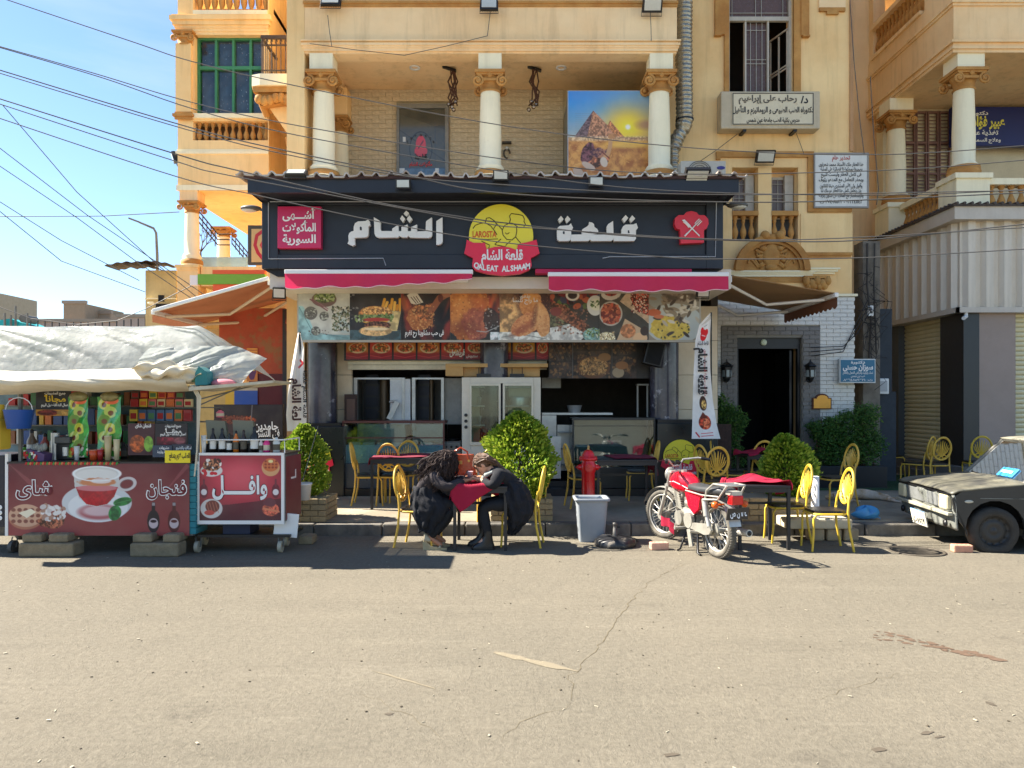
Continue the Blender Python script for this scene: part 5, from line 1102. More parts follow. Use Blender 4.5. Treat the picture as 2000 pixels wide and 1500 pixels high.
cv.ell(98,54,36,22,(104,66,38));cv.ell(98,52,32,18,(150,110,62),tex=.4,ts=4);cv.dots(220,(70,38,126,68),(.8,2),[(196,150,90),(110,70,40),(216,176,120)],4,asp=.3);cv.ell(152,64,13,10,(170,150,120));cv.ell(122,34,14,8,(150,106,60));cv.ell(160,50,14,8,(156,104,56));[cv.line([(4+i*9,4),(22+i*9,40)],.8,(90,84,80))for i in range(4)]
for p_ in(52.5,138.5):cv.line([(p_,0),(p_,76)],.5,(150,150,150))
panel('picture',cv,1072,1268,664,739,12.7,MN,'large dim food picture board over the serving hatch')
b=MB()
for k,zz in enumerate((0,.085,.17)):b.box(X(680,12.9),X(1068,12.9),12.88-.01*k,12.97,Z(722,12.9)+zz,Z(722,12.9)+zz+.078)
RL=thing('rolled_shutter','cream metal shutter rolled up above the ovens','shutter',(-1,12.9,Z(722,12.9)))
for k in range(3):
 b=MB();zz=Z(722,12.9)+.085*k;b.box(X(680,12.9),X(1068,12.9),12.88-.01*k,12.97,zz,zz+.078);b.obj('slat',mat('grimy shutter',(236,226,196),rough=.5,var=.25),RL)
HD=thing('oven_hood','ochre yellow metal hood box above the glass oven','hood',(X(968,12.4),12.4,Z(736,12.4)))
b=MB();hx=lambda p:X(p,12.4);hz=lambda p:Z(p,12.4);b.box(hx(870),hx(1070),12.4,12.85,hz(717),hz(710));b.box(hx(870),hx(904),12.42,12.85,hz(734),hz(717));b.box(hx(904),hx(1055),12.55,12.85,hz(735),hz(717));b.obj('hood_panel',mat('ochre hood',(206,160,92),rough=.5,var=.2),HD)
for p_ in(945,1010):
 b=MB();b.box(hx(p_-14),hx(p_+14),12.38,12.5,hz(739),hz(730));b.tube([(hx(p_-10),12.44,hz(730)),(hx(p_-10),12.44,hz(718))],.008,5);b.tube([(hx(p_+10),12.44,hz(730)),(hx(p_+10),12.44,hz(718))],.008,5);b.obj('spotlight',m_blk,HD)
m_ss=mat('stainless steel',(206,206,202),rough=.36,metal=.5,var=.2,vs=3);m_ssd=mat('dull steel',(164,164,158),rough=.5,metal=.3,var=.25,vs=3)
# shawarma grills
for i,(pa,pb)in enumerate(((693,792),(806,868))):
 t=thing('shawarma_grill',('left' if i==0 else 'right')+' upright shawarma grill in a steel frame behind the left display case','grill',(X((pa+pb)/2,13.2),13.2,.36),'shawarma grills behind the left case')
 x0,x1=X(pa,13.2),X(pb,13.2);z1=Z(738,13.2)
 b=MB();b.box(x0,x0+.06,13.1,13.2,1.2,z1);b.box(x1-.05,x1,13.1,13.2,1.2,z1);b.box(x0+.06,x1-.05,13.1,13.2,z1-.03,z1);b.box(x0,x1,13.2,13.9,fl,1.3);b.obj('frame',m_ss,t)
 b=MB();b.box(x0,x1,13.75,13.8,1.3,z1);b.box(x0,x0+.02,13.2,13.75,1.3,z1);b.obj('back_plate',mat('sooty steel',(110,106,98),rough=.6,metal=.3,var=.3),t)
 xm_=X(724 if i==0 else 828,13.4);b=MB();b.box(xm_-.16,xm_+.16,13.6,13.7,1.32,z1-.08);b.obj('burner_column',m_blk,t)
 for k in range(4):b=MB();zz=1.4+k*.21;b.box(xm_-.12,xm_+.1,13.57,13.6,zz,zz+.17);b.obj('burner',mat('burner mesh',(40,42,52),rough=.4,metal=.5),t)
 b=MB();xm2=X(750 if i==0 else 842,13.4);b.cyl((xm2,13.45,1.2),(xm2,13.45,z1),.04 if i else.09,n=14);b.obj('spit',mat('greasy spit',(104,86,64),rough=.4,metal=.3),t)
t=thing('steel_partition','plain pale steel panel between the two shawarma grills','panel',(X(776,13.15),13.15,.36))
b=MB();b.box(X(762,13.15),X(802,13.15),13.12,13.3,1.3,Z(740,13.15));b.obj('panel',mat('pale steel sheet',(226,228,228),rough=.45,metal=.2,var=.15),t,bevel=.01)
b=MB();b.cb((X(768,13),13.0,1.55),(.09,.05,.34),ry=.45);b.cyl((X(760,13),13,1.7),(X(775,13),13,1.72),.02);b.obj('spit_motor',m_ss,t)
# wooden board left of grills
t=thing('wooden_frame','dark wooden frame leaning beside the tiled pier','frame',(X(685,12.9),12.9,.36));b=MB();b.box(X(673,12.8),X(697,12.8),12.78,12.84,.9,Z(770,12.8));b.obj('frame_panel',mat('dark brown wood',(74,50,40),rough=.6,var=.3,vs=8),t)
b=MB();b.box(X(678,12.8),X(694,12.8),12.765,12.78,1.3,1.75);b.obj('inner_panel',mat('brown panel',(112,84,70),rough=.6),t)
# grey cooker column
t=thing('gas_cooker','grey steel cooker with control knobs between display case and oven','cooker',(X(884,13),13,.36))
b=MB();x0,x1=X(866,13.0),X(902,13.0);b.box(x0,x1,13.2,13.8,1.3,Z(738,13));b.box(x0,x1,12.7,13.2,fl,1.02);b.box(x0,x1,12.66,12.7,.86,1.0);b.obj('body',m_ssd,t)
for k in range(3):b=MB();b.cyl((x0+.08+k*.09,12.66,.93),(x0+.08+k*.09,12.63,.93),.022,n=10);b.obj('knob',m_blk,t)
b=MB();b.cyl(((x0+x1)/2,12.95,1.02),((x0+x1)/2,12.95,1.06),.12,n=16);b.obj('burner',m_blk,t)
# glass fronted oven cabinet
Yo=12.35;ox=lambda p:X(p,Yo);oz=lambda p:Z(p,Yo)
t=thing('oven_cabinet','tall cream steel rotisserie cabinet with two glass doors behind the bush','oven',(ox(980),Yo,.36))
b=MB();x0,x1,zt_=ox(902),ox(1056),oz(737);b.box(x0,x1,Yo+.5,Yo+.55,fl,zt_);b.box(x0,x0+.14,Yo,Yo+.5,fl,zt_);b.box(x1-.12,x1,Yo,Yo+.5,fl,zt_);b.box(x0+.14,x1-.12,Yo,Yo+.5,zt_-.1,zt_);b.box(x0+.14,x1-.12,Yo,Yo+.5,fl,.98);b.obj('cabinet_body',mat('cream enamel steel',(226,216,196),rough=.4,var=.15,vs=2,metal=.1),t,bevel=.006)
for(pa,pb)in((917,978),(982,1042)):
 b=MB();a0,a1,c0,c1=ox(pa),ox(pb),.98,zt_-.1
 b.box(a0,a0+.035,Yo-.03,Yo,c0,c1);b.box(a1-.035,a1,Yo-.03,Yo,c0,c1);b.box(a0+.035,a1-.035,Yo-.03,Yo,c1-.04,c1);b.box(a0+.035,a1-.035,Yo-.03,Yo,c0,c0+.05);d_=b.obj('glass_door',mat('door frame steel',(214,206,186),rough=.35,metal=.2),t)
 b=MB();b.box(a0+.035,a1-.035,Yo-.018,Yo-.012,c0+.05,c1-.04);b.obj('pane',glass(),d_)
for k in range(3):b=MB();zz=1.3+k*.32;b.box(x0+.16,x1-.14,Yo+.08,Yo+.48,zz,zz+.02);b.obj('shelf',m_ssd,t)
for k in range(4):b=MB();b.lathe([(.16,0),(.18,.13),(.17,.15),(0,.15)],(x0+.42+(k%2)*.55,Yo+.3,1.32+(k//2)*.32),14);b.obj('cooking_pot',m_ss,t)
for k in range(3):b=MB();b.cyl((x0+.07,Yo,1.28+k*.1),(x0+.07,Yo-.025,1.28+k*.1),.028,n=12);b.obj('knob',m_blk,t)
# steel counter, shelf rack right of the oven
t=thing('steel_counter','stainless worktop and open shelf rack inside the dark kitchen right of the oven','counter',(X(1130,13),13,.36))
b=MB();b.box(X(1058,13),X(1195,13),12.9,13.6,Z(810,13),Z(806,13));b.box(X(1058,13),X(1086,13),12.9,13.4,.9,Z(811,13));b.box(X(1088,13),X(1120,13),12.92,12.96,.5,1.3);b.box(X(1075,12.6),X(1095,12.6),12.55,12.6,.4,Z(852,12.6));b.obj('worktop',m_ss,t)
for k in range(3):b=MB();b.box(X(1090,12.9),X(1118,12.9),12.7,12.9,.6+.28*k,.62+.28*k);b.obj('shelf',m_ssd,t)
b=MB();b.lathe([(.1,0),(.13,.12),(.14,.13)],(X(1122,13.2),13.2,Z(806,13)),14);tag(b.obj('mixing_bowl',m_ss),'small steel bowl on the kitchen worktop','bowl')
b=MB();b.box(X(1058,13.6),X(1095,13.6),13.55,13.6,Z(758,13.6),Z(738,13.6));tag(b.obj('duct_end',m_ssd),'pale sheet metal duct end under the dim picture board','duct')
t=thing('fryer_rack','tall pale rack standing in the dark behind the right column','rack',(X(1250,13.6),13.6,.36));b=MB()
for p_ in(1243,1262):b.box(X(p_,13.6),X(p_+3,13.6),13.55,13.6,.4,Z(752,13.6))
b.obj('upright',m_ss,t);b=MB();b.box(X(1243,13.6),X(1265,13.6),13.5,13.7,Z(753,13.6),Z(750,13.6));b.box(X(1243,13.6),X(1265,13.6),13.5,13.7,1.2,1.24);b.obj('shelf',m_ss,t)
# display cases
def case(label,pa,pb,ztop,zmid,Y,colA,full):
 t=thing('display_case',label,'display case',(X((pa+pb)/2,Y),Y,fl if not full else.27));x0,x1=X(pa,Y),X(pb,Y);z0=.27
 fr=mat('maroon case trim',(92,44,38),rough=.4)if not full else mat('dark case trim',(26,34,36),rough=.35)
 b=MB();b.box(x0,x1,Y,Y+.7,z0,zmid);b.obj('base',mat('slate case base',(60,72,84),rough=.3,var=.12)if not full else fr,t,bevel=.01)
 b=MB();b.box(x0,x1,Y+.02,Y+.6,ztop-.04,ztop)
 for xx in(x0,x1-.025):b.box(xx,xx+.025,Y,Y+.03,zmid,ztop-.04);b.box(xx,xx+.025,Y+.55,Y+.58,zmid,ztop-.04)
 b.box(x0+.025,x1-.025,Y,Y+.02,(zmid+ztop)/2+(.06 if not full else.27),(zmid+ztop)/2+(.08 if not full else.28));b.obj('trim_frame',fr,t)
 b=MB();b.box(x0+.03,x1-.03,Y+.004,Y+.01,zmid,ztop-.04);b.box(x0,x0+.006,Y+.03,Y+.55,zmid,ztop-.04);b.box(x1-.006,x1,Y+.03,Y+.55,zmid,ztop-.04);b.obj('front_glass',glass('case glass',(225,240,240),.06 if not full else.42),t)
 if not full:
  b=MB();b.box(x0+.02,x1-.02,Y+.03,Y+.55,zmid,zmid+.3);b.obj('cold_well',mat('ice blue liner',(196,224,244),rough=.3,var=.1),t)
  for k in range(6):b=MB();b.box(x0+.08+k*.24,x0+.28+k*.24,Y+.1,Y+.5,zmid+.3,zmid+.34);b.obj('food_tray',m_ss,t)
 else:
  b=MB();b.box(x0+.05,x1-.05,Y+.5,Y+.52,zmid,ztop-.05);b.obj('rear_panel',mat('grey case back',(104,116,110),rough=.4),t)
  b=MB();b.box(x0+.05,x1-.05,Y+.1,Y+.5,.75,.77);b.obj('shelf',glass(),t)
 return t
case('low refrigerated display case with pale blue well and maroon trim at the left',668,868,Z(822,12.2),Z(905,12.2),12.2,None,False)
case('black display case with one big reflecting glass behind the red hydrant',1118,1280,Z(816,12.2),.62,12.2,None,True)
b=MB();b.box(X(668,12.12),X(868,12.12),12.1,12.2,.36,Z(905,12.2)-.01)
# black cabinets with logo
for(pa,pb,ztp,lab)in((575,672,833,'black cabinet with a yellow logo sticker behind the left bush'),(1284,1402,826,'black cabinet with the round yellow logo behind the motorcycle')):
 t=thing('black_cabinet',lab,'cabinet',(X((pa+pb)/2,12.1),12.1,.15));b=MB();b.box(X(pa,12.1),X(pb,12.1),12.1,12.7,.15,Z(ztp,12.1));b.obj('cabinet_body',mat('black lacquer',(22,30,32),rough=.3,var=.15),t,bevel=.012)
 b=MB();b.box(X(pa+2,12.1),X(pb-8,12.1),12.15,12.6,Z(ztp,12.1),Z(ztp,12.1)+.05);b.obj('top_board',m_blk,t)
logo(X(1331,12.0),Z(893,12.0),34*12.0/F,12.07,.01,'yellow round logo sticker on the black cabinet behind the motorcycle')
logo(X(614,12.0),Z(893,12.0),30*12.0/F,12.07,.01,'yellow logo sticker with red ribbon half hidden by the left bush')
t=thing('loudspeaker','black loudspeaker box tilted at the head of the right marble column','speaker',(X(1276,12.3),12.3,Z(690,12.3)));b=MB();b.cb((X(1276,12.3),12.3,Z(691,12.3)),(.3,.25,.4),ry=.25);b.obj('cabinet',m_blk,t,bevel=.01)
b=MB();b.cb((X(1276,12.3),12.17,Z(691,12.3)),(.25,.01,.35),ry=.25);b.obj('grille',mat('speaker cloth',(14,14,15),rough=.9),t)
# dark granite benches between
b=MB();b.box(X(1284,13.9),X(1410,13.9),13.3,13.8,.3,1.3);tag(b.obj('stock_crates',mat('crate clutter',(86,60,48),rough=.8,var=.5,vs=14)),'stack of brown drinks crates in the shade right of the marble column','crates')
# neighbouring shop on the left: terracotta wall with banners
NS=thing('orange_shopfront','terracotta painted shop front with faded menu boards under the left awning','shop front',(-4.8,13.3,0))
b=MB();Yn_=13.3;nx_=lambda p:X(p,Yn_);nz_=lambda p:Z(p,Yn_);b.box(nx_(428),nx_(556),Yn_,Yn_+.1,nz_(730),nz_(602));b.obj('painted_wall',mat('terracotta paint',(190,84,52),rough=.7,var=.2,vs=2,spots=.42,spot_col=(150,100,60),sps=1.6),NS)
b=MB();b.box(nx_(300),nx_(428),Yn_+.3,Yn_+.4,.15,nz_(640));b.obj('side_wall',mat('yellowed wall',(206,176,110),rough=.8,var=.25,streak=.3),NS)
b=MB();b.box(nx_(486),nx_(556),Yn_+.0,Yn_+.1,nz_(790),nz_(730)-.003);b.obj('maroon_panel',mat('maroon panel',(96,22,22),rough=.5),NS)
b=MB();b.box(nx_(555),nx_(581),Yn_-.1,Yn_+.1,.15,nz_(605));b.obj('dark_pier',mat('dark tiled pier',(52,44,44),rough=.5,var=.4,vs=7),NS)
cv=Cv(20,40,(60,20,18),1.5);cv.ell(10,18,9,17,(150,60,40),tex=.4,ts=5);cv.dots(30,(3,4,17,34),(1,3),[(196,100,60),(110,40,30)],3);panel('picture',cv,557,580,607,665,Yn_-.11,NS)
cv=Cv(40,60,(206,120,50),1.4);cv.rect(0,0,40,26,(226,150,60));[cv.line([(2,4+i*5),(38,4+i*5)],1,(150,60,30))for i in range(4)];cv.ell(20,44,14,13,(96,40,90),wob=.5);cv.ell(26,36,5,5,(226,190,60));panel('picture',cv,482,503,680,745,Yn_-.02,NS)
cv=Cv(50,40,(196,180,150),1.2);cv.rect(12,6,50,40,(40,80,160));cv.rect(0,0,14,40,(216,170,50));panel('picture',cv,440,503,758,792,Yn_-.02,NS)
b=MB();b.box(nx_(400),nx_(528),Yn_-.3,Yn_-.2,nz_(560),nz_(541));b.obj('green_sign',mat('lime sign',(116,176,50),rough=.5),NS);b=MB();b.box(nx_(428),nx_(528),Yn_-.3,Yn_-.2,nz_(541)+.003,nz_(533));b.box(nx_(428),nx_(528),Yn_-.28,Yn_-.2,nz_(580),nz_(560)-.003);b.obj('orange_sign',mat('orange sign',(222,96,44),rough=.5),NS)
b=MB();b.box(nx_(385),nx_(400)-.003,Yn_-.3,Yn_-.2,nz_(562),nz_(543));b.obj('white_end',m_alu,NS)
b=MB();b.box(X(418,12.4),X(553,12.4),12.4,12.46,.5,Z(790,12.4));bb=b.obj('dark_menu_board',mat('dark board',(36,32,36),rough=.4));tag(bb,'dark menu board reading a juice offer behind the waffle cart','menu board')
cv=Cv(135,60,(44,36,40),1.5);cv.ell(46,30,36,9,(116,50,30),tex=.5,ts=3);cv.dots(120,(14,22,76,36),(1,2),[(176,86,44),(96,40,26),(206,120,70)],3);cv.rect(0,22,60,60,(70,40,46),op=.5);cv.line([(74,0),(70,60)],2,(150,150,150),.6);o=panel('picture',cv,420,552,791,850,12.39,bb)
b=MB();text(b,'جامدين',X(520,12.38),Z(834,12.38),w=.4,h=.13,Y=12.38,bold=.03);text(b,'فى النشر',X(524,12.38),Z(848,12.38),w=.38,h=.12,Y=12.38,bold=.03);b.obj('lettering',m_white,bb)
t=thing('red_pepper_poster','framed poster with a red swirl half hidden at the left edge of the black sign','poster',(X(500,12.2),12.2,Z(515,12.2)))
b=MB();b.box(X(484,12.2),X(520,12.2),12.2,12.26,Z(517,12.2),Z(440,12.2));b.obj('frame',mat('brown frame',(92,80,66)),t)
cv=Cv(30,70,(238,190,120),1.5);cv.line([(26,4),(12,14),(8,34),(14,50),(26,64)],7,(214,36,50));cv.line([(28,20),(20,34),(28,48)],4,(226,60,60));panel('print',cv,491,518,447,512,12.19,t)
# ================================================================ chairs and tables
m_gold=mat('gold painted tube',(232,184,70),rough=.45,var=.16,vs=10,spots=.3,spot_col=(150,110,50),sps=12)
m_yel=mat('sunny yellow paint',(222,186,58),rough=.45,var=.12,vs=10)
m_seat=mat('black seat vinyl',(30,26,26),rough=.4,var=.2)
def make_chair(name,label,m):
 t=thing(name,label,'chair')
 s=MB();sh=[(.2*math.cos(a)*(1.05 if math.cos(a)>0 else.95),.2*math.sin(a))for a in np.linspace(0,2*math.pi,25)[:-1]]
 sh=[(max(-.19,min(.2,x*1.15)),max(-.19,min(.19,y*1.15)))for x,y in sh]
 s.prism(sh,.43,.465,'Z');s.obj('seat',m_seat,t,world=False,bevel=.012)
 s=MB();s.tube([(x*1.03,y*1.03,.425)for x,y in sh],.013,6,closed=True);s.obj('seat_frame',m,t,world=False)
 for sy in(-1,1):
  s=MB();s.tube([(.1,sy*.19,.425),(.17,sy*.185,.42),(.2,sy*.18,.37),(.2,sy*.178,.2),(.215,sy*.18,0)],.013,7);s.obj('leg',m,t,world=False)
  s=MB();s.tube([(-.25,sy*.185,0),(-.2,sy*.18,.25),(-.185,sy*.178,.45),(-.2,sy*.165,.58),(-.22,sy*.155,.66)],.014,7);s.tube([(-.17,sy*.1,.425),(-.19,sy*.16,.43),(-.195,sy*.172,.5)],.011,6);s.obj('leg',m,t,world=False)
 def bk(u,v):return Vector((-.215-.055*(v+1)/2*1.2,u*.168,.73+v*.2))
 s=MB();s.tube([bk(math.cos(a)*(1-.08*math.sin(a)),math.sin(a))for a in np.linspace(0,2*math.pi,29)[:-1]],.0155,7,closed=True)
 s.tube([bk(math.cos(a)*.9,math.sin(a)*.92)for a in np.linspace(0,2*math.pi,25)[:-1]],.008,5,closed=True);s.obj('back_frame',m,t,world=False)
 s=MB()
 for k in range(-4,5):
  a=k*.3;L_=.93-.03*abs(k);p0=(0.0+.05*k,-.62);tip=(math.sin(a)*.95*min(1,.86),-.62+(math.cos(a)+.62)*L_*.88)
  mid=((p0[0]+tip[0])/2+.12*math.sin(a),(p0[1]+tip[1])/2)
  w_=.009 if k else.015;s.tube([bk(*p0),bk(*mid),bk(*tip)],[.006,w_,.005],5)
 s.tube([bk(-.6,-.7),bk(-.3,-.55),bk(0,-.72),bk(.3,-.55),bk(.6,-.7)],.011,5);s.tube([bk(-.3,-.9),bk(0,-.62),bk(.3,-.9)],.012,5)
 s.obj('palm_leaf_splat',m,t,world=False)
 return t
CH=make_chair('cafe_chair','',m_gold);CHY=make_chair('cafe_chair','',m_yel)
used_c=[False,False]
def chair(px,py,z,rz,label,yellow=False,Y=None,sc=1.0):
 """px,py: pixel of the chair centre on its floor"""
 Y=Y or F*(H-z)/(py-HY);src=CHY if yellow else CH;i=int(yellow);loc=(X(px,Y),Y,z)
 if not used_c[i]:used_c[i]=True;src.location=loc;src.rotation_euler=(0,0,R(rz));src['label']=label;src['group']='gold and yellow palm-back cafe chairs';return src
 return dup(src,loc,R(rz),label,'gold and yellow palm-back cafe chairs')
PZ=.15
chair(722,985,PZ,4,'gold chair seen side on at the far left of the pavement tables')
chair(768,985,PZ,82,'gold palm-back chair seen from behind in front of the left pavement table')
chair(790,942,PZ,-95,'gold chair beyond the left pavement table, before the display case',Y=11.5)
chair(820,1066,0,-14,'gold chair the curly haired woman sits on',yellow=False)
chair(1018,1064,0,172,'yellow chair the woman in the black coat sits on, its back to the right',yellow=True)
chair(1035,1030,0,185,'yellow chair between the brick planter and the woman in the long coat',yellow=True)
chair(962,1022,PZ,268,'gold chair tucked in behind the table with the two women',Y=9.75)
chair(1140,990,PZ,10,'gold chair just left of the red hydrant')
chair(1240,965,PZ,170,'gold chair at the right end of the table beside the hydrant')
chair(1252,958,PZ,178,'rearmost gold chair in front of the big glass display case',Y=11.75)
chair(1386,1000,PZ,100,'gold palm-back chair seen from behind directly above the motorcycle saddle')
chair(1398,985,PZ,20,'gold chair leaning behind the rear of the motorcycle',Y=10.7)
chair(1425,958,PZ,-20,'gold chair with narrow back right of the black cabinet with the logo',Y=11.5)
chair(1482,950,PZ,90,'gold palm-back chair behind the crumpled cloth left of the right bush',Y=12.0)
chair(1535,1055,0,176,'yellow chair with its back to the right at the nearest table behind the motorcycle',yellow=True,Y=9.05)
chair(1612,1072,0,178,'bright yellow chair on the road with the white tube behind its seat',yellow=True)
chair(1632,992,PZ,188,'gold chair with black seat beside the sleeping dog')
chair(1738,933,PZ,-60,'gold palm-back chair standing alone beside the shutter shop')
chair(1790,940,PZ,130,'left of the two gold chairs behind the bonnet of the black car',Y=13.4)
chair(1822,944,PZ,95,'right of the two gold chairs behind the bonnet of the black car',Y=13.2)
chair(1908,950,PZ,75,'yellow chair mostly hidden behind the windscreen of the black car',yellow=True,Y=13.6)
m_tab=mat('black table metal',(30,30,34),rough=.4,var=.15);m_cloth=mat('magenta tablecloth',(178,22,60),rough=.85,var=.1,vs=4,trl=.25,bump=.2,bs=120)
m_cloth2=mat('maroon tablecloth',(116,14,44),rough=.85,var=.12,vs=4,bump=.2,bs=120)
def table(cx,cy,z,w,d,label,rz=0,h=.74):
 t=thing('cafe_table',label,'table',(cx,cy,z),'black cafe tables');t.rotation_euler.z=R(rz)
 b=MB();b.box(-w/2,w/2,-d/2,d/2,h-.03,h);b.obj('tabletop',m_tab,t,world=False,bevel=.006)
 for a_,c_,e_ in((-d/2+.01,h-.08,h-.03),(d/2-.03,h-.08,h-.03),(d/2-.03,h-.3,h-.27)):b=MB();b.box(-w/2+.03,w/2-.03,a_,a_+.02,c_,e_);b.obj('apron',m_tab,t,world=False)
 for sx in(-1,1):
  for sy in(-1,1):b=MB();b.box(sx*(w/2-.02)-.018,sx*(w/2-.02)+.018,sy*(d/2-.025)-.018,sy*(d/2-.025)+.018,0,h-.03);b.obj('leg',m_tab,t,world=False)
 return t
def cloth(cx,cy,z,w,d,ox_,oy,rot,amp,m,label,seed,drop=1.0,sx=1.0,sy=1.0,h=.745):
 """cloth laid on a table and hanging over its edges where it reaches past them"""
 q=random.Random(seed);ph=[q.uniform(0,6)for _ in range(6)];b=MB();S=1.0
 def f(u,v):
  x0=(u-.5)*S*sx;y0=(v-.5)*S*sy;x=x0*math.cos(rot)-y0*math.sin(rot)+ox_;y=x0*math.sin(rot)+y0*math.cos(rot)+oy
  zz=h+.004;ex=max(0,abs(x)-w/2-.005);ey=max(0,abs(y)-d/2-.005)
  fold=.5+.5*math.sin(x*13+y*5+ph[0])*math.sin(y*9+ph[1]);wr=amp*max(0,fold)**2
  if ex>0:k=ex;x=math.copysign(w/2+.012+.1*min(k,.25)+.02*math.sin(y*22+ph[2])*min(1,k*5),x);zz-=k*drop
  if ey>0:k=ey;y=math.copysign(d/2+.012+.08*min(k,.25)+.022*math.sin(x*20+ph[3])*min(1,k*5),y);zz-=k*drop
  if ex==0 and ey==0:zz+=wr+.012*abs(math.sin(x*6+ph[4])*math.sin(y*7+ph[5]))
  else:zz+=wr*.3
  return(cx+x,cy+y,z+zz)
 b.grid(f,46,46);o=b.obj('tablecloth',m,None,solid=.004);tag(o,label,'tablecloth','red tablecloths');return o
# table A: the two women
TX,TY=X(940,8.75),8.78
table(TX,TY,0,.62,.72,'black table at the kerb shared by the two women')
cloth(TX,TY,0,.62,.72,.0,-.02,.62,.05,m_cloth,'magenta cloth bunched up on the table of the two women',3,1.0,1.12,.8)
table(X(1218,10.7),10.75,PZ,.85,.8,'black table on the pavement right of the hydrant');cloth(X(1218,10.7),10.75,PZ,.85,.8,.22,.12,.1,.004,m_cloth2,'maroon cloth hanging off the right side of the table beside the hydrant',5,1.0,.85,.8)
table(X(785,11.0),11.0,PZ,.8,.75,'black table at the left of the pavement with three gold chairs');cloth(X(785,11.0),11.0,PZ,.8,.75,-.06,.02,.08,.01,m_cloth2,'dark red cloth over the left pavement table',7,1.0,.95,.8)
table(X(1478,8.75),8.8,0,.6,.66,'black table on the road right behind the motorcycle');cloth(X(1478,8.75),8.8,0,.6,.66,.02,.12,-.3,.07,m_cloth,'magenta cloth crumpled on the table behind the motorcycle',9,.8,.95,.7)
table(X(1490,11.6),11.7,PZ,.6,.6,'small black table half hidden behind the right bush');cloth(X(1478,11.6),11.6,PZ,.6,.6,-.04,0,.4,.08,m_cloth,'pink cloth heaped on the small table left of the right bush',11,.6,.6,.55)
# handbag, cup, papers
t=thing('handbag','large glossy tan leather handbag standing on the table between the women','handbag',(X(900,8.95),9.0,.75));hx0=X(900,8.95)
m_lea=mat('glossy tan leather',(196,78,34),rough=.22,var=.2,vs=7,bump=.3,bs=25,coat=.4)
b=MB();b.grid(lambda u,v:(0,0,0),1,1)if False else None
b.prism([(hx0-.2,.76),(hx0+.2,.76),(hx0+.185,.98),(hx0+.15,1.06),(hx0-.15,1.06),(hx0-.19,.98)],8.93,9.1);b.obj('bag_body',m_lea,t,bevel=.03,sub=0)
b=MB();b.tube([(hx0-.1,8.92,1.0),(hx0-.08,8.91,1.1),(hx0,8.91,1.15),(hx0+.08,8.91,1.1),(hx0+.1,8.92,1.0)],.011,6);b.obj('handle',m_lea,t)
b=MB();b.box(hx0-.02,hx0+.02,8.905,8.93,.95,.99);b.cyl((hx0-.1,8.915,.99),(hx0-.1,8.9,.99),.015);b.cyl((hx0+.1,8.915,.99),(hx0+.1,8.9,.99),.015);b.obj('buckle',mat('brass buckle',(200,160,90),metal=.7,rough=.3),t)
t=thing('paper_cup','small pink and white paper cup on the women\'s table','cup',(X(918,8.7),8.7,.8));b=MB();b.lathe([(0,0),(.028,0),(.037,.08),(.039,.082),(.034,.08),(0,.02)],(X(918,8.7),8.7,.8),16);b.obj('cup_wall',mat('pinkish paper',(226,186,196),rough=.6),t)
b=MB();b.lathe([(.0385,.0),(.0385,.006)],(X(918,8.7),8.7,.878),16);b.obj('rim',m_white,t)
# ================================================================ bushes, planters
def leaf_mat(name,c1,c2,trl=.3):
 m=mat(name,c1,rough=.6,var=.2,vs=14,col2=c2,trl=trl,spec=.3);return m
m_lf=leaf_mat('thuja green',(136,166,44),(96,130,36));m_lf2=leaf_mat('thuja light tips',(184,200,72),(150,172,56));m_lfd=leaf_mat('hedge green',(84,124,54),(60,96,42))
m_bark=mat('brown bark',(92,68,48),rough=.9,var=.3,bump=.6,bs=30)
def bush(label,cx,cy,z0,prof,n,mats,seed,group=None,leaf=.05,stem=.15):
 """prof: list of (height, radius). fans of scale-leaf sprays point outwards and up over lumpy lobes"""
 t=thing('potted_bush',label,'bush',(cx,cy,z0),group);q=random.Random(seed);b=MB()
 hs=[p[0]for p in prof];rs=[p[1]for p in prof]
 lobes=[(q.uniform(0,6.28),q.uniform(hs[0],hs[-1]),q.uniform(.06,.26))for _ in range(34)]
 for i in range(n):
  h_=hs[0]+(hs[-1]-hs[0])*q.random()**.9;r0=float(np.interp(h_,hs,rs));a=q.uniform(0,2*math.pi);bump_=0
  for la,lh,lr in lobes:
   da=(a-la+math.pi)%(2*math.pi)-math.pi;bump_+=lr*math.exp(-(da*1.9)**2-((h_-lh)/.13)**2)
  k=q.random()**.35;r=r0*(.8*k+.06)*(1+.07*math.sin(a*3+h_*7+seed))+bump_*r0*1.15*k+(r0*q.uniform(0,.16)if q.random()<.08 else 0)
  p=Vector((cx+r*math.cos(a),cy+r*math.sin(a),z0+h_))
  d=Vector((math.cos(a),math.sin(a),.55+q.uniform(-.5,1.0))).normalized();s=d.cross(Vector((q.uniform(-1,1),q.uniform(-1,1),q.uniform(-1,1)))).normalized()
  L_=leaf*q.uniform(.5,1.35);w_=L_*.33;mi=1 if(k>.8 and q.random()<.62)else 0
  b.add([p-s*w_*.3,p+d*L_*.5-s*w_,p+d*L_,p+d*L_*.5+s*w_,p+s*w_*.3],[(0,1,2,3,4)],mi)
 b.obj('foliage',mats,t)
 c=MB();c.tube([(cx,cy,z0-stem),(cx+.02,cy,z0+.2),(cx-.02,cy,z0+hs[-1]*.7)],[.035,.028,.01],7)
 for i in range(12):
  a=q.uniform(0,6.28);hh=q.uniform(.05,hs[-1]*.6);c.tube([(cx,cy,z0+hh),(cx+.2*math.cos(a),cy+.2*math.sin(a),z0+hh+.2)],[.012,.004],5)
 c.obj('stem',m_bark,t);return t
PF=lambda h,r:[(0,r*.35),(h*.12,r*.75),(h*.35,r),(h*.6,r*.92),(h*.8,r*.66),(h*.93,r*.36),(h,r*.08)]
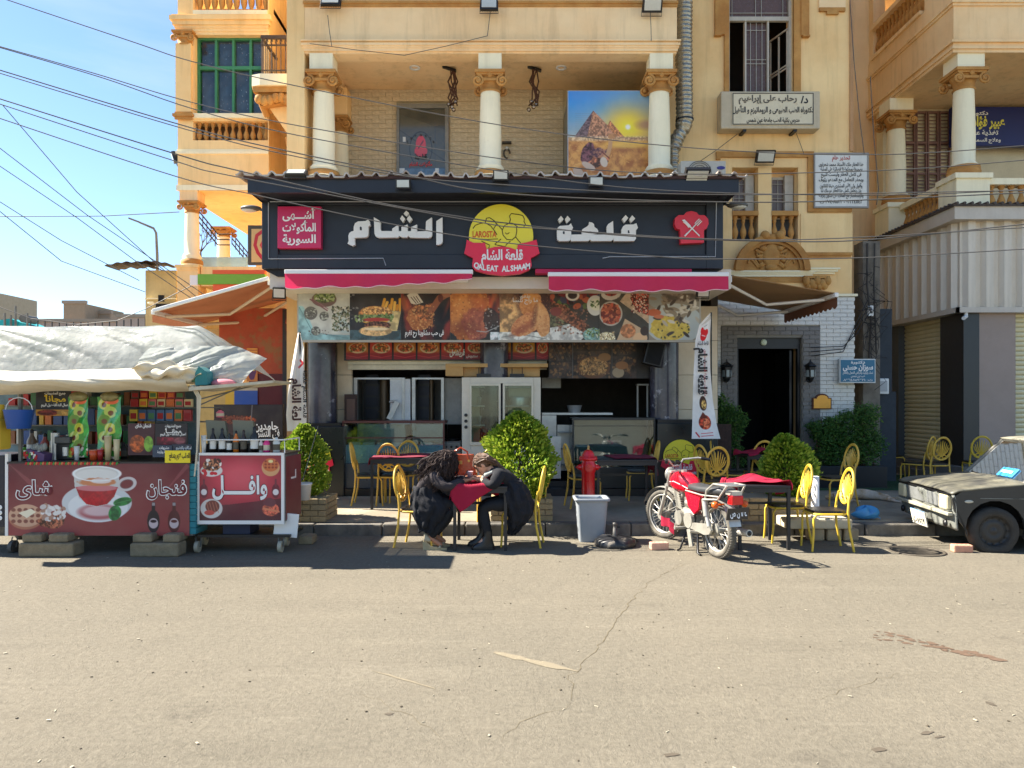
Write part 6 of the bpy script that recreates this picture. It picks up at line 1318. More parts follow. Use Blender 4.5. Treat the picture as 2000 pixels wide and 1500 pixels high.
bush('tall light green thuja bush in the brick planter behind the women',X(1014,9.9),9.9,Z(985,9.9),PF(1.22,.44),10500,[m_lf,m_lf2],3)
bush('light green thuja bush in the brick planter at the right behind the motorcycle',X(1532,10.0),10.0,Z(975,10.0),PF(.86,.32),6000,[m_lf,m_lf2],5)
bush('green thuja bush in the brick planter behind the waffle cart',X(592,9.9),9.95,Z(975,9.9),PF(.98,.3),5600,[m_lf,m_lf2],8)
m_plant=mat('sandy planter brick',(190,170,130),rough=.9,var=.25,vs=9,bump=.5,bs=30,col2=(166,146,110));m_plm=mat('planter mortar',(150,138,116),rough=.95,var=.2)
for(pa,pb,Yp_,zt_,lab)in((545,637,9.55,Z(972,9.55),'low sandy brick planter with the bush behind the waffle cart'),(958,1080,9.62,Z(975,9.6),'low grey sandy brick planter under the tallest bush'),(1445,1592,9.62,Z(972,9.6),'low sandy brick planter under the right bush')):
 t=thing('brick_planter',lab,'planter',(X((pa+pb)/2,Yp_),Yp_+.25,.15));x0,x1=X(pa,Yp_),X(pb,Yp_)
 b=MB();b.box(x0+.02,x1-.02,Yp_+.02,Yp_+.65,.1,zt_-.02);b.obj('planter_core',m_plm,t)
 zz=.15;r_=0;n_=max(3,int((x1-x0)/.2));bw=(x1-x0)/n_;q=random.Random(int(pa))
 me=shared(MB().box(-.5,.5,-.5,.5,-.5,.5),'planter_brick',m_plant)
 while zz<zt_-.03:
  hh=min(.075,zt_-zz);off=bw/2 if r_%2 else 0
  for i in range(n_+(1 if off else 0)):
   a0=max(x0,x0+i*bw-off);a1=min(x1,x0+(i+1)*bw-off);piece('brick',me,t,((a0+a1)/2,Yp_+.04+q.uniform(-.006,.006),zz+hh/2),(a1-a0-.01,.1,hh-.01))
  for xx in(x0+.05,x1-.05):
   for i in range(3):piece('brick',me,t,(xx,Yp_+.19+i*.17,zz+hh/2),(.1+q.uniform(-.004,.004),.16,hh-.01))
  zz+=hh;r_+=1
def hedge(label,x0,x1,y0,y1,z0,tops,n,seed):
 t=thing('hedge_plant',label,'bush',((x0+x1)/2,(y0+y1)/2,z0));q=random.Random(seed);b=MB();c=MB()
 for i in range(n):
  u=q.random();top=float(np.interp(u,[k[0]for k in tops],[k[1]for k in tops]))+.12*math.sin(u*31)*q.random();x=x0+u*(x1-x0);v=q.random()**.8;z=z0+v*(top-z0);y=y0+(y1-y0)*q.random()
  x+=.08*math.sin(z*9+seed);d=Vector((q.gauss(0,1),q.gauss(-.3,1),q.gauss(.2,1))).normalized();s=d.orthogonal().normalized();L_=q.uniform(.04,.085);p=Vector((x,y,z))
  b.add([p,p+d*L_*.5-s*L_*.22,p+d*L_,p+d*L_*.5+s*L_*.22],[(0,1,2,3)],0 if q.random()<.7 else 1)
 b.obj('foliage',[m_lfd,leaf_mat('hedge light',(120,150,66),(92,124,52))],t)
 for i in range(14):
  x=q.uniform(x0,x1);c.tube([(x,(y0+y1)/2,z0-.1),(x+q.uniform(-.1,.1),(y0+y1)/2,z0+.5),(x+q.uniform(-.2,.2),(y0+y1)/2,z0+q.uniform(.7,1.1))],[.012,.009,.003],5)
 c.obj('stem',m_bark,t)
 p=MB();p.box(x0-.02,x1+.02,y0-.08,y1+.05,.15,z0);p.obj('planter_box',mat('black planter box',(26,28,32),rough=.35,var=.15),t,bevel=.01)
hedge('dark bushy plant left of the doorway behind the feather flag',X(1385,13.5),X(1450,13.5),13.35,13.75,.5,[(0,Z(790,13.5)),(.4,Z(775,13.5)),(1,Z(800,13.5))],5000,2)
hedge('wide dark green plant in a black box right of the doorway',X(1590,13.5),X(1716,13.5),13.3,13.75,.55,[(0,Z(832,13.5)),(.35,Z(815,13.5)),(.6,Z(800,13.5)),(.75,Z(788,13.5)),(1,Z(812,13.5))],9000,6)
# ================================================================ street things
# red fire hydrant
m_red=mat('hydrant red',(226,22,28),rough=.3,var=.1,coat=.3,spots=.28,spot_col=(240,120,110),sps=22)
hx_,hy_=X(1149,10.3),10.3
t=thing('fire_hydrant','bright red fire hydrant with domed cap behind the grey bin','hydrant',(hx_,hy_,.15));k=Z(893,10.3);zb_=.15
b=MB();b.lathe([(.11,zb_),(.115,zb_+.03),(.088,zb_+.06),(.092,k-.22),(.105,k-.18),(.105,k-.1),(.09,k-.08),(.088,k-.045)],(hx_,hy_,0),24);b.obj('barrel',m_red,t)
b=MB();b.lathe([(.088,k-.045),(.125,k-.04),(.13,k-.02),(.125,k),(.09,k+.005),(.085,k+.04),(.06,k+.085),(.025,k+.105),(0,k+.107)],(hx_,hy_,0),24)
for i in range(8):a=i*math.pi/4;b.cyl((hx_+.11*math.cos(a),hy_+.11*math.sin(a),k-.05),(hx_+.11*math.cos(a),hy_+.11*math.sin(a),k+.015),.01,n=6)
b.obj('cap',m_red,t)
b=MB();b.lathe([(.02,k+.1),(.016,k+.13),(.02,k+.14),(.012,k+.165),(0,k+.17)],(hx_,hy_,0),5,smooth=False);b.obj('operating_nut',mat('brass nut',(190,150,90),metal=.5,rough=.4),t)
for(dx,dy,rr)in((0,-1,.055),(1,0,.04),(-1,0,.04)):
 b=MB();a0=Vector((hx_+dx*.08,hy_+dy*.08,k-.14));b.cyl(a0,a0+Vector((dx,dy,0))*.05,rr);b.cyl(a0+Vector((dx,dy,0))*.05,a0+Vector((dx,dy,0))*.07,rr*.8,n=6);b.cyl(a0+Vector((dx,dy,0))*.07,a0+Vector((dx,dy,0))*.09,rr*.3,n=5);b.obj('outlet',m_red,t)
# grey bin
m_bin=mat('grey bin plastic',(150,156,162),rough=.4,var=.1,vs=3,streak=.15)
bx_,by_=X(1157,8.95),9.1;t=thing('litter_bin','open grey plastic litter bin at the kerb in front of the hydrant','bin',(bx_,by_,0))
def rr(w,d,z,r=.04,n=4):
 P=[]
 for(sx,sy,a0)in((1,1,0),(-1,1,90),(-1,-1,180),(1,-1,270)):
  for i in range(n+1):a=R(a0+90*i/n);P.append((bx_+sx*(w/2-r)+r*math.cos(a),by_+sy*(d/2-r)+r*math.sin(a),z))
 return P
def loft(b,rings,cap0=True,cap1=False):
 n=len(rings[0]);vs=[p for r_ in rings for p in r_];b.add(vs,[(i*n+j,i*n+(j+1)%n,(i+1)*n+(j+1)%n,(i+1)*n+j)for i in range(len(rings)-1)for j in range(n)],0,True)
 if cap0:b.add(rings[0],[tuple(range(n))[::-1]])
 if cap1:b.add(rings[-1],[tuple(range(n))])
zt_=.51
b=MB();loft(b,[rr(.3,.28,0),rr(.305,.285,.012),rr(.375,.35,zt_)]);loft(b,[rr(.36,.335,zt_),rr(.29,.27,.06)],False,True);b.obj('bin_body',m_bin,t)
b=MB();loft(b,[rr(.376,.352,zt_-.02),rr(.43,.4,zt_-.01),rr(.43,.4,zt_+.02),rr(.36,.335,zt_+.02),rr(.355,.33,zt_-.02)],False);b.obj('rim',m_bin,t)
# umbrella base
ux,uy=X(1201,8.75),8.75;t=thing('umbrella_base','black plastic parasol base with a short pole stub on the road right of the bin','umbrella base',(ux,uy,0))
def octr(r,z,j=0):return[(ux+r*math.cos(math.pi/8*i),uy+r*.95*math.sin(math.pi/8*i),z+.008*math.sin(i*2.3+j))for i in range(16)]
b=MB();loft(b,[octr(.245,0),octr(.25,.02),octr(.245,.07),octr(.2,.1),octr(.05,.125)],True,True);b.obj('weight',mat('dusty black plastic',(44,44,46),rough=.4,var=.4,vs=8,spots=.4,spot_col=(120,112,100),sps=6),t)
b=MB();b.lathe([(.028,.11),(.024,.2),(.022,.2),(.022,.24),(.026,.245),(.026,.27),(0,.275)],(ux,uy,0),12);b.obj('pole_stub',mat('stub plastic',(88,84,78),rough=.5),t)
b=MB();b.cyl((ux+.02,uy,.22),(ux+.06,uy,.22),.008);b.obj('clamp_knob',m_blk,t)
# loose bricks
for px,py,rz,lab,col in((1287,1073,8,'broken pale pink brick on the road left of the motorcycle stand',(226,176,150)),(1878,1078,-4,'orange brick chocking the flat tyre of the black car',(222,160,130))):
 Y_=F*H/(py-HY);t=thing('loose_brick',lab,'brick',(X(px,Y_),Y_,0));b=MB();b.box(-.105,.105,-.05,.05,0,.085);b.obj('brick_block',mat('pink brick %d'%px,col,rough=.9,var=.25,vs=14,bump=.8,bs=40),t,world=False,bevel=.012);t.rotation_euler.z=R(rz)
 b=MB();[b.lathe([(.012,0),(0,.002)],(-.05+i*.05,0,.0855),8)for i in range(3)];b.obj('core_holes',mat('brick core',(150,100,84),rough=1),t,world=False)
# concrete slab stand with white tube
sx0=X(1590,9.1);t=thing('flag_footing','cracked concrete slab on blocks carrying an upright white plastic tube','footing',(sx0,9.2,0))
b=MB();b.box(X(1528,9.15),X(1655,9.15),9.0,9.38,.15,.27);b.obj('slab',mat('pale cast concrete',(206,192,162),rough=.9,var=.2,vs=5,bump=.6,bs=25),t,bevel=.02)
for i in range(3):b=MB();xx=X(1578,9.1)+i*.21;b.box(xx,xx+.18,9.03,9.2,.0,.148);b.obj('block',mat('stone block',(176,156,124),rough=.9,var=.3,vs=8,bump=.7,bs=25),t,bevel=.02)
b=MB();b.lathe([(.055,.27),(.055,.3),(.048,.31),(.048,.78),(.042,.78),(.042,.5)],(X(1592,9.15),9.15,0),18);b.obj('tube',m_alu,t)
# blue plastic bag
q=random.Random(2);gx0,gy0=X(1672,10.0),9.75;b=MB()
b.grid(lambda u,v:(gx0+.16*math.sin(v*math.pi)*math.cos(u*6.283)*(1+.25*math.sin(u*19+v*7)),gy0+.1*math.sin(v*math.pi)*math.sin(u*6.283),.155+.075*(1+math.cos(v*math.pi))*(1+.25*math.sin(u*25+v*11))),40,14)
t=thing('plastic_bag','crumpled sky blue plastic bag on the kerb right of the white tube','plastic bag',(gx0,gy0,.15));b.obj('bag_body',mat('blue plastic film',(86,170,226),rough=.3,var=.12,trl=.3),t)
b=MB();b.tube([(gx0+.1,gy0,.17),(gx0+.16,gy0-.03,.19),(gx0+.2,gy0-.02,.16)],[.02,.012,.004],5);b.obj('knot',mat('blue plastic film',(86,170,226)),t)
# feather flags
def flag_sheet(label,Y,pts,furl,cvs,name='feather_flag',rod=None,seed=0):
 t=thing(name,label,'flag',(X(pts[-1][0],Y),Y,Z(pts[-1][2],Y)))
 ys=[p[2]for p in pts]
 def fn(U,V):
  yy=ys[0]+V*(ys[-1]-ys[0]);L_=np.interp(yy,ys,[p[0]for p in pts]);Rr=np.interp(yy,ys,[p[1]for p in pts]);px=L_+U*(Rr-L_)
  dep=Y+furl*np.sin(U*9+V*3+seed)*.5+.02*np.sin(V*9+U*2)
  return np.stack([(px-1000)*dep/F,dep,H+(HY-yy)*dep/F],-1)
 cvs.sheet('flag_print',None,t,printmat('flag cloth',.8,.2),fn)
 if rod:b=MB();b.tube([(X(p[0],Y+.03),Y+.03,Z(p[1],Y+.03))for p in rod],.012,6);b.obj('pole',m_blk,t)
 return t
Yg=11.35
cv=Cv(52,240,(232,226,216),1.7);cv.blend(np.ones_like(cv.xx)*.5,(240,236,228),.05,14);cv.poly([(52,0),(34,0),(10,24),(52,10)],(206,196,180));cv.ell(27,42,12,11,(226,26,36));cv.ell(18,33,6,6,(226,26,36));cv.ell(37,36,6,6,(226,26,36));cv.line([(20,42),(34,44)],1.6,(240,220,220));cv.line([(24,26),(36,22)],1,(120,120,100))
cv.ell(26,172,9,14,(70,44,36));cv.ell(28,174,6,9,(206,160,90),tex=.4,ts=3);cv.ell(27,208,13,14,(176,62,40),tex=.4,ts=4);cv.poly([(16,200),(24,188),(36,202)],(110,44,30));cv.ell(30,210,8,9,(206,100,66),tex=.5,ts=3);cv.line([(8,228),(14,236)],2.5,(200,40,50));cv.line([(18,230),(40,228)],1.2,(206,60,66));cv.line([(18,235),(40,233)],1.2,(206,60,66))
fl_=flag_sheet('white feather flag with black vertical lettering left of the doorway',Yg,[(1386,1389,612),(1366,1388,634),(1358,1386,665),(1355,1387,720),(1353,1392,780),(1352,1400,830),(1351,1407,857)],.015,cv,rod=[(1389,610),(1389,700),(1390,850),(1396,940)])
b=MB();Mv=Matrix.Rotation(R(90),4,'Y').to_3x3()
def vtext(b,s,px,py,w,h,Y,bold,mi=0):
 M=Matrix.Translation((X(px,Y),Y,Z(py,Y)))@Matrix.Rotation(R(90),4,'Y');text(b,s,0,0,w=w,h=h,Y=0,bold=bold,M=M,mi=mi)
vtext(b,'قلعة الشام',1368,725,.72,.13,Yg-.06,.05);text(b,'قلعة الشام',X(1371,Yg),Z(672,Yg-.06),w=.17,h=.06,Y=Yg-.06,bold=.03);b.obj('lettering',m_black,fl_)
b=MB();vtext(b,'مأكولات سورية شاورما مشاوى',1378,728,.72,.035,Yg-.06,.02);b.obj('lettering',m_redl,fl_)
cv=Cv(40,200,(236,226,212),1.7);cv.line([(26,56),(36,62),(24,70)],5,(206,40,50));cv.rect(24,0,26,200,(206,190,170),op=.5)
fl_=flag_sheet('furled white feather flag with part of its lettering between the stall and the shop',10.9,[(582,586,650),(576,594,680),(569,594,720),(562,597,770),(559,599,810),(561,598,842)],.05,cv,rod=[(586,648),(588,760),(592,960)],seed=2)
b=MB();vtext(b,'لعة الشام',575,780,.62,.12,10.83,.05);b.obj('lettering',mat('brown letters',(70,40,36)),fl_);b=MB();vtext(b,'قلعة الشام قلعة',594,770,.7,.05,10.83,.04);b.obj('lettering',m_black,fl_)
# sleeping dog: one continuous body lying on its side
def skin(name,label,cat,joints,edges,m,sub=2,loc=None,parent=None):
 me=bpy.data.meshes.new(name);me.from_pydata([j[:3]for j in joints],edges,[]);o=link(name,me,m,parent)
 mo=o.modifiers.new('skin','SKIN');mo.use_smooth_shade=True
 for i,j in enumerate(joints):
  s=me.skin_vertices[0].data[i];r=j[3];s.radius=(r,j[4]if len(j)>4 else r)
 me.skin_vertices[0].data[0].use_root=True
 su=o.modifiers.new('sub','SUBSURF');su.levels=sub;su.render_levels=sub
 if label:tag(o,label,cat)
 return o
dx0,dy0=X(1655,11.9),11.7;g0=.15
J=[(0,0,.11,.1,.1),(.22,.02,.12,.115,.11),(.42,.04,.1,.1,.095),(-.2,-.01,.11,.11,.1),(-.34,-.02,.1,.075,.07),(-.47,-.05,.08,.062,.06),(-.57,-.1,.055,.035,.03),(.5,-.03,.1,.065,.06),(.62,-.18,.07,.035,.035),(.5,-.3,.05,.022,.022),(.62,-.42,.03,.018,.018),(.5,-.06,.05,.055,.05),(.66,-.26,.04,.03,.03),(.58,-.38,.03,.02,.02),(.7,-.5,.025,.018,.016),(-.26,-.12,.09,.045,.045),(-.3,-.3,.05,.024,.024),(-.2,-.42,.03,.018,.018),(-.2,-.1,.05,.04,.04),(-.14,-.32,.035,.02,.02),(-.04,-.4,.025,.016,.016),(.56,.06,.06,.028,.028),(.72,.1,.035,.014,.014),(.86,.02,.03,.008,.008)]
E_=[(0,1),(1,2),(0,3),(3,4),(4,5),(5,6),(2,7),(7,8),(8,9),(9,10),(2,11),(11,12),(12,13),(13,14),(3,15),(15,16),(16,17),(3,18),(18,19),(19,20),(2,21),(21,22),(22,23)]
dg=skin('dog','pale sandy street dog asleep on its side on the pavement before the turf','dog',[(dx0+a*.82,dy0+b_*.82,g0+c*.82,r_*.82,r2*.82)for a,b_,c,r_,r2 in J],E_,mat('sandy fur',(198,160,118),rough=.95,var=.2,vs=8,col2=(224,206,184),bump=.6,bs=90))
b=MB()
for s in(-1,1):b.add([(dx0-.385,dy0-.02+s*.045,g0+.1),(dx0-.335,dy0-.02+s*.05,g0+.11),(dx0-.34,dy0+.0+s*.09,g0+.06)],[(0,1,2)])
b.obj('ear',mat('brown ear',(140,96,66),rough=.9),dg,world=False,solid=.008)
# ================================================================ people
m_skin=mat('warm skin',(214,158,126),rough=.55,var=.08,vs=12);m_skin2=mat('tan skin',(176,120,90),rough=.55,var=.08,vs=12)
m_coat=mat('black wool coat',(22,23,30),rough=.9,var=.25,vs=6,bump=.3,bs=120);m_knit=mat('charcoal knit',(58,50,52),rough=.95,var=.25,vs=16,bump=.7,bs=70);m_trou=mat('black trousers',(16,17,22),rough=.85,var=.2)
def ev(joints,edges,sub=2):
 me=bpy.data.meshes.new('tmp');me.from_pydata([j[:3]for j in joints],edges,[]);o=bpy.data.objects.new('tmp',me);COL.objects.link(o)
 mo=o.modifiers.new('skin','SKIN');mo.use_smooth_shade=True
 for i,j in enumerate(joints):me.skin_vertices[0].data[i].radius=(j[3],j[4]if len(j)>4 else j[3])
 me.skin_vertices[0].data[0].use_root=True;su=o.modifiers.new('sub','SUBSURF');su.levels=sub
 bpy.context.view_layer.update();m2=bpy.data.meshes.new_from_object(o.evaluated_get(bpy.context.evaluated_depsgraph_get()))
 v=[tuple(p.co)for p in m2.vertices];f=[tuple(p.vertices)for p in m2.polygons];bpy.data.objects.remove(o);bpy.data.meshes.remove(m2);return v,f
def person(label,x0,y0,face,P,skin_m,hair_fn,coat,ring_list,shoes,knitm):
 """P: joints in a side frame (forward, side, up)"""
 t=thing('person',label,'person',(x0,y0,0));m=lambda p:(x0+face*p[0],y0+p[1],p[2])
 def arr(names,ex=0,k=1):return[m(P[n][:3])+((P[n][3]*k+ex),(P[n][3]*k+ex)*(P[n][4]if len(P[n])>4 else 1))for n in names]
 order=['pelvis','waist','chest','neck','headb','head','shL','elL','wrL','paL','shR','elR','wrR','paR','hipL','knL','anL','toL','hipR','knR','anR','toR']
 ed=[(0,1),(1,2),(2,3),(3,4),(4,5),(2,6),(6,7),(7,8),(8,9),(2,10),(10,11),(11,12),(12,13),(0,14),(14,15),(15,16),(16,17),(0,18),(18,19),(19,20),(20,21)]
 v,f=ev(arr(order),ed);b=MB();b.add(v,f,0,True)
 hd=Vector(m(P['head'][:3]));tilt=P['tilt'];M=Matrix.Rotation(face*tilt,3,'Y')
 q=lambda a,s,u:hd+M@Vector((face*a,s,u))
 b.ball(hd,(.088,.072,.108),18,14,M=M);b.ball(q(.03,0,-.06),(.055,.05,.05),12,8,M=M)
 b.tube([q(.078,0,.02),q(.098,0,-.012),q(.108,0,-.028)],[.009,.012,.015],7);b.ball(q(.085,0,-.075),(.02,.022,.018),8,6)
 b.ball(q(.072,0,.035),(.018,.05,.012),10,6,M=M);b.ball(q(.085,0,-.05),(.013,.024,.009),8,6,M=M)
 for s in(-1,1):
  b.ball(q(-.005,s*.075,-.01),(.02,.012,.032),8,6,M=M);b.ball(q(.062,s*.034,-.02),(.02,.02,.018),8,6,M=M)
  wr=Vector(m(P['paL' if s>0 else 'paR'][:3]));fd=Vector((face*1,0,P.get('fz',.1))).normalized();b.ball(wr,(.042,.034,.018),10,7)
  for k in range(4):
   r0=wr+Vector((face*.032,(k-1.5)*.017,.002));L_=(.062,.074,.07,.055)[k];b.tube([r0-fd*.02,r0+fd*L_*.5+Vector((0,0,.004)),r0+fd*L_*.8+Vector((0,-s*.004,-.014)),r0+fd*L_+Vector((0,-s*.006,-.03))],[.0095,.009,.008,.006],7)
  b.tube([wr+Vector((-face*.01,-s*.025,0)),wr+Vector((face*.02,-s*.045,.006)),wr+Vector((face*.05,-s*.044,-.004))],[.011,.01,.007],7)
 bo=b.obj('body',skin_m,t);rm=bo.modifiers.new('fuse','REMESH');rm.mode='VOXEL';rm.voxel_size=.0065;rm.use_smooth_shade=True;sm=bo.modifiers.new('smooth','SMOOTH');sm.iterations=3;sm.factor=.5
 e=MB()
 for s in(-1,1):e.ball(q(.079,s*.03,.008),(.009,.013,.006),10,6)
 e.obj('eye',mat('dark eye',(40,28,24),rough=.2),bo);e=MB();e.ball(q(.098,0,-.05),(.006,.02,.006),8,6,M=M);e.obj('mouth',mat('lip red',(170,80,76),rough=.5),bo)
 def cloth_(names,eds,ex,mm,nm,k=1):
  v,f=ev(arr(names,ex,k),eds);c=MB();c.add(v,f,0,True);o=c.obj(nm,mm,t)
  tx=bpy.data.textures.get('folds')or bpy.data.textures.new('folds','CLOUDS');tx.noise_scale=.07;d=o.modifiers.new('d','DISPLACE');d.texture=tx;d.strength=.028;d.mid_level=.5;d.texture_coords='LOCAL';return o
 cloth_(['hipL','knL','anL'],[(0,1),(1,2)],.016,m_trou,'trouser_leg');cloth_(['hipR','knR','anR'],[(0,1),(1,2)],.016,m_trou,'trouser_leg')
 cloth_(['chest','waist','pelvis','neck','shL','elL','wrL','shR','elR','wrR'],[(0,1),(1,2),(0,3),(0,4),(4,5),(5,6),(0,7),(7,8),(8,9)],.022,coat,'coat')
 c=MB();n=40;V=[]
 for i,(cx,z,rx,ry)in enumerate(ring_list):V.append([m((cx+rx*(math.cos(a)+.08*math.sin(a*7+i*.5)*(i>0)),ry*(math.sin(a)+.1*math.sin(a*9+i*.6)*(i>0)),z+.012*math.sin(a*5+i)*(i>2)))for a in np.linspace(0,2*math.pi,n+1)[:-1]])
 loft(c,V,False);o=c.obj('coat_skirt',m_coat,t,sub=2);d=o.modifiers.new('d','DISPLACE');d.texture=bpy.data.textures['folds'];d.strength=.07;d.texture_coords='LOCAL';so_=o.modifiers.new('s','SOLIDIFY');so_.thickness=.01
 for(s,an)in((1,'L'),(-1,'R')):
  a,tt=Vector(m(P['an'+an][:3])),Vector(m(P['to'+an][:3]));shoes(t,a,tt,face)
 hair_fn(t,q,M,face,hd);return t
def curly(t,q,M,face,hd):
 r=random.Random(4);mh=mat('dark curly hair',(46,30,25),rough=.8,var=.5,vs=60,col2=(70,46,36));b=MB();b.ball(q(-.02,0,.02),(.108,.098,.118),14,10,M=M)
 for i in range(460):
  a=r.uniform(0,2*math.pi);el_=r.uniform(-.2,1.5);d=M@Vector((face*(math.cos(a)*math.cos(el_)*.1-.02),math.sin(a)*math.cos(el_)*.09,.02+math.sin(el_)*.115));p=hd+d
  if(M.inverted()@d).x*face>.065 and(M.inverted()@d).z<.05:continue
  back=Vector((-face*r.uniform(.08,.5),r.uniform(-.12,.12),-r.uniform(.22,.5)));L_=r.uniform(.3,.46);k0=15;pts=[];ph=r.uniform(0,6);v=d.normalized()*.7
  for k in range(k0):
   pts.append(p+Vector((math.cos(ph+k*1.25),math.sin(ph+k*1.25),.4*math.sin(ph+k)))*.011);v=v*.72+back.normalized()*.36;p=p+v.normalized()*L_/k0
   lim=Vector((hd.x-face*.16,hd.y,hd.z-.22));dd=p-lim
   if dd.length<.15 and p.z<hd.z-.05:p=lim+dd.normalized()*.15
  b.tube(pts,[.0062]*(k0-4)+[.006,.005,.004,.002],4)
 b.obj('hair',mh,t)
def straight(t,q,M,face,hd):
 r=random.Random(6);mh=mat('light brown hair',(88,60,42),rough=.6,var=.4,vs=40,col2=(126,90,62));b=MB();b.ball(q(-.022,0,.022),(.1,.085,.108),16,10,M=M)
 for i in range(240):
  a=r.uniform(0,2*math.pi);s_=r.uniform(.2,1.4);d=Vector((-.02+.1*math.cos(a)*math.cos(s_),.088*math.sin(a)*math.cos(s_),.025+.108*math.sin(s_)))
  if d.x>.055 and d.z<.06:continue
  e=Vector((-.12-.03*r.random(),.05*math.copysign(1,d.y)+r.uniform(-.02,.02),-.1+r.uniform(-.04,.03)));mid=(d+e)/2+Vector((-.0,.03*math.copysign(1,d.y),.04));f=e+Vector((-.0,r.uniform(-.03,.03),-.1+r.uniform(-.05,.02)))
  b.tube([q(*d),q(*mid),q(*e),q(*f)],[.007,.007,.006,.002],4)
 for i in range(16):s_=-1 if i%2 else 1;b.tube([q(.05,s_*.03,.1),q(.085,s_*.06,.03+.002*i),q(.075,s_*.075,-.05),q(.07,s_*.07,-.1-.003*i)],[.006,.006,.005,.002],4)
 b.obj('hair',mh,t);c=MB();c.tube([q(-.12,-.05,-.1),q(-.13,0,-.09),q(-.12,.05,-.1)],.014,6);c.obj('hair_tie',m_blk,t)
def wedge(t,a,tt,face):
 b=MB();b.prism([(a.x-face*.07,.0),(tt.x+face*.05,.0),(tt.x+face*.055,.018),(a.x+face*.02,.045),(a.x-face*.045,.1),(a.x-face*.075,.1)],a.y-.042,a.y+.042);b.obj('wedge_sole',mat('cork wedge',(176,160,124),rough=.8,var=.2,vs=20),t,bevel=.008)
 c=MB();c.grid(lambda u,v:(a.x-face*.06+face*(u*.075),a.y+.044*math.cos(v*math.pi),.1+.1*math.sin(v*math.pi)*(1-u*.7)),6,8);c.obj('heel_cup',mat('beige canvas upper',(186,170,140),rough=.85,var=.15),t,solid=.006);c=MB();c.tube([(tt.x-face*.03,a.y-.042,.02),(tt.x-face*.02,a.y,.07),(tt.x-face*.03,a.y+.042,.02)],.014,6);c.obj('toe_strap',mat('beige canvas upper',(186,170,140),rough=.85,var=.15),t)
def boot(t,a,tt,face):
 b=MB();ax_,tx_=a.x,tt.x;y=a.y
 loft(b,[[(cx+rx*math.cos(k),y+ry*math.sin(k),z)for k in np.linspace(0,2*math.pi,15)[:-1]]for(cx,rx,ry,z)in((ax_+face*.055,.13,.045,.0),(ax_+face*.055,.132,.046,.03),(ax_+face*.05,.125,.044,.05),(ax_+face*.015,.075,.042,.1),(ax_,.05,.045,.16),(ax_,.052,.047,.22))],True,False);b.obj('boot',mat('black boot leather',(20,20,22),rough=.35,var=.2),t)
 c=MB();loft(c,[[(ax_+face*.055+.138*math.cos(k),y+.05*math.sin(k),z)for k in np.linspace(0,2*math.pi,15)[:-1]]for z in(.0,.022)],True,True);c.obj('boot_sole',m_blk,t)
PA=dict(pelvis=(0,0,.56,.125),waist=(.03,0,.68,.105),chest=(.13,0,.82,.115),neck=(.23,0,.91,.05),headb=(.27,0,.94,.05),head=(.3,0,.98,.07),shL=(.15,.165,.85,.052),elL=(.3,.21,.74,.04),wrL=(.5,.12,.8,.027),paL=(.55,.1,.815,.022),shR=(.15,-.165,.84,.052),elR=(.29,-.22,.72,.04),wrR=(.5,-.1,.79,.027),paR=(.56,-.07,.8,.022),hipL=(.02,.09,.53,.09),knL=(.42,.1,.52,.06),anL=(.14,.1,.13,.036),toL=(.27,.1,.04,.03),hipR=(.02,-.09,.53,.09),knR=(.42,-.1,.52,.06),anR=(.1,-.1,.14,.036),toR=(.25,-.1,.04,.03),tilt=.55)
person('seated woman with dark curly hair, black coat and beige wedge sandals',X(824,8.62),8.62,1,PA,m_skin2,curly,m_knit,[(.05,.72,.12,.15),(.05,.63,.15,.18),(.12,.54,.25,.22),(.13,.44,.24,.22),(.1,.34,.17,.2),(.08,.26,.12,.17),(.08,.2,.1,.15)],wedge,m_knit)
PB=dict(PA);PB.update(head=(.37,0,.97,.07),headb=(.32,0,.93,.05),neck=(.27,0,.92,.05),chest=(.15,0,.85,.12),waist=(.03,0,.72,.11),shL=(.17,.17,.88,.056),shR=(.17,-.17,.87,.056),elL=(.26,.22,.76,.042),elR=(.24,-.23,.74,.042),wrL=(.36,.1,.8,.027),paL=(.4,.05,.82,.022),wrR=(.36,-.1,.79,.027),paR=(.41,-.05,.81,.022),knL=(.38,.1,.5,.06),anL=(.36,.1,.16,.036),toL=(.46,.1,.04,.03),knR=(.36,-.1,.5,.06),anR=(.3,-.12,.16,.036),toR=(.42,-.12,.04,.03),tilt=.75,fz=.4)
person('seated woman with light brown tied hair in a long black coat leaning over the table',X(1004,8.62),8.62,-1,PB,m_skin,straight,m_coat,[(.05,.8,.13,.16),(.0,.7,.16,.19),(-.02,.58,.2,.22),(-.06,.46,.17,.22),(-.07,.36,.13,.2),(-.02,.26,.08,.15),(.03,.16,.04,.08)],boot,m_coat)
b=MB();s0=Vector((X(1004,8.62)-.27,8.62,.9));b.tube([s0+Vector((.03,.12,.0)),s0+Vector((-.05,.08,-.04)),s0+Vector((-.09,.0,-.1)),s0+Vector((-.05,-.08,-.04)),s0+Vector((.03,-.12,.0))],[.02,.03,.035,.03,.02],8);tag(b.obj('scarf',mat('grey white scarf',(186,192,186),rough=.9,var=.4,vs=20)),'grey and white scarf round the neck of the woman in the long coat','scarf')
b=MB();b.cb((X(908,8.6),8.58,.845),(.012,.07,.14),ry=.5);tag(b.obj('smartphone',m_blk),'dark smartphone held by the curly haired woman','phone')
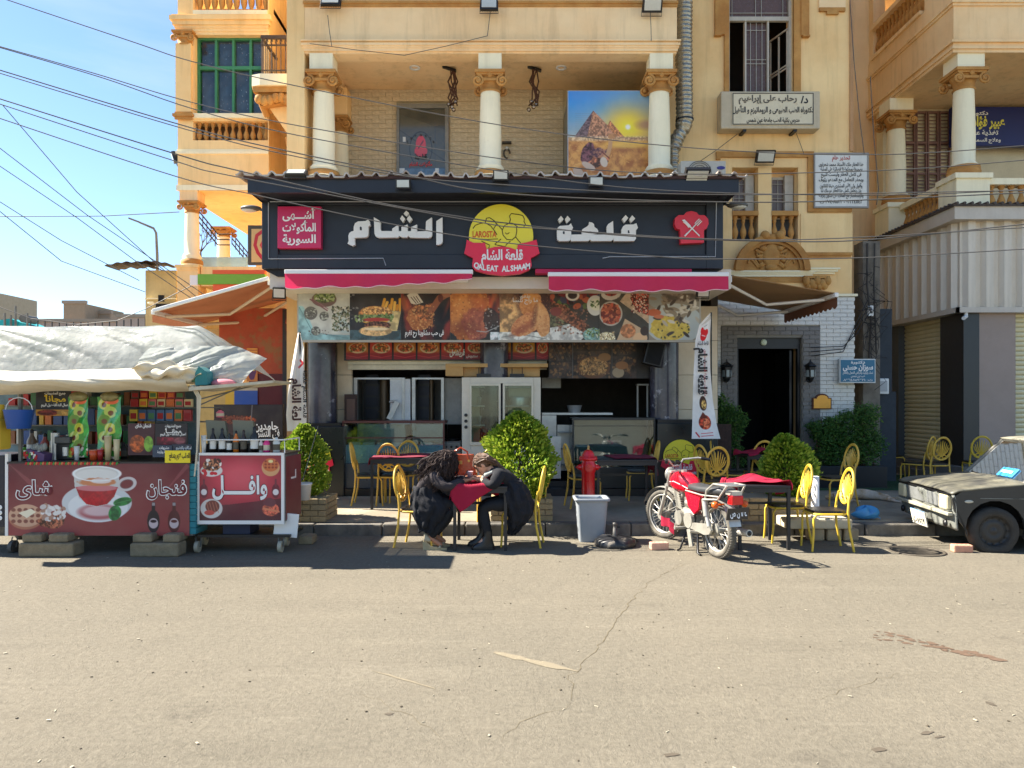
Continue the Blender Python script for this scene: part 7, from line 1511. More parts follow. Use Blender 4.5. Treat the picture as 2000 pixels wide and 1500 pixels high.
# ================================================================ motorcycle
def motorcycle():
 t=thing('motorcycle','old red motorcycle with chrome parts parked on its stand between the tables','motorcycle',(2.25,8.08,0));t.rotation_euler.z=math.atan2(.957,-.29)
 red=mat('scratched red paint',(214,20,44),rough=.25,var=.12,vs=8,coat=.5,spots=.3,spot_col=(240,150,160),sps=9);chr_=mat('dusty chrome',(206,202,192),rough=.35,metal=.45,var=.3,vs=10);al=mat('cast aluminium',(176,172,160),rough=.5,metal=.4,var=.3,vs=12);rub=mat('dusty tyre rubber',(120,114,102),rough=.9,var=.3,vs=10,bump=.4,bs=60,col2=(84,80,74));bk=m_blk;seatm=mat('grey black seat',(64,66,68),rough=.45,var=.25,vs=5)
 def P(n,b,m,par=t,bevel=0):return b.obj(n,m,par,world=False,bevel=bevel)
 def wheel(cx,st,w):
  Mz=Matrix.Rotation(st,3,'Z');c0=Vector((cx,0,.305));f=lambda x,y,z:c0+Mz@Vector((x,y,z));b=MB();n=40;V=[]
  for i in range(n):
   a=2*math.pi*i/n;V.append([f(math.cos(a)*(.262+r*.043),y*w,math.sin(a)*(.262+r*.043))for r,y in((-.55,-.6),(.2,-1),(.75,-.75),(1,-.3),(1,.3),(.75,.75),(.2,1),(-.55,.6))])
  k=8;vs=[p for r_ in V for p in r_];b.add(vs,[(i*k+j,i*k+(j+1)%k,((i+1)%n)*k+(j+1)%k,((i+1)%n)*k+j)for i in range(n)for j in range(k)],0,True);wh=P('wheel',b,rub)
  tr=MB()
  for i in range(64):
   a=2*math.pi*i/64
   for s in(-1,1):p=f(math.cos(a+.03*s)*.305,s*w*.42,math.sin(a+.03*s)*.305);tr.cb(p,(.014,w*.62,.012),rz=st,ry=-a)
  P('tread',tr,rub,wh)
  rm=MB();rm.tube([f(math.cos(a)*.236,-.018,math.sin(a)*.236)for a in np.linspace(0,6.283,37)[:-1]],.011,6,closed=True);rm.tube([f(math.cos(a)*.236,.018,math.sin(a)*.236)for a in np.linspace(0,6.283,37)[:-1]],.011,6,closed=True);P('rim',rm,chr_,wh)
  sp=MB()
  for i in range(36):
   a=2*math.pi*i/36;s=1 if i%2 else-1;a2=a+(.45 if(i//2)%2 else-.45);sp.tube([f(math.cos(a2)*.045,s*.035,math.sin(a2)*.045),f(math.cos(a)*.235,0,math.sin(a)*.235)],.0022,4)
  o=P('spoke_set',sp,chr_,wh);hb=MB();hb.cyl(f(0,-.06,0),f(0,.06,0),.045,n=16);hb.cyl(f(0,-.085,0),f(0,.085,0),.012,n=8);hb.cyl(f(0,.02,0),f(0,.05,0),.075,n=20);P('hub',hb,al,wh)
 st=.28;wheel(1.2,st,.038);wheel(0,0,.05)
 Mz=Matrix.Rotation(st,3,'Z');hd=Vector((.93,0,.84));ax_=Vector((1.2,0,.305));rk=(ax_-hd)
 b=MB()
 for s in(-1,1):o=Mz@Vector((0,s*.075,0));b.tube([hd+o+Vector((0,0,.02)),hd+o+rk*.5],.017,8);b.tube([hd+o+rk*.5,ax_+o],.024,8)
 b.cb(hd+Vector((0,0,.02)),(.06,.19,.025),rz=st);b.cb(hd+rk*.28,(.06,.19,.03),rz=st);P('fork',b,chr_)
 b=MB();b.grid(lambda u,v:tuple(ax_+Mz@Vector((math.cos(.35+u*2.5)*(.335),(v-.5)*.11*(1-.2*abs(u-.5)),math.sin(.35+u*2.5)*.335+.012*math.cos((v-.5)*3)))),20,6);P('front_fender',b,chr_)
 b=MB();[b.tube([ax_+Mz@Vector((math.cos(2.7)*.33,s*.06,math.sin(2.7)*.33)),ax_+Mz@Vector((0,s*.07,0))],.006,5)for s in(-1,1)];P('fender_stay',b,chr_)
 b=MB();hbz=hd+Vector((-.02,0,.09));b.tube([hbz+Mz@Vector(p)for p in((-.2,.36,.07),(-.1,.27,.09),(0,.12,.07),(0,.05,.0),(0,-.05,0),(0,-.12,.07),(-.1,-.27,.09),(-.2,-.36,.07))],.012,7);P('handlebar',b,chr_)
 for s in(-1,1):
  b=MB();b.tube([hbz+Mz@Vector((-.13,s*.29,.086)),hbz+Mz@Vector((-.21,s*.37,.068))],.019,8);P('grip',b,bk)
  b=MB();b.tube([hbz+Mz@Vector((-.06,s*.25,.08)),hbz+Mz@Vector((-.06,s*.36,.075)),hbz+Mz@Vector((-.12,s*.42,.06))],.007,5);P('brake_lever',b,bk)
 b=MB();b.lathe([(0,.0),(.055,.0),(.08,.04),(.085,.06),(.05,.07),(0,.075)],hd+Mz@Vector((.03,0,-.02)),18,M=Mz@Matrix.Rotation(R(90),3,'Y'));P('headlamp',b,chr_)
 b=MB();[b.cyl(hbz+Mz@Vector((.03,s*.05,.01)),hbz+Mz@Vector((.01,s*.05,.05)),.035,n=12)for s in(-1,1)];P('gauge',b,bk)
 b=MB()
 def ring(x,w,z0,z1,n=18):return[(x,w*math.copysign(abs(math.cos(a))**.75,math.cos(a)),(z0+z1)/2+(z1-z0)/2*math.copysign(abs(math.sin(a))**.7,math.sin(a)))for a in np.linspace(0,6.283,n+1)[:-1]]
 loft(b,[ring(.93,.04,.7,.76),ring(.9,.09,.67,.82),ring(.8,.125,.64,.87),ring(.66,.125,.63,.875),ring(.52,.1,.64,.83),ring(.44,.06,.66,.77),ring(.42,.03,.68,.74)],True,True);P('fuel_tank',b,red)
 b=MB();b.cyl((.72,0,.87),(.72,0,.895),.035,n=14);P('filler_cap',b,chr_)
 b=MB()
 for s in(-1,1):b.tube([(.88,s*.103,.74),(.74,s*.13,.76),(.6,s*.125,.74),(.48,s*.09,.7)],.006,5)
 P('tank_stripe',b,mat('pale stripe',(236,190,196)))
 b=MB();loft(b,[ring(.5,.08,.68,.74),ring(.44,.115,.68,.77),ring(.2,.125,.68,.765),ring(-.05,.115,.69,.785),ring(-.2,.095,.7,.79),ring(-.24,.05,.72,.77)],True,True);P('seat',b,seatm)
 b=MB();b.tube([(.46,.13,.685),(.1,.14,.675),(-.2,.12,.69)],.009,6);b.tube([(.46,-.13,.685),(.1,-.14,.675),(-.2,-.12,.69)],.009,6);P('seat_trim',b,chr_)
 b=MB()
 for s in(-1,1):b.tube([(.05,s*.13,.62),(.0,s*.14,.74),(-.12,s*.13,.82),(-.34,s*.11,.82)],.011,6);b.tube([(.08,s*.14,.63),(-.2,s*.13,.66),(-.34,s*.11,.82)],.011,6)
 b.tube([(-.34,-.11,.82),(-.34,.11,.82)],.011,6);b.tube([(-.12,-.13,.82),(-.12,.13,.82)],.009,6);b.tube([(-.22,-.12,.82),(-.22,.12,.82)],.009,6);P('luggage_rack',b,chr_)
 for s in(-1,1):b=MB();b.prism([(.5,.66),(.18,.65),(.22,.5),(.32,.43),(.44,.52)],s*.095-.02,s*.095+.02);P('side_cover',b,red,bevel=.012)
 b=MB();loft(b,[ring(.7,.05,.27,.42),ring(.64,.1,.24,.48),ring(.42,.105,.24,.46),ring(.34,.06,.27,.42)],True,True);b.cyl((.62,.1,.35),(.62,.14,.35),.085,n=18);b.cyl((.42,.09,.35),(.42,.13,.35),.09,n=18);P('engine_case',b,al)
 b=MB();[b.cb((.69+.012*i,0,.46+i*.026),(.16,.17,.012),ry=-.35)for i in range(8)];b.cb((.735,0,.56),(.1,.11,.24),ry=-.35);b.cb((.78,0,.68),(.11,.12,.05),ry=-.35);P('cylinder',b,al)
 b=MB();b.cyl((.55,.06,.53),(.48,.06,.53),.035,n=12);b.cb((.58,.02,.54),(.07,.07,.1));P('carburettor',b,al)
 b=MB();b.tube([hd,(.55,0,.68),(.1,0,.66)],.02,7);b.tube([hd+Vector((0,0,-.06)),(.82,0,.42),(.72,0,.24),(.4,0,.22)],.018,7);b.tube([(.32,.08,.62),(.36,.07,.3),(.34,0,.24)],.016,6);b.tube([(.32,-.08,.62),(.36,-.07,.3),(.34,0,.24)],.016,6);P('frame',b,bk)
 for s in(-1,1):
  b=MB();b.tube([(.36,s*.085,.3),(0,s*.085,.305)],.017,7);P('swingarm',b,chr_)
  b=MB();b.cyl((.0,s*.11,.34),(.05,s*.11,.46),.024,n=10);b.cyl((.05,s*.11,.45),(.09,s*.11,.63),.034,n=12);P('shock_absorber',b,chr_)
 b=MB();b.prism([(.38,.33),(.4,.27),(.08,.24),(-.02,.26),(-.06,.31),(-.0,.37),(.1,.36)],.095,.125);P('chain_guard',b,al,bevel=.006)
 b=MB();b.grid(lambda u,v:(math.cos(.5+u*2.4)*.345,(v-.5)*.14,.305+math.sin(.5+u*2.4)*.345),16,5);P('rear_fender',b,chr_)
 b=MB();b.cb((-.33,0,.67),(.09,.14,.1));P('tail_lamp',b,mat('tail lamp red',(214,16,22),rough=.2,coat=.4),bevel=.012);b=MB();b.cb((-.3,0,.74),(.12,.12,.04));P('lamp_bracket',b,chr_)
 for s in(-1,1):
  b=MB();b.tube([(-.2,s*.05,.61),(-.22,s*.16,.61)],.01,5);b.lathe([(0,0),(.034,.0),(.038,.03),(.02,.05),(0,.052)],(-.21,s*.18,.61),12,M=Matrix.Rotation(R(-90),3,'Y'));P('indicator',b,mat('indicator amber',(226,96,24),rough=.25))
 pl=MB();pl.cb((-.37,0,.53),(.012,.26,.13),ry=-.25);pp=P('number_plate',pl,mat('dark plate',(66,60,54),rough=.6,var=.3,vs=20))
 b=MB();Mp=Matrix.Translation((-.384,0,.53))@Matrix.Rotation(R(-90),4,'Z')@Matrix.Rotation(-.25,4,'X');text(b,'٤٨١ ن ص',0,0,w=.2,h=.07,Y=0,bold=.03,M=Mp);P('lettering',b,m_white,pp)
 b=MB();b.tube([(.8,-.08,.55),(.85,-.12,.35),(.7,-.15,.24),(.3,-.16,.25),(-.05,-.17,.29),(-.33,-.17,.31)],[.018,.018,.02,.035,.042,.04],10);P('exhaust',b,chr_);b=MB();b.lathe([(.028,0),(.0,.01)],(-.334,-.17,.31),12,M=Matrix.Rotation(R(-90),3,'Y'));P('exhaust_mouth',b,bk)
 b=MB();b.tube([(.5,.1,.2),(.46,.2,.02),(.43,.25,.012)],.012,6);b.tube([(.25,.1,.24),(.18,.14,.02),(.12,.14,.012)],.014,6);b.tube([(.25,-.1,.24),(.18,-.14,.02),(.12,-.14,.012)],.014,6);P('stand',b,bk)
 b=MB();b.cyl((.52,.1,.25),(.52,.24,.25),.018,n=8);b.cyl((.22,.1,.24),(.22,.22,.26),.016,n=8);b.cb((.36,.13,.16),(.07,.02,.2),ry=.3);P('footpeg',b,al)
 b=MB();b.grid(lambda u,v:(.78+.3*u,.1+.03*math.sin(u*9),.12+.12*v+.1*u+.02*math.sin(v*7+u*5)),8,6);P('pink_rag',b,m_cloth)
 return t
motorcycle()
# ================================================================ old black car
def car():
 cx0,cy0=5.0,8.4;t=thing('parked_car','battered old black saloon car with a flat front tyre parked at the right edge','car',(cx0,cy0,0));t.rotation_euler.z=math.atan2(-.12,.993)
 P=lambda n,b,m,par=t,bevel=0,**k:b.obj(n,m,par,world=False,bevel=bevel,**k)
 bl=mat('weathered black car paint',(48,48,47),rough=.4,var=.35,vs=5,spots=.3,spot_col=(120,114,98),sps=7,coat=.1);ho=mat('dusty bonnet paint',(76,75,70),rough=.5,var=.35,vs=4,col2=(128,124,106),spots=.34,spot_col=(40,38,34),sps=5);gy=mat('bare grey filler',(134,136,128),rough=.6,var=.4,vs=8,spots=.42,spot_col=(58,58,56),sps=8);W_=1.52
 def arch(cx,r,n=12):return[(cx-r*math.cos(a),.27+r*math.sin(a))for a in np.linspace(-.35,math.pi+.35,n)]
 L_=3.75;prof=[(.16,.24)]+arch(.46,.315)+arch(2.7,.315)+[(L_-.12,.24),(L_,.35),(L_-.04,.7),(2.7,.78),(.84,.77),(.1,.68),(.0,.6),(.03,.46),(.08,.34)]
 for s,y0,y1 in((0,0,.035),(1,W_-.035,W_)):b=MB();b.prism(prof,y0,y1);P('side_panel',b,bl,bevel=.012)
 b=MB();b.box(.9,2.6,.035,W_-.035,.22,.5);b.box(.15,.9,.3,W_-.3,.3,.6);b.box(2.6,3.6,.2,W_-.2,.3,.7);P('floorpan',b,m_dark)
 def hood(u,v):return(.0+u*.82,.0+v*W_,.67+.1*u**.8+.022*math.sin(v*math.pi)+(-.02*(1-min(1,u*12)))+.006*math.sin(u*14+v*5)*math.sin(v*9))
 b=MB();b.grid(hood,24,20);P('bonnet',b,ho,solid=.02)
 b=MB();b.grid(lambda u,v:(2.7+u*1.03,v*W_,.78-.06*u+.02*math.sin(v*3.14)),8,8);P('boot_lid',b,bl,solid=.02)
 b=MB();b.grid(lambda u,v:(.02+.05*v-.03*math.sin(u*3.14)+.012*math.sin(u*21+v*5),u*W_,.64-v*.4),30,12);P('front_panel',b,gy,solid=.02)
 b=MB();b.box(-.012,.02,.3,W_-.3,.47,.625);P('grille_panel',b,mat('scratched steel grille plate',(150,152,150),rough=.45,metal=.3,var=.4,vs=6),bevel=.01)
 b=MB();b.box(-.02,.03,.05,W_-.05,.632,.65);P('grille_gap',b,m_blk)
 for y in(.07,W_-.27):
  b=MB();b.box(-.035,.03,y,y+.2,.46,.63);hl=P('headlamp',b,mat('cream headlamp glass',(220,208,170),rough=.15,var=.1,coat=.5),bevel=.02);b=MB();b.box(-.02,.02,y-.02,y+.22,.445,.458);P('headlamp_trim',b,gy,hl)
 b=MB();b.box(-.04,.02,.02,W_-.02,.4,.44);P('front_trim',b,mat('dull cream trim',(186,180,158),rough=.6,var=.35,vs=10),bevel=.008)
 b=MB();b.cb((-.045,.77,.27),(.012,.42,.18),ry=-.2);npt=P('number_plate',b,mat('plate white',(226,222,206),rough=.5,var=.15));b=MB();b.cb((-.058,.77,.335),(.006,.415,.055),ry=-.2);P('plate_band',b,mat('plate blue',(30,140,200),rough=.5),npt)
 b=MB();Mp=Matrix.Translation((-.056,.77,.245))@Matrix.Rotation(R(-90),4,'Z')@Matrix.Rotation(-.2,4,'X');text(b,'٧٢٤ ه س ى',0,0,w=.34,h=.075,Y=0,bold=.03,M=Mp);Mp=Matrix.Translation((-.066,.77,.335))@Matrix.Rotation(R(-90),4,'Z')@Matrix.Rotation(-.2,4,'X');text(b,'مصر',0,0,w=.08,h=.035,Y=0,bold=.02,M=Mp);P('lettering',b,m_blk,npt)
 b=MB();[b.lathe([(0,0),(.045,0),(.04,.02),(0,.03)],(-.0,y,.3),10,M=Matrix.Rotation(R(-90),3,'Y'))for y in(.15,1.36)];P('bumper_mount',b,m_blk)
 for cx in(.46,2.7):
  for s,y in((0,.08),(1,W_-.08)):
   b=MB();V=[];fl_=.035 if(cx<1 and s==0)else 0
   for i in range(36):
    a=2*math.pi*i/36;rr_=[]
    for r_,yy in((.165,-.07),(.2,-.085),(.25,-.08),(.268,-.05),(.27,0),(.268,.05),(.25,.08),(.2,.085),(.165,.07)):
     z=r_*math.sin(a);zc=max(z,-.27+fl_);rr_.append((r_*math.cos(a)*(1+(.09 if z<-.2 and fl_ else 0)),yy*(1.25 if z<-.2 and fl_ else 1),zc))
    V.append(rr_)
   k=9;b.add([(cx+p[0],y+p[1],.27-fl_+p[2])for r_ in V for p in r_],[(i*k+j,i*k+(j+1)%k,((i+1)%36)*k+(j+1)%k,((i+1)%36)*k+j)for i in range(36)for j in range(k)],0,True)
   wh=P('wheel',b,mat('car tyre',(62,58,52),rough=.9,var=.3,vs=12,bump=.3,bs=50));sgn=-1 if s==0 else 1;b=MB();Mw=Matrix.Rotation(R(90)*(1 if s==0 else-1),3,'X')
   b.lathe([(.17,.075),(.165,.05),(.14,.03),(.12,.045),(.07,.05),(.05,.035),(.03,.05),(0,.052)],(cx,y,.27-fl_),28,M=Mw);P('rim',b,mat('dark steel rim',(48,46,44),rough=.5,var=.3),wh)
   for i in range(12):b=MB();a=i*math.pi/6;b.cyl((cx+.143*math.cos(a),y+sgn*.048,.27-fl_+.143*math.sin(a)),(cx+.143*math.cos(a),y+sgn*.052,.27-fl_+.143*math.sin(a)),.011,n=7);P('vent_hole',b,m_blk,wh)
 gl=glass('windscreen glass',(236,240,232),0);zb_,zr_=.77,1.22;A=[(.8,.08,zb_),(.8,W_-.08,zb_),(1.22,W_-.17,zr_),(1.22,.17,zr_)];Bk=[(2.7,.08,zb_),(2.7,W_-.08,zb_),(2.4,W_-.17,zr_),(2.4,.17,zr_)]
 b=MB();[b.tube([A[i],A[j]],.022,6)for i,j in((0,3),(1,2),(2,3),(0,1))];[b.tube([Bk[i],Bk[j]],.022,6)for i,j in((0,3),(1,2),(2,3),(0,1))];[b.tube([(1.7,y0,zb_),(1.72,y1,zr_)],.02,6)for y0,y1 in((.06,.17),(W_-.06,W_-.17))];P('pillar',b,mat('dusty pillar paint',(120,116,104),rough=.5,var=.3))
 b=MB();b.grid(lambda u,v:(1.19+u*1.24,.15+v*(W_-.3),zr_+.045*math.sin(u*3.14)**.6*(.6+.4*math.sin(v*3.14))+.01),12,12);P('roof',b,mat('dusty roof paint',(140,136,120),rough=.5,var=.25),solid=.02)
 b=MB();b.quad(*A);P('windscreen',b,gl);b=MB();b.quad(*Bk);P('rear_window',b,gl)
 for y0,y1 in((.05,.16),(W_-.05,W_-.16)):
  for x0,x1,x2,x3 in((.85,1.68,1.7,1.24),(1.74,2.66,2.38,1.74)):b=MB();b.quad((x0,y0,zb_+.01),(x1,y0,zb_+.01),(x2,y1,zr_),(x3,y1,zr_));P('side_window',b,gl)
 b=MB();b.box(.88,1.2,.1,W_-.1,.5,.76);b.grid(lambda u,v:(.84+.32*u,.1+v*(W_-.2),.78+.03*math.sin(v*8)*u),8,16);P('dashboard',b,mat('sun bleached dash cover',(206,192,142),rough=.8,var=.25,vs=6))
 for y in(.2,.85):b=MB();b.box(1.45,1.85,y,y+.48,.45,.62);b.cb((1.85,y+.24,.8),(.12,.46,.45),ry=.2);P('seat',b,mat('cream seat cover',(200,184,136),rough=.85,var=.2),bevel=.03)
 b=MB();b.grid(lambda u,v:(.98+.27*u+.02*math.sin(v*13),.2+v*(W_-.4),.84+.3*u+.02*math.sin(v*7)),10,24);P('sunshade',b,mat('cream sunshade cloth',(246,240,220),rough=.8,var=.25,vs=5))
 b=MB();b.cb((.87,.55,.86),(.012,.34,.13),ry=.75);P('dash_sign',b,mat('blue windscreen sign',(60,150,214),rough=.4),bevel=.004)
 b=MB();b.cb((.858,.55,.868),(.004,.24,.035),ry=.75);P('sign_writing',b,m_white)
 b=MB();b.tube([(.79,.4,.79),(.83,.9,.8)],.006,4);b.tube([(.79,.9,.79),(.83,1.35,.8)],.006,4);P('wiper',b,m_blk)
 b=MB();b.box(.3,3.6,-.004,.0,.605,.612);P('body_crease',b,gy);b=MB();b.ball((.18,-.002,.57),(.05,.006,.018),8,5);P('side_repeater',b,mat('pale lens',(190,186,170)))
 b=MB();b.box(.9,.905,-.003,.0,.28,.76);b.box(1.7,1.705,-.003,0,.28,.76);P('door_gap',b,m_blk);b=MB();b.box(1.56,1.66,-.025,0,.66,.68);P('door_handle',b,gy)
 return t
car()
# ================================================================ tea stall and waffle cart
Yt=8.3;tx=lambda p:X(p,Yt);tz=lambda p:Z(p,Yt)
m_tarp=mat('milky plastic sheet',(206,208,202),rough=.24,var=.16,vs=2,trl=.35,bump=.9,bs=11,spec=.5,col2=(184,190,184),alpha=.8);m_cream=mat('cream tarpaulin',(226,214,188),rough=.5,var=.15,vs=3,trl=.2,bump=.3,bs=12)
m_teal=mat('teal painted wood',(40,128,138),rough=.7,var=.3,vs=9);m_gmet=mat('grey stall metal',(120,118,112),rough=.6,metal=.2,var=.3)
def blk(name,x0,x1,y0,y1,z0,z1,m,par=None,bevel=0,lab=None,cat=None,grp=None):
 b=MB();b.box(x0,x1,y0,y1,z0,z1);o=b.obj(name,m,par,bevel=bevel)
 if lab:tag(o,lab,cat,grp)
 return o
TS=thing('tea_stall','wheeled tea stall with a maroon tea cup banner and tarpaulin roof at the left','stall',(tx(195),8.7,0))
blk('cart_body',tx(14),tx(378),Yt+.03,9.3,.27,1.0,m_gmet,TS);blk('counter_top',tx(16),tx(376),Yt-.02,9.35,1.002,1.03,mat('dark counter',(50,44,40),rough=.4,var=.3),TS);blk('skirt_rail',tx(14),tx(378),Yt-.01,Yt+.028,.2,.265,m_gmet,TS)
for p0,p1 in((372,384),):
 for k in range(11):blk('teal_slat',tx(p0),tx(p1),Yt-.02,Yt+.3,.22+k*.072,.286+k*.072,m_teal,TS)
blk('post',tx(12),tx(18),Yt-.02,Yt+.03,.2,1.12,m_alu,TS)
for p in(36,384):blk('post',tx(p)-.015,tx(p)+.015,Yt+.02,Yt+.05,1.03,2.0,m_gmet,TS)
blk('back_wall',-6.6,tx(300),9.5,9.53,.3,1.9,mat('pale bluish back board',(120,150,160),rough=.5,var=.5,vs=4),TS);blk('shelf',tx(245),tx(376),8.9,9.2,tz(828),tz(826),m_gmet,TS);blk('shelf',tx(245),tx(376),8.9,9.2,tz(798),tz(796),m_gmet,TS)
cv=Cv(352,140,(120,40,46),1.25);cv.grad((74,24,34),(150,62,60));cv.ell(176,40,190,100,(150,64,62),soft=90,op=.5)
for pl in([(0,0),(60,44),(50,52)],[(300,60),(352,6),(346,0)]):cv.poly(pl,(190,120,116),op=.3)
cv.ell(172,76,68,36,(204,206,206));cv.ell(174,84,58,30,(226,226,224));cv.ell(176,94,40,15,(176,96,100),soft=5);cv.ell(176,92,32,10,(214,180,180),soft=4);cv.ring(230,40,16,11,2.6,(206,196,192),-15);cv.ring(230,40,12,8,.8,(120,80,80),-15)
q=[(127,20),(216,20),(214,44),(206,66),(192,80),(172,84),(152,80),(137,66),(129,44)];cv.poly(q,(204,200,194));cv.poly([(131,46),(213,46),(206,64),(192,79),(172,83),(152,79),(138,64)],(176,24,34),tex=.1);cv.ell(172,48,40,6,(206,120,124));cv.ell(172,20,45,14,(214,210,202));cv.ell(172,22,40,11,(226,222,214));cv.ell(172,36,36,8,(206,130,84),wob=.4);cv.ell(180,34,20,5,(230,214,206));cv.ring(172,20,45,14,1,(240,240,236))
cv.ell(222,74,18,8,(38,112,48),-12,tex=.2);cv.line([(205,78),(240,70)],.8,(90,160,90));cv.ell(207,96,12,15,(46,116,56),20,tex=.25)
cv.ell(34,104,34,24,(176,110,84));cv.ell(34,101,33,22,(206,160,130));[cv.ell(10+i*12,90+j*11,4.4,3.6,(130,70,56))for i in range(5)for j in range(3)];cv.poly([(20,96),(44,88),(54,94),(36,106)],(238,226,196));cv.ell(84,112,26,14,(140,80,56),wob=.5,tex=.5,ts=4);cv.dots(46,(66,82,108,108),(3,7),[(226,220,214),(206,196,190),(170,130,110)],4)
for bx2,cl in((282,(36,22,28)),(322,(84,30,30))):cv.line([(bx2,78),(bx2,92)],7,cl);cv.ell(bx2,112,12,22,cl);cv.ell(bx2,116,9,10,(196,176,176));cv.rect(bx2-3,76,bx2+3,82,(150,140,140));cv.ell(bx2,112,6,3,cl)
BN=cv.sheet('banner_print',[(tx(20),Yt-.03,tz(905)),(tx(372),Yt-.03,tz(905)),(tx(20),Yt-.03,tz(1045)),(tx(372),Yt-.03,tz(1045))],TS);blk('banner_board',tx(20),tx(372),Yt-.027,Yt-.012,tz(1045),tz(905),m_gmet,TS)
for s,p,w in(('شاى',71,74),('فنجان',328,80)):
 for bo,m_,y,nm in((.055,m_white,Yt-.034,'letter_outline'),(.012,mat('maroon letters',(110,28,36)),Yt-.037,'lettering')):b=MB();text(b,s,tx(p),tz(956),w=(tx(p+w/2)-tx(p-w/2))*(1 if bo>.05 else.94),h=.16,Y=y,bold=bo);b.obj(nm,m_,TS)
def items(kind,spec,grp=None):
 for(nm,cat,lab,x,y,z0,w,h,col,shp)in spec:
  t=thing(nm,lab,cat,(x,y,z0),grp);mm=mat('%s %d %d %d'%(nm,*col),col,rough=.35,var=.1)
  b=MB()
  if shp=='box':b.box(x-w/2,x+w/2,y-w*.2,y+w*.3,z0,z0+h);b.obj('carton',mm,t,bevel=.004);c=MB();c.box(x-w*.36,x+w*.36,y-w*.2-.003,y-w*.2,z0+h*.2,z0+h*.7);c.obj('label_print',mat('label %d'%(int(x*999)%5),[(240,220,150),(230,120,60),(90,140,90),(226,226,220),(180,40,40)][int(abs(x)*999)%5]),t)
  elif shp=='cup':b.lathe([(0,0),(w*.36,0),(w*.5,h),(w*.46,h),(w*.3,h*.1)],(x,y,z0),14);b.obj('cup_wall',mm,t);c=MB();c.lathe([(w*.5,h-.004),(w*.53,h)],(x,y,z0),14);c.obj('rim',m_alu,t)
  else:b.lathe([(0,0),(w*.5,0),(w*.5,h*.6),(w*.22,h*.78),(w*.2,h*.86)],(x,y,z0),12);b.obj('bottle_body',mm,t);c=MB();c.lathe([(w*.22,h*.86),(w*.22,h*.95),(w*.08,h),(0,h)],(x,y,z0),10);c.obj('cap',mm if sum(col)<150 else m_blk,t);c=MB();c.lathe([(w*.51,h*.15),(w*.51,h*.48)],(x,y,z0),12);c.obj('label_band',mat('band %d'%(int(abs(x)*997)%3),[(206,196,170),(90,84,70),(220,220,214)][int(abs(x)*997)%3]),t)
C_={'yellow':(226,190,60),'red':(176,34,34),'orange':(216,110,40),'blue':(70,100,140),'green':(60,130,60),'brown':(96,58,44),'cream':(222,200,150),'pink':(214,110,110)}
for k in range(3):blk('back_shelf',-6.4,tx(236),9.2,9.5,1.16+k*.24,1.175+k*.24,m_gmet,TS)
r_=random.Random(12);mc=[mat('goods %d'%i,c,rough=.4,var=.15)for i,c in enumerate(((190,40,36),(226,180,50),(50,110,60),(220,214,200),(60,90,150),(150,90,50),(226,120,40)))];mes=[shared(MB().box(-.5,.5,-.5,.5,0,1),'goods_packet',m_)for m_ in mc]
for k in range(3):
 x_=-6.3;n_=0
 while x_<tx(236)-.1:
  w_=r_.uniform(.05,.11);h_=r_.uniform(.09,.2);ci=r_.randrange(7);n_+=1;g_=piece('goods_packet',mes[ci],None,(x_+w_/2,9.3,1.176+k*.24),(w_,.1,h_));tag(g_,'packet number %s from the left, %s, on the %s shelf at the stall back'%('one two three four five six seven eight nine ten eleven twelve thirteen fourteen fifteen sixteen seventeen eighteen nineteen twenty twenty-one twenty-two twenty-three twenty-four'.split()[n_-1],'red yellow green white blue brown orange'.split()[ci],('lowest','middle','top')[k]),'packet','packets at the back of the tea stall');x_+=w_+r_.uniform(.005,.05)
sp=[];nth=['first','second','third','fourth','fifth','sixth','seventh','eighth','ninth']
for r_,(zz,cols)in enumerate(((tz(826),'yellow blue blue blue blue orange red'.split()),(tz(796),'red yellow pink cream orange pink cream'.split()),(tz(796)+.1,'brown red yellow orange red brown'.split()))):
 for i,c_ in enumerate(cols):sp.append(('tea_box','box','%s %s tea box from left, %s'%(nth[i],c_,('lower stall shelf','upper stall shelf','top row above the upper stall shelf')[r_]),X(262+i*17.5,8.95),8.95+.02*r_,zz+.003,.095,.14 if r_==0 else.095,C_[c_],'box'))
items('',sp,'tea boxes on the stall shelves')
def sign(label,p0,p1,y0,y1,Y,col,lines,lm,extra=None):
 t=thing('menu_sign',label,'sign',(X((p0+p1)/2,Y),Y,Z(y1,Y)));blk('sign_board',X(p0,Y),X(p1,Y),Y,Y+.012,Z(y1,Y),Z(y0,Y),mat('signboard %d %d %d'%col,col,rough=.4),t)
 if extra:extra(t,Y)
 for i,(s,py,w,h)in enumerate(lines):b=MB();text(b,s,X((p0+p1)/2+4,Y),Z(py,Y),w=(p1-p0)*w*Y/F,h=h,Y=Y-.004,bold=.03);b.obj('lettering',lm[i%len(lm)],t)
 return t
m_yl=mat('yellow print',(226,190,50));m_wh=m_white
def fruit(p0,p1,q0,q1,cols,seed):
 def f(t,Y):cv=Cv(p1-p0,q1-q0,cols[0],1.5);cv.ell((p1-p0)*.35,(q1-q0)*.5,(p1-p0)*.3,(q1-q0)*.45,cols[1],tex=.3,ts=6);cv.ell((p1-p0)*.78,(q1-q0)*.5,(p1-p0)*.18,(q1-q0)*.4,cols[2],tex=.2);panel('picture',cv,p0,p1,q0,q1,Y-.002,t)
 return f
sign('black hanging board with yellow and white Arabic over the blue bucket',70,138,764,800,8.6,(34,32,36),[('جميع المشروبات',769,.6,.03),('مجاناً',779,.62,.07),('لعمال النظافة طول اليوم',792,.8,.03)],[m_wh,m_yl,m_wh],fruit(70,138,800,812,[(196,140,50),(120,50,40),(206,160,80)],1))
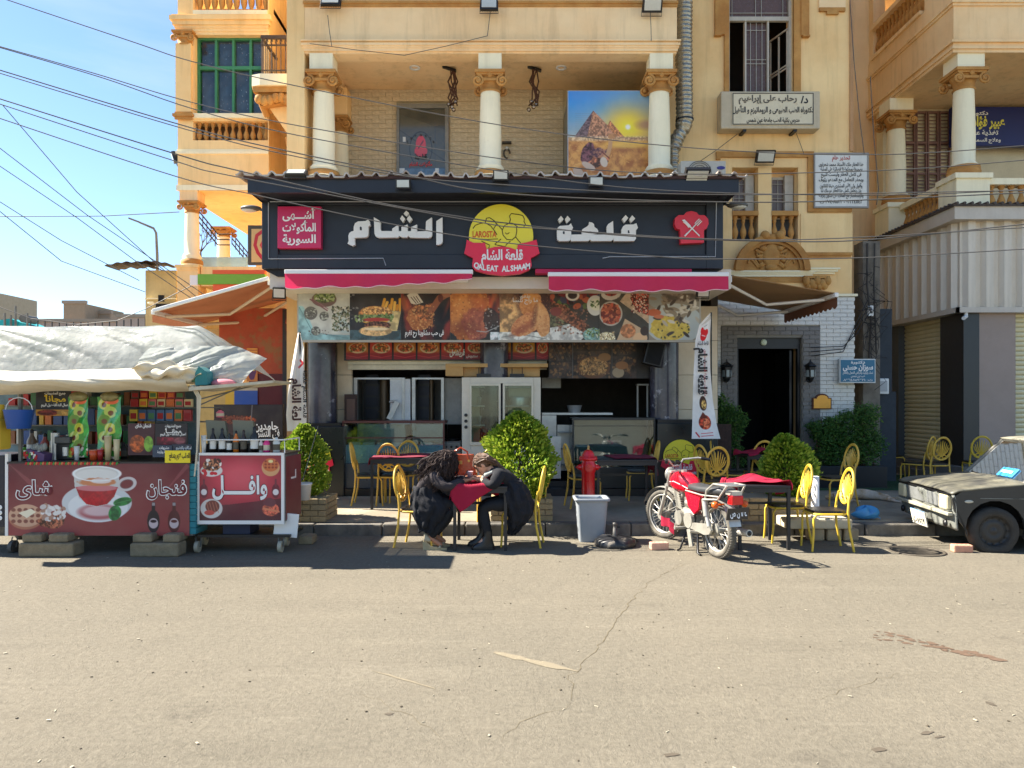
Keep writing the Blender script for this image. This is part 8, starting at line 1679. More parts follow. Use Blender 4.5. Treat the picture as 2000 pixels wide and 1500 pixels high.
sign('maroon drinks board with an orange and a green glass on the tea stall',250,302,827,889,8.45,(70,30,38),[('فنجان شاى',832,.6,.04)],[m_wh],fruit(251,301,848,886,[(70,30,38),(176,84,34),(120,160,60)],2))
sign('black framed drinks poster right of the maroon board on the tea stall',303,366,827,870,8.42,(34,26,34),[('جميع المشروبات',833,.5,.03),('مجانـــاً',842,.5,.045),('لعمال النظافة طول اليوم',849,.8,.028)],[m_wh],fruit(306,363,853,869,[(80,26,40),(130,36,50),(150,80,84)],3))
sign('small slate blue sign below the drinks posters',298,336,870,893,8.36,(52,66,86),[('مشروبات',875,.5,.03),('ساخنة وباردة',883,.7,.03)],[m_wh]);sign('narrow slate sign behind the yellow notice',336,374,868,882,8.37,(56,58,72),[('نسكافيه وكابتشينو',875,.8,.035)],[m_wh])
sign('bright yellow notice with black Arabic at the counter corner',322,371,880,904,8.26,(240,216,30),[('الطلب لازم يتدفع',892,.82,.055)],[m_black])
# fruit streamers, bucket, machines, tray
for k,(p0,p1,bot)in enumerate(((133,172,893),(190,236,896))):
 t=thing('fruit_pouches','green strip of avocado printed pouches hanging '+('left' if k==0 else 'right')+' of centre in the tea stall','hanging pouches',(X((p0+p1)/2,8.55),8.55,Z(bot,8.55)));cv=Cv(p1-p0,bot-775,(40,150,50),1.5);w_=p1-p0
 for j in range(7):cv.ell(w_*(.3+.25*(j%2)),14+j*16,w_*.26,11,[(206,206,70),(180,200,90),(90,140,40)][j%3],20*(j%3));cv.ell(w_*(.3+.25*(j%2)),16+j*16,w_*.11,5,(110,60,30))
 cv.ell(w_*.6,8,w_*.3,7,(226,90,30));cv.rect(w_*.75,30,w_,120,(40,160,60),tex=.15);cv.dots(12,(0,100,w_,120),(2,5),[(226,80,40),(240,220,200)],3);x0_,x1_,z0_,z1_=X(p0,8.55),X(p1,8.55),Z(bot,8.55),Z(775,8.55)
 cv.sheet('pouch_print',None,t,printmat('glossy print',.12,.8),lambda U,V:np.stack([x0_+U*(x1_-x0_)*(1-.02*np.sin(V*20)),8.55+.01*np.sin(U*8+V*11),z1_+V*(z0_-z1_)],-1));b=MB();b.ball(((x0_+x1_)/2,8.56,z1_),(.11,.05,.06));b.obj('foil_bunch',mat('crumpled foil',(170,160,110),rough=.4,var=.5,vs=30,metal=.3),t)
t=thing('blue_bucket','blue plastic bucket hanging at the left end of the tea stall','bucket',(tx(37),8.2,tz(838)));b=MB();s_=8.2/F;b.lathe([(0,0),(20*s_,0),(26*s_,36*s_),(27.5*s_,37*s_),(24*s_,36*s_),(18*s_,3*s_)],(X(37,8.2),8.2,Z(837,8.2)),20);b.obj('bucket_wall',mat('bucket blue',(36,84,170),rough=.45),t);b=MB();b.tube([(X(37,8.2)+.15*math.cos(a),8.2,Z(801,8.2)+.14*math.sin(a))for a in np.linspace(0,3.14,9)],.005,5);b.obj('handle',m_alu,t)
t=thing('espresso_machine','black and chrome espresso machine on the tea counter','coffee machine',(tx(133),8.6,1.03));blk('machine_body',X(114,8.6),X(150,8.6),8.55,8.8,1.03,1.22,m_blk,t,.01);blk('machine_hood',X(116,8.6),X(146,8.6),8.5,8.82,1.22,1.3,mat('grey hood',(70,72,72),rough=.4),t,.01);b=MB();b.cyl((X(128,8.5),8.5,1.08),(X(128,8.5),8.5,1.18),.03);b.cyl((X(108,8.6),8.6,1.03),(X(108,8.6),8.6,1.34),.045);b.obj('steam_pot',m_ss,t)
t=thing('cup_tray','purple plastic tray of wrapped cups at the left of the tea counter','tray',(tx(75),8.4,1.03));b=MB();x_=X(75,8.4);b.prism([(x_-.1,1.03),(x_+.09,1.03),(x_+.1,1.11),(x_-.1,1.17)],8.35,8.5);b.obj('tray_body',mat('dull purple',(96,70,110)),t);b=MB();[b.ball((x_-.08+.028*i,8.42,1.17+.01*(i%3)),(.022,.03,.045))for i in range(6)];b.obj('wrapped_cups',m_tarp,t)
items('',[('paper_cups','cups','%s stack of paper cups on the tea counter'%l,X(p,8.5),8.5,1.03,w,h,c,'cup')for l,p,w,h,c in(('tall cream',211,.08,.28,(214,190,140)),('second cream',228,.07,.24,(226,206,160)),('white',150,.06,.16,(226,226,220)),('short red',196,.07,.13,(176,44,44)),('low white',92,.09,.08,(220,216,206)),('orange',183,.1,.12,(222,90,40)))],'stacked paper cups on the counter')
items('',[('glass_jar','jar','%s jar at the left of the tea counter'%l,X(p,8.75),8.75,1.03,.1,h,c,'bottle')for l,p,h,c in(('striped',62,.35,(120,100,80)),('green',48,.16,(80,150,50)),('reddish',88,.3,(150,70,60)),('silver',106,.33,(150,150,146)),('dark',240,.2,(40,34,34)))])
b=MB();r_=random.Random(3);[b.cb((X(40+35*r_.random(),8.35),8.35+.06*r_.random(),1.04+.1*r_.random()),(.05,.02,.03),rz=r_.uniform(0,3),mi=i%3)for i in range(46)];tag(b.obj('sachet_pile',[mat('red sachet',(190,40,36)),mat('green sachet',(70,140,60)),mat('white sachet',(226,222,206))]),'pile of red, green and white sachets at the left counter end','sachets',kind='stuff')
b=MB();[b.cb((tx(55+i*4.1),Yt-.03,1.012),(.022,.012,.03),ry=.6,mi=i%3)for i in range(44)];t=b.obj('fruit_garland',[mat('red sachet',(0,0,0)),mat('green sachet',(0,0,0)),mat('orange trim',(214,120,70))]);tag(t,'thin red and green trim strip along the front edge of the tea counter','trim')
# roof and sheets
blk('roof_board',-6.6,tx(378),8.15,9.8,1.93,1.96,m_cream,TS)
def sheet(name,lab,fn,m,nu=110,nv=60):b=MB();b.grid(fn,nu,nv);return tag(b.obj(name,m),lab,'plastic sheet')
N=lambda x,y,z,s:noise.noise(Vector((x*s,y*s,z*s)))
def cr(x,v,k=1):s=x*.8+v*.9;return k*(.09*abs(N(s,v*.35,1,1.3))+.03*abs(N(s*1.3+v*.3,v*.5,4,3.2))**.8+.006*abs(N(x,v,9,9)))
xr=X(505,8.8)
def f1(u,v):
 x=-6.6+u*(xr+6.6);e=max(0,(x-X(392,8.8))/(xr-X(392,8.8)));top=Z(640,8.9)-.52*e**1.3;a=v*1.0
 y=8.3+.62*a**.8 if v<.75 else 8.3+.62*.75**.8+(v-.75)*3.2;z=1.96+(top-1.96)*math.sin(min(1,v/.72)*math.pi/2)**.75-max(0,v-.75)*.5
 return(x,y-cr(x,v*1.6,1.4),z+.02*N(x,v,3,3)*(v>.1))
sheet('tarpaulin','large shiny translucent plastic sheet bulging over the roof of the tea stall',f1,m_tarp,190,80)
def f2(u,v):
 x=-6.6+u*(X(372,8.15)+6.6);zb=Z(764+12*max(0,1-(x+6.2)/1.0),8.15);zt=Z(727-8*u,8.25);a=v*3.6;return(x,8.02+.2*(1-math.sin(v*math.pi))-cr(x,v,1.0)*.8+.06*v,zb+(zt-zb)*v+.02*N(x,v,2,2.5)-(.12*(1-u)**6*(1-v)))
sheet('tarpaulin_fold','cream gathered front fold of the plastic sheet along the tea stall roof edge',f2,m_cream,130,24)
def f3(u,v):
 p=272+u*232*(1-.12*v*u);zt=Z(673+30*max(0,u-.72)*3,8.3);zb=Z(748-20*(1-u),8.1);return(X(p,8.2),8.2-.1*math.sin(v*3)+.35*(1-v)-cr(p/80,v,1.5),zt+(zb-zt)*v+.02*N(p/60,v,2,3))
sheet('white_sheet','smaller white plastic sheet hanging over the right end of the stall roof',f3,m_tarp,90,50)
def f4(u,v):
 a=u*6.283;r=.12+.05*math.sin(a*3+v*9);return(X(268,8.1)+v*.75,8.08+r*.8*math.cos(a),Z(722,8.1)-v*.06+r*.75*math.sin(a)*math.sin(.25+v*2.8)+.02*math.sin(v*26+a*2))
sheet('bundled_cloth','crumpled cream cloth bundle lying on the stall roof edge',f4,m_cream,40,60)
t=thing('folded_mats','stack of folded green mats with a teal cloth and pink rag on the stall roof','folded mats',(X(400,8.2),8.2,Z(755,8.2)))
for k in range(3):blk('mat_layer',X(370,8.2),X(398,8.2),8.05,8.4,Z(746-k*7,8.2),Z(741-k*7,8.2),mat('mat green',(110,150,110),var=.3),t)
b=MB();b.prism([(X(396,8.2),Z(754,8.2)),(X(420,8.2),Z(752,8.2)),(X(418,8.2),Z(728,8.2)),(X(403,8.2),Z(717,8.2)),(X(396,8.2),Z(730,8.2))],8.0,8.25);b.obj('teal_cloth',mat('teal cloth',(60,130,130),rough=.9,var=.2),t,bevel=.015);b=MB();b.ball((X(440,8.2),8.15,Z(749,8.2)),(.14,.1,.05));b.obj('pink_rag',mat('pink rag',(216,130,140),rough=.9,var=.3),t)
b=MB();[b.tube([(X(372+i*4,8.05),8.05-.01*i,Z(752,8.1)),(X(386+i*3,8.02),8.02,Z(776,8.1)),(X(386+i,8.02),8.02,Z(840,8.1)),(X(384-i*2,8.02),8.02,Z(905+12*i,8.1))],.008,5)for i in range(3)];tag(b.obj('hanging_ropes',m_cream),'pale ropes hanging down between the tea stall and the waffle cart','ropes')
b=MB();b.cb((tx(-2),8.25,Z(848,8.25)),(.22,.2,.34));b.cyl((tx(-2),8.25,Z(790,8.25)),(tx(-2),8.25,Z(830,8.25)),.08);tag(b.obj('yellow_container',mat('yellow plastic',(226,190,60)),None,bevel=.02),'yellow plastic container at the left edge of the view','container')
t=thing('neighbour_stall','dark front of another stall cut by the left edge of the view','stall',(tx(-30),8.3,0));blk('front_board',tx(-120),tx(10),8.28,8.9,.3,1.1,mat('dark banner',(30,30,44),rough=.4,var=.2),t);b=MB();[b.ball((tx(3),8.275,.4+.06*i),(.025,.004,.025))for i in range(3)];b.obj('flower_print',m_wh,t)
# waffle cart
Yv=8.35;vx=lambda p:X(p,Yv);vz=lambda p:Z(p,Yv)
WC=thing('waffle_cart','waffle cart with a red banner, bottle rail and folding side flap','cart',(vx(470),8.6,0));x0,x1=vx(386),vx(556)
blk('cart_body',x0+.02,x1-.02,Yv+.02,8.85,vz(1020),vz(888),m_gmet,WC);blk('worktop',x0,x1+.02,Yv,8.9,vz(888),vz(885),mat('dark counter',(0,0,0)),WC)
for a0,a1,c0,c1 in((x0,x1,vz(889),vz(884)),(x0,x1,vz(1023),vz(1016)),(x0,x0+.03,vz(1016),vz(889)),(x1-.03,x1,vz(1016),vz(889))):blk('frame_bar',a0,a1,Yv-.03,Yv,c0,c1,m_alu,WC)
cv=Cv(164,128,(120,30,40),1.6);cv.ell(84,50,84,52,(206,66,80),soft=60);cv.ell(82,40,40,24,(226,100,110),soft=26,op=.6);cv.poly([(0,128),(0,100),(60,96),(164,84),(164,128)],(50,24,34),op=.55)
cv.ell(24,30,22,12,(220,214,206));cv.ell(24,20,18,11,(150,96,66),wob=.5,tex=.5,ts=3);cv.dots(20,(8,8,42,26),(2,4),[(236,226,214),(70,36,30)],3);cv.dots(6,(8,28,36,38),(4,5),[(206,40,50)],5);cv.ell(142,24,18,17,(216,160,110));cv.ell(142,19,16,13,(206,110,60));[cv.ell(132+i*7,12+j*6,2.4,2,(150,60,40))for i in range(4)for j in range(3)];cv.ell(142,12,5,3,(240,220,150))
cv.ell(24,104,22,19,(214,206,198));cv.ell(26,100,14,12,(120,50,40));[cv.line([(14+i*6,92),(20+i*6,112)],1,(200,120,90))for i in range(4)];cv.ell(20,112,10,5,(200,70,60));cv.ell(142,106,17,12,(206,96,70),wob=.3,tex=.3,ts=4);cv.ell(140,92,13,8,(110,50,60),wob=.5);cv.line([(128,104),(158,110)],4,(226,130,90))
for bx2 in(9,152):cv.ell(bx2,70,8,14,(110,36,50));cv.line([(bx2,48),(bx2,60)],4,(120,50,60));cv.ell(bx2,72,6,6,(226,216,214))
cv.sheet('banner_print',[(x0+.03,Yv-.02,vz(889)),(x1-.03,Yv-.02,vz(889)),(x0+.03,Yv-.02,vz(1016)),(x1-.03,Yv-.02,vz(1016))],WC)
for bo,m_,y in((.05,mat('dark letter edge',(60,20,34)),Yv-.024),(.03,m_wh,Yv-.028)):b=MB();text(b,'وافـــــل',vx(470),vz(952),w=.62,h=.2,Y=y,bold=bo);b.obj('lettering',m_,WC)
cv=Cv(60,128,(110,34,44),1.2);cv.rect(20,44,40,48,(220,210,210));cv.rect(36,30,40,48,(220,210,210));xs2=x1+.012;cv.sheet('side_print',[(xs2,Yv,vz(892)),(xs2+.03,8.85,vz(892)),(xs2,Yv,vz(1016)),(xs2+.03,8.85,vz(1016))],WC);blk('side_panel',x1-.02,x1+.01,Yv,8.85,vz(1018),vz(888),m_gmet,WC)
b=MB();zr=vz(859);b.tube([(x0+.06,Yv,vz(885)),(x0+.06,Yv,zr),(x1+.0,Yv,zr),(x1,Yv,vz(885))],.008,6);b.tube([(x1,Yv,zr),(x1+.02,8.85,zr),(x1+.02,8.85,vz(885))],.008,6);b.obj('bottle_rail',m_alu,WC)
blk('under_frame',x0,x1+.06,Yv,8.85,.17,.2,m_blk,WC);blk('basin',vx(432),vx(485),8.4,8.7,.2,.36,mat('navy basin',(24,34,60)),WC);b=MB();b.cb((x1+.0,Yv+.06,.3),(.27,.02,.27),ry=.1);b.obj('white_flap',m_alu,WC,bevel=.006)
for(par,pts)in((WC,[(386,8.35),(400,8.8),(548,8.35),(560,8.75)]),(TS,[(26,8.35),(352,8.35),(40,9.2),(362,9.2)])):
 for p,yy in pts:
  xx=X(p,yy);b=MB();b.cyl((xx-.02,yy,.065),(xx+.02,yy,.065),.065 if par is WC else.075,n=18);w_=b.obj('caster_wheel',mat('cream caster',(190,180,156),rough=.5,var=.3)if par is WC else mat('grey caster',(90,88,84)),par);b=MB();b.tube([(xx-.03,yy,.06),(xx-.03,yy+.03,.17),(xx+.03,yy+.03,.17),(xx+.03,yy,.06)],.008,5);b.obj('fork',m_gmet,w_)
for k,(p,w)in enumerate(((425,42),(478,44))):t=thing('waffle_iron',('left' if k==0 else 'right')+' open waffle iron with a raised grey lid on the waffle cart','waffle iron',(X(p,8.6),8.6,vz(885)));b=MB();b.prism([(X(p-w/2,8.6),Z(868,8.6)),(X(p+w/2,8.6),Z(868,8.6)),(X(p+w/2-2,8.7),Z(822,8.7)),(X(p-w/2+3,8.7),Z(820,8.7))],8.62,8.67);b.obj('lid',mat('grey green lid',(122,124,112),rough=.4,metal=.3),t,bevel=.01);blk('iron_base',X(p-w/2,8.5),X(p+w/2,8.5),8.45,8.66,vz(885),vz(885)+.1,m_blk,t,.01)
items('',[('sauce_bottle','bottle','%s sauce bottle on the waffle cart'%l,X(p,8.42),8.42,vz(885)+.002,w,h,c,'bottle')for l,p,w,h,c in(('leftmost black',416,.07,.28,(34,28,24)),('tall black',434,.075,.28,(22,20,22)),('short dark',448,.06,.22,(40,44,40)),('orange',461,.065,.25,(220,120,30)),('brown',476,.07,.26,(50,34,28)),('large black',497,.09,.3,(24,20,20)),('pink',521,.075,.18,(226,60,140)),('white',540,.08,.2,(206,214,214)),('slim white',510,.05,.17,(220,220,216)))],'sauce bottles along the cart rail')
items('',[('white_cups','cups','stack of white paper cups at the left end of the waffle cart',X(398,8.4),8.4,vz(885),.06,.2,(230,228,222),'cup'),('syrup_jug','bottle','white and pink jug on the shelf above the waffle irons',X(430,8.7),8.7,Z(815,8.7),.09,.1,(226,120,140),'bottle')])
b=MB();b.prism([(X(388,8.2),Z(764,8.2)),(X(536,8.0),Z(748,8.0)),(X(538,8.0),Z(743,8.0)),(X(388,8.2),Z(757,8.2))],7.95,8.6);tag(b.obj('side_flap',mat('worn white flap',(206,196,170),rough=.6,var=.3,vs=5)),'worn white roof flap reaching right over the waffle cart','roof flap');b=MB();b.tube([(vx(392),8.3,Z(780,8.2)),(X(500,8.2),8.2,Z(752,8.2))],.008,5);b.tube([(vx(392),8.3,Z(792,8.2)),(X(470,8.2),8.2,Z(756,8.2))],.008,5);tag(b.obj('flap_struts',m_gmet),'two thin struts holding up the white roof flap','struts')
q=random.Random(9)
for(p0,p1,py,h,lab)in((35,143,1088,.15,'long rounded concrete block under the left of the tea stall'),(253,348,1086,.15,'long concrete block under the right of the tea stall'),(42,80,1063,.09,'round stone on the left concrete block, left one'),(94,132,1063,.09,'round stone on the left concrete block, right one'),(258,296,1063,.09,'round stone on the right concrete block, left one'),(317,350,1063,.09,'round stone on the right concrete block, right one'),(582,610,1062,.1,'pale flat stone beside the right wheel of the waffle cart')):
 Y_=8.1 if py>1065 else 8.14;z0=0 if py>1065 or p0>500 else.152
 if p0>500:Y_=8.8
 t=blk('concrete_block',X(p0,Y_),X(p1,Y_),Y_,Y_+.22,z0,z0+h,mat('rough concrete',(150,134,106),rough=.95,var=.35,vs=10,bump=.9,bs=22),None,.018,lab,'concrete block','blocks chocking the stalls')
t=thing('white_tub','white plastic tub on the brick planter behind the waffle cart','tub',(X(592,9.45),9.45,Z(975,9.4)));b=MB();b.lathe([(0,0),(.085,0),(.105,.19),(.115,.195),(.112,.215),(.1,.21)],(X(592,9.4),9.4,Z(976,9.4)),18);b.obj('tub_wall',m_alu,t);b=MB();b.tube([(X(575,9.3),9.3,Z(960,9.3)),(X(592,9.3),9.3,Z(935,9.3)),(X(622,9.3),9.3,Z(832,9.3))],.006,5);b.obj('stick',m_blk,t)
# ================================================================ cables, floodlights and other small things
m_cab=mat('grey cable',(84,82,80),rough=.5,var=.1)
WR=[[(15,0),(260,82),(375,120),(580,168),(1000,248),(1380,291),(1720,302),(2010,284)],[(-10,88),(180,142),(375,200),(580,245),(1000,313),(1300,339),(1720,333),(2010,312)],[(-10,90),(200,152),(375,212),(580,264),(1000,338),(1300,372),(1720,381),(2010,370)],[(-10,134),(375,250),(580,299),(776,338),(1000,379),(1500,395),(2010,376)],[(-10,140),(375,256),(580,306),(805,346),(1000,362),(1230,376),(1500,380),(2010,372)],[(-10,190),(350,303),(460,332),(730,394),(916,426),(1000,437),(1230,461),(1500,471),(1700,468),(2010,437)],[(-10,200),(340,314),(460,345),(919,431),(1052,446),(1500,469),(2010,444)],[(-10,228),(345,345),(500,381),(730,431),(916,464),(1052,481),(1311,503),(1419,506),(1700,503),(2010,486)]]
lbs=['topmost','second','third','fourth','fifth','sixth','seventh','lowest']
for i,w in enumerate(WR):
 Yc_=10.2-.12*i;P=[Vector((X(p,Yc_),Yc_,Z(y,Yc_)))for p,y in w];Q=[]
 for j in range(len(P)-1):
  a,b_,c,d=P[max(0,j-1)],P[j],P[j+1],P[min(len(P)-1,j+2)]
  for k in range(7):t_=k/7;Q.append(.5*(2*b_+(c-a)*t_+(2*a-5*b_+4*c-d)*t_*t_+(3*b_-a-3*c+d)*t_**3))
 Q.append(P[-1]);Q=[Q[0]+(Q[0]-Q[1])*12]+Q+[Q[-1]+(Q[-1]-Q[-2])*12];b=MB();b.tube(Q,.0085 if i in(3,5)else.007,5);tag(b.obj('overhead_cable',m_cab),'%s of the overhead cables sagging across the facade'%lbs[i],'cable','overhead cables across the street')
for i,(w,l)in enumerate((([(5,205),(150,375),(305,515),(420,610)],'steepest cable running down through the sky towards the street lamp'),([(-10,282),(170,420),(300,508),(420,590)],'upper of the slanting cables in the left sky'),([(-10,318),(150,425),(272,515),(400,600)],'middle slanting cable in the left sky'),([(-10,388),(120,470),(272,548)],'lower slanting cable ending at the annex roof'),([(-10,405),(120,510),(283,570)],'lowest slanting cable ending at the annex wall'),([(-10,423),(200,422),(350,414)],'level thin cable crossing the sky to the bay'),([(-20,593),(60,622),(150,634),(230,626),(285,603),(400,545)],'sagging cable above the stall roof'))):
 Yc_=13.8;b=MB();b.tube([(X(p,Yc_),Yc_,Z(y,Yc_))for p,y in w],.008,5);tag(b.obj('overhead_cable',m_cab),l,'cable','slanting cables in the left sky')
for i,w in enumerate(([(640,30,648,90),(605,85,790,108)],[(958,20,952,70),(952,70,790,108)],[(1270,22,1272,80)],[(1440,262,1360,320),(1555,260,1570,300)])):
 b=MB();Yc_=12.7 if i<3 else 13.9;[b.tube([(X(a,Yc_),Yc_,Z(c,Yc_)),(X((a+d)/2,Yc_),Yc_-.02,Z((c+e)/2,Yc_)-.02),(X(d,Yc_),Yc_,Z(e,Yc_))],.006,4)for a,c,d,e in w];tag(b.obj('wall_wire',m_cab),('thin wire looping down the balcony parapet from its %s lamp'%['left','middle','right'][i])if i<3 else 'thin wires trailing below the doctor sign box','wire')
b=MB();[b.tube([(X(p,13.9),13.9,Z(y,13.9))for p,y in w],.008,5)for w in([(1660,0),(1668,120),(1680,240),(1688,300)],[(1700,150),(1706,260),(1716,370),(1712,400)])];tag(b.obj('wall_wire',m_cab),'dark cables running down the corner beside the notice board','wire')
# floodlights
m_lens=mat('frosted lens',(206,206,196),rough=.2,var=.1,coat=.5)
def flood(label,px,py,Y,w,h,rx,rz=0):
 t=thing('floodlight',label,'floodlight',(X(px,Y),Y,Z(py,Y)),'floodlights on the facade');s=Y/F;w*=s;h*=s;b=MB();b.box(-w/2,w/2,0,.06,-h/2,h/2);[b.box(-w/2+w*k/8,-w/2+w*k/8+.006,.06,.09,-h/2+.01,h/2-.01)for k in range(9)];b.obj('housing',m_blk,t,world=False,bevel=.008)
 b=MB();b.box(-w*.42,w*.42,-.006,0,-h*.36,h*.4);b.obj('lens',m_lens,t,world=False);b=MB();b.tube([(-w/2,.03,0),(-w/2-.01,.05,-h*.7),(w/2+.01,.05,-h*.7),(w/2,.03,0)],.007,5);b.obj('bracket',m_blk,t,world=False);t.rotation_euler=(rx,0,rz)
for a in(('left floodlight at the top of the balcony parapet',645,-2,12.6,38,24,-.3),('middle floodlight at the top of the balcony parapet',955,6,12.6,34,26,-.2),('right floodlight at the top of the balcony parapet',1275,8,12.6,38,30,.5),('big floodlight standing on the tin roof at the left',578,335,10.5,40,22,-.9),('big floodlight standing on the tin roof at the right',1362,344,10.5,48,30,.9),('floodlight under the ochre band above the small windows',1496,306,13.75,36,24,.5),('small twin floodlight under the tin roof left of centre',787,359,10.4,28,18,.1),('small twin floodlight on the tin roof above the logo',978,342,10.4,30,20,.2),('small twin floodlight under the tin roof right of centre',1165,354,10.4,28,18,.1),('tilted floodlight at the left end of the pelmet band',545,573,11.2,24,22,.35,.3),('floodlight under the right end of the right red awning',1374,572,11.2,24,18,.3),('floodlight sticking out at the left edge of the parapet',588,60,12.9,14,20,.3,-1.1),('floodlight on the left edge of the bay',337,308,14.1,18,20,.3,-1.1)):flood(*a)
for px,py,lab,Y,s in((490,407,'street lamp head hanging below the left end of the tin roof',11.8,1),(1440,401,'street lamp head at the right end of the tin roof',11.5,-1)):
 t=thing('lamp_head',lab,'lamp',(X(px,Y),Y,Z(py,Y)));b=MB();b.ball((X(px,Y),Y,Z(py,Y)),(.17,.1,.05));b.tube([(X(px,Y)+s*.12,Y,Z(py,Y)),(X(px,Y)+s*.3,Y+.1,Z(py,Y)-s*.08)],.02,6);b.obj('lamp_shell',mat('grey lamp shell',(88,86,80),rough=.5),t);b=MB();b.ball((X(px,Y)-s*.02,Y,Z(py,Y)-.02),(.13,.085,.045));b.obj('lens',m_lens,t)
# foil duct
t=thing('foil_duct','silver flexible foil duct running up the wall right of the balcony','duct',(X(1335,13),13.3,5.6));pts=[];rs=[];r_=random.Random(1)
path=[(1336,-60),(1335,60),(1336,160),(1337,235),(1334,252),(1322,272),(1315,292),(1314,345)];n=0
for(a,c),(d,e)in zip(path,path[1:]):
 m_=max(2,int(abs(e-c)/2.1))
 for k in range(m_):n+=1;u=k/m_;pts.append((X(a+(d-a)*u,13.5),13.5,Z(c+(e-c)*u,13.5)));rs.append((.148 if c<240 else.12 if c<280 else.1)+(.012 if n%4<2 else-.006)+r_.uniform(-.004,.004))
b=MB();b.tube(pts,rs,18);b.obj('duct_hose',mat('crinkled foil',(186,178,160),rough=.28,metal=.75,var=.35,vs=14,bump=.8,bs=22),t);b=MB();b.cyl((X(1337,13.5),13.5,Z(236,13.5)),(X(1337,13.5),13.5,Z(233,13.5)),.165,n=18);b.obj('strap',m_blk,t)
# air conditioner
t=thing('air_conditioner','grey white air conditioner unit standing behind the right end of the tin roof','air conditioner',(X(1375,12.6),12.6,5.2));blk('unit_body',X(1330,12.6),X(1418,12.6),12.6,12.9,5.2,Z(314,12.6),mat('ac grey',(190,184,170),rough=.5,var=.1),t,.015)
b=MB();c_=(X(1366,12.6),12.59,Z(338,12.6));[b.tube([(c_[0]+r_*math.cos(a),12.585,c_[2]+r_*math.sin(a))for a in np.linspace(0,6.283,25)[:-1]],.006,4,closed=True)for r_ in(.05,.09,.13,.17,.2)];b.obj('fan_grille',m_gmet,t);b=MB();b.prism([(X(1408,12.6)+.07*math.cos(a),Z(328,12.6)+.03*math.sin(a))for a in np.linspace(0,6.283,17)[:-1]],12.59,12.6);b.obj('badge',mat('badge blue',(60,60,130)),t)
# rope lamps on the balcony, sconce, ceiling spots
for px,lab in((884,'left rope pendant lamp hanging on the balcony'),(1044,'right rope pendant lamp hanging on the balcony')):
 Yr=13.6;cx=X(px,Yr);t=thing('rope_lamp',lab,'lamp',(cx,Yr,7.1));b=MB();b.cb((cx-.06*(px<900),Yr,7.83),(.26,.09,.03),ry=.3);b.obj('ceiling_bar',m_blk,t);r_=random.Random(px);b=MB()
 for i in range(7):b.tube([(cx+r_.uniform(-.06,.06),Yr,7.82),(cx+r_.uniform(-.1,.1),Yr+.02,7.6),(cx+r_.uniform(-.1,.1),Yr,7.35+r_.uniform(-.1,.1)),(cx+r_.uniform(-.12,.12),Yr,7.15)],.014,5)
 b.obj('rope',mat('brown rope',(96,62,44),rough=.95,var=.4,vs=30),t)
 for i in range(4):b=MB();b.ball((cx+r_.uniform(-.12,.12),Yr-.04,7.06+i*.05),.04,10,7);b.obj('bulb',glass('bulb glass',(235,225,210),.15),t)
t=thing('wall_sconce','small dark iron sconce on the stone wall behind the middle column','sconce',(X(990,14.5),14.5,Z(290,14.5)));b=MB();x_,z_=X(990,14.5),Z(290,14.5);b.tube([(x_+.06*math.cos(a),14.5,z_-.1+.09*math.sin(a))for a in np.linspace(0,5,12)],.018,6);b.box(x_-.09,x_+.09,14.46,14.56,z_+.1,z_+.13);b.obj('iron_scroll',mat('old iron',(0,0,0)),t);b=MB();b.ball((x_,14.47,z_+.0),.035);b.obj('bulb',m_lens,t)
for px in(810,1096):b=MB();b.lathe([(.1,0),(.1,-.02),(.07,-.02),(.06,.0)],(X(px,13.6),13.6,7.855),20);tag(b.obj('ceiling_spot',m_alu),'round white recessed spot in the balcony ceiling, %s one'%('left' if px<900 else 'right'),'ceiling light')
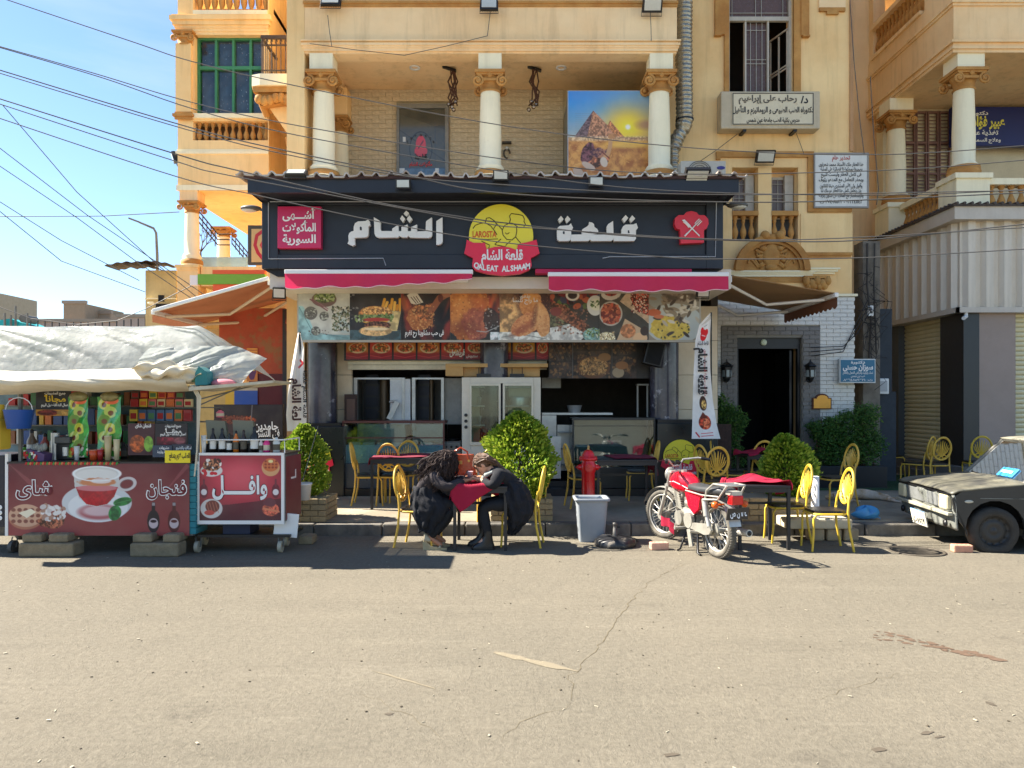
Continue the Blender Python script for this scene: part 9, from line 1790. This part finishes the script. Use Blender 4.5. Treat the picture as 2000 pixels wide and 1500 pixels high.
# distance: street lamp, tree, far blocks
t=thing('street_lamp','tall grey street lamp with a bent arm behind the annex','street lamp',(X(307,20),20,0));sx2=lambda p:X(p,20);b=MB();b.tube([(sx2(309),20,0),(sx2(307),20,Z(500,20)),(sx2(305),20,Z(455,20)),(sx2(300),20,Z(446,20)),(sx2(272),20,Z(434,20))],[.07,.04,.032,.03,.026],8);b.obj('pole',m_gmet,t);b=MB();b.cb((sx2(263),20,Z(430.5,20)),(.3,.12,.04),ry=.36);b.obj('lamp_head',m_gmet,t)
t=thing('bare_tree','small bare leafless tree seen between the terrace columns','tree',(X(392,24),24,0));r_=random.Random(5);b=MB();c=MB();bx_,bz_=X(392,24),Z(505,24);b.tube([(bx_+.1,24,0),(bx_,24,bz_)],[.12,.05],7)
def br(m,p,d,L_,r0,n):
 e=p+d*L_;m.tube([p,e],[r0,r0*.65],4)
 if n:[br(m,e,(d+Vector((r_.uniform(-.8,.8),r_.uniform(-.5,.5),r_.uniform(-.3,.6)))).normalized(),L_*.72,r0*.6,n-1)for _ in range(3)]
br(c,Vector((bx_,24,bz_-.2)),Vector((0,0,1)),.42,.04,4);b.obj('trunk',m_bark,t);c.obj('crown',m_bark,t)
for(p0,p1,py,Y,col,lab,dep)in((124,166,593,60,(150,134,112),'square concrete stair tower on the far roofs',6),(160,216,613,62,(158,142,122),'low concrete penthouse beside the far stair tower',6),(-60,232,629,58,(170,152,140),'long low far building along the horizon behind the stall',8),(230,284,620,56,(176,158,146),'pinkish far building next to the annex',8),(-400,-60,560,70,(180,165,140),'far building beyond the left edge of the view',10)):
 t=thing('far_building',lab,'building',(X((p0+p1)/2,Y),Y,0));blk('wall',X(p0,Y),X(p1,Y),Y,Y+dep,0,Z(py,Y),mat('far wall %d'%p0,col,rough=.9,var=.15),t);blk('parapet',X(p0,Y)-.1,X(p1,Y)+.1,Y-.1,Y+.2,Z(py,Y),Z(py,Y)+.25,mat('far parapet',(150,136,120)),t)
t=thing('roof_canopy','turquoise roof sheeting with pipes on the far roofs at the left edge','roof structure',(X(25,40),40,5));b=MB();b.prism([(X(-30,40),Z(645,40)),(X(62,40),Z(645,40)),(X(56,40),Z(636,40)),(X(20,40),Z(622,40)),(X(-4,40),Z(626,40)),(X(-30,40),Z(620,40))],40,42);b.obj('sheeting',mat('turquoise sheet',(30,170,176),rough=.6,var=.2),t);b=MB();[b.tube([(X(p,40),39.9,Z(640,40)),(X(p,40),39.9,Z(z_,40))],.06,5)for p,z_ in((33,598),(12,612),(56,612),(24,616))];b.obj('pipe',m_gmet,t);b=MB();b.cyl((X(45,40),40,Z(622,40)),(X(45,40),41,Z(622,40)),.22);b.obj('roof_tank',m_gmet,t)
t=thing('roof_railing','thin dark railing running along the far roof line above the stall','railing',(X(200,30),30,0))
for i in range(17):b=MB();p=60+i*14;b.cyl((X(p,30),30,Z(645,30)),(X(p,30),30,Z(629-8*((p-150)/130)**2,30)),.025,n=5);b.obj('post',m_blk,t)
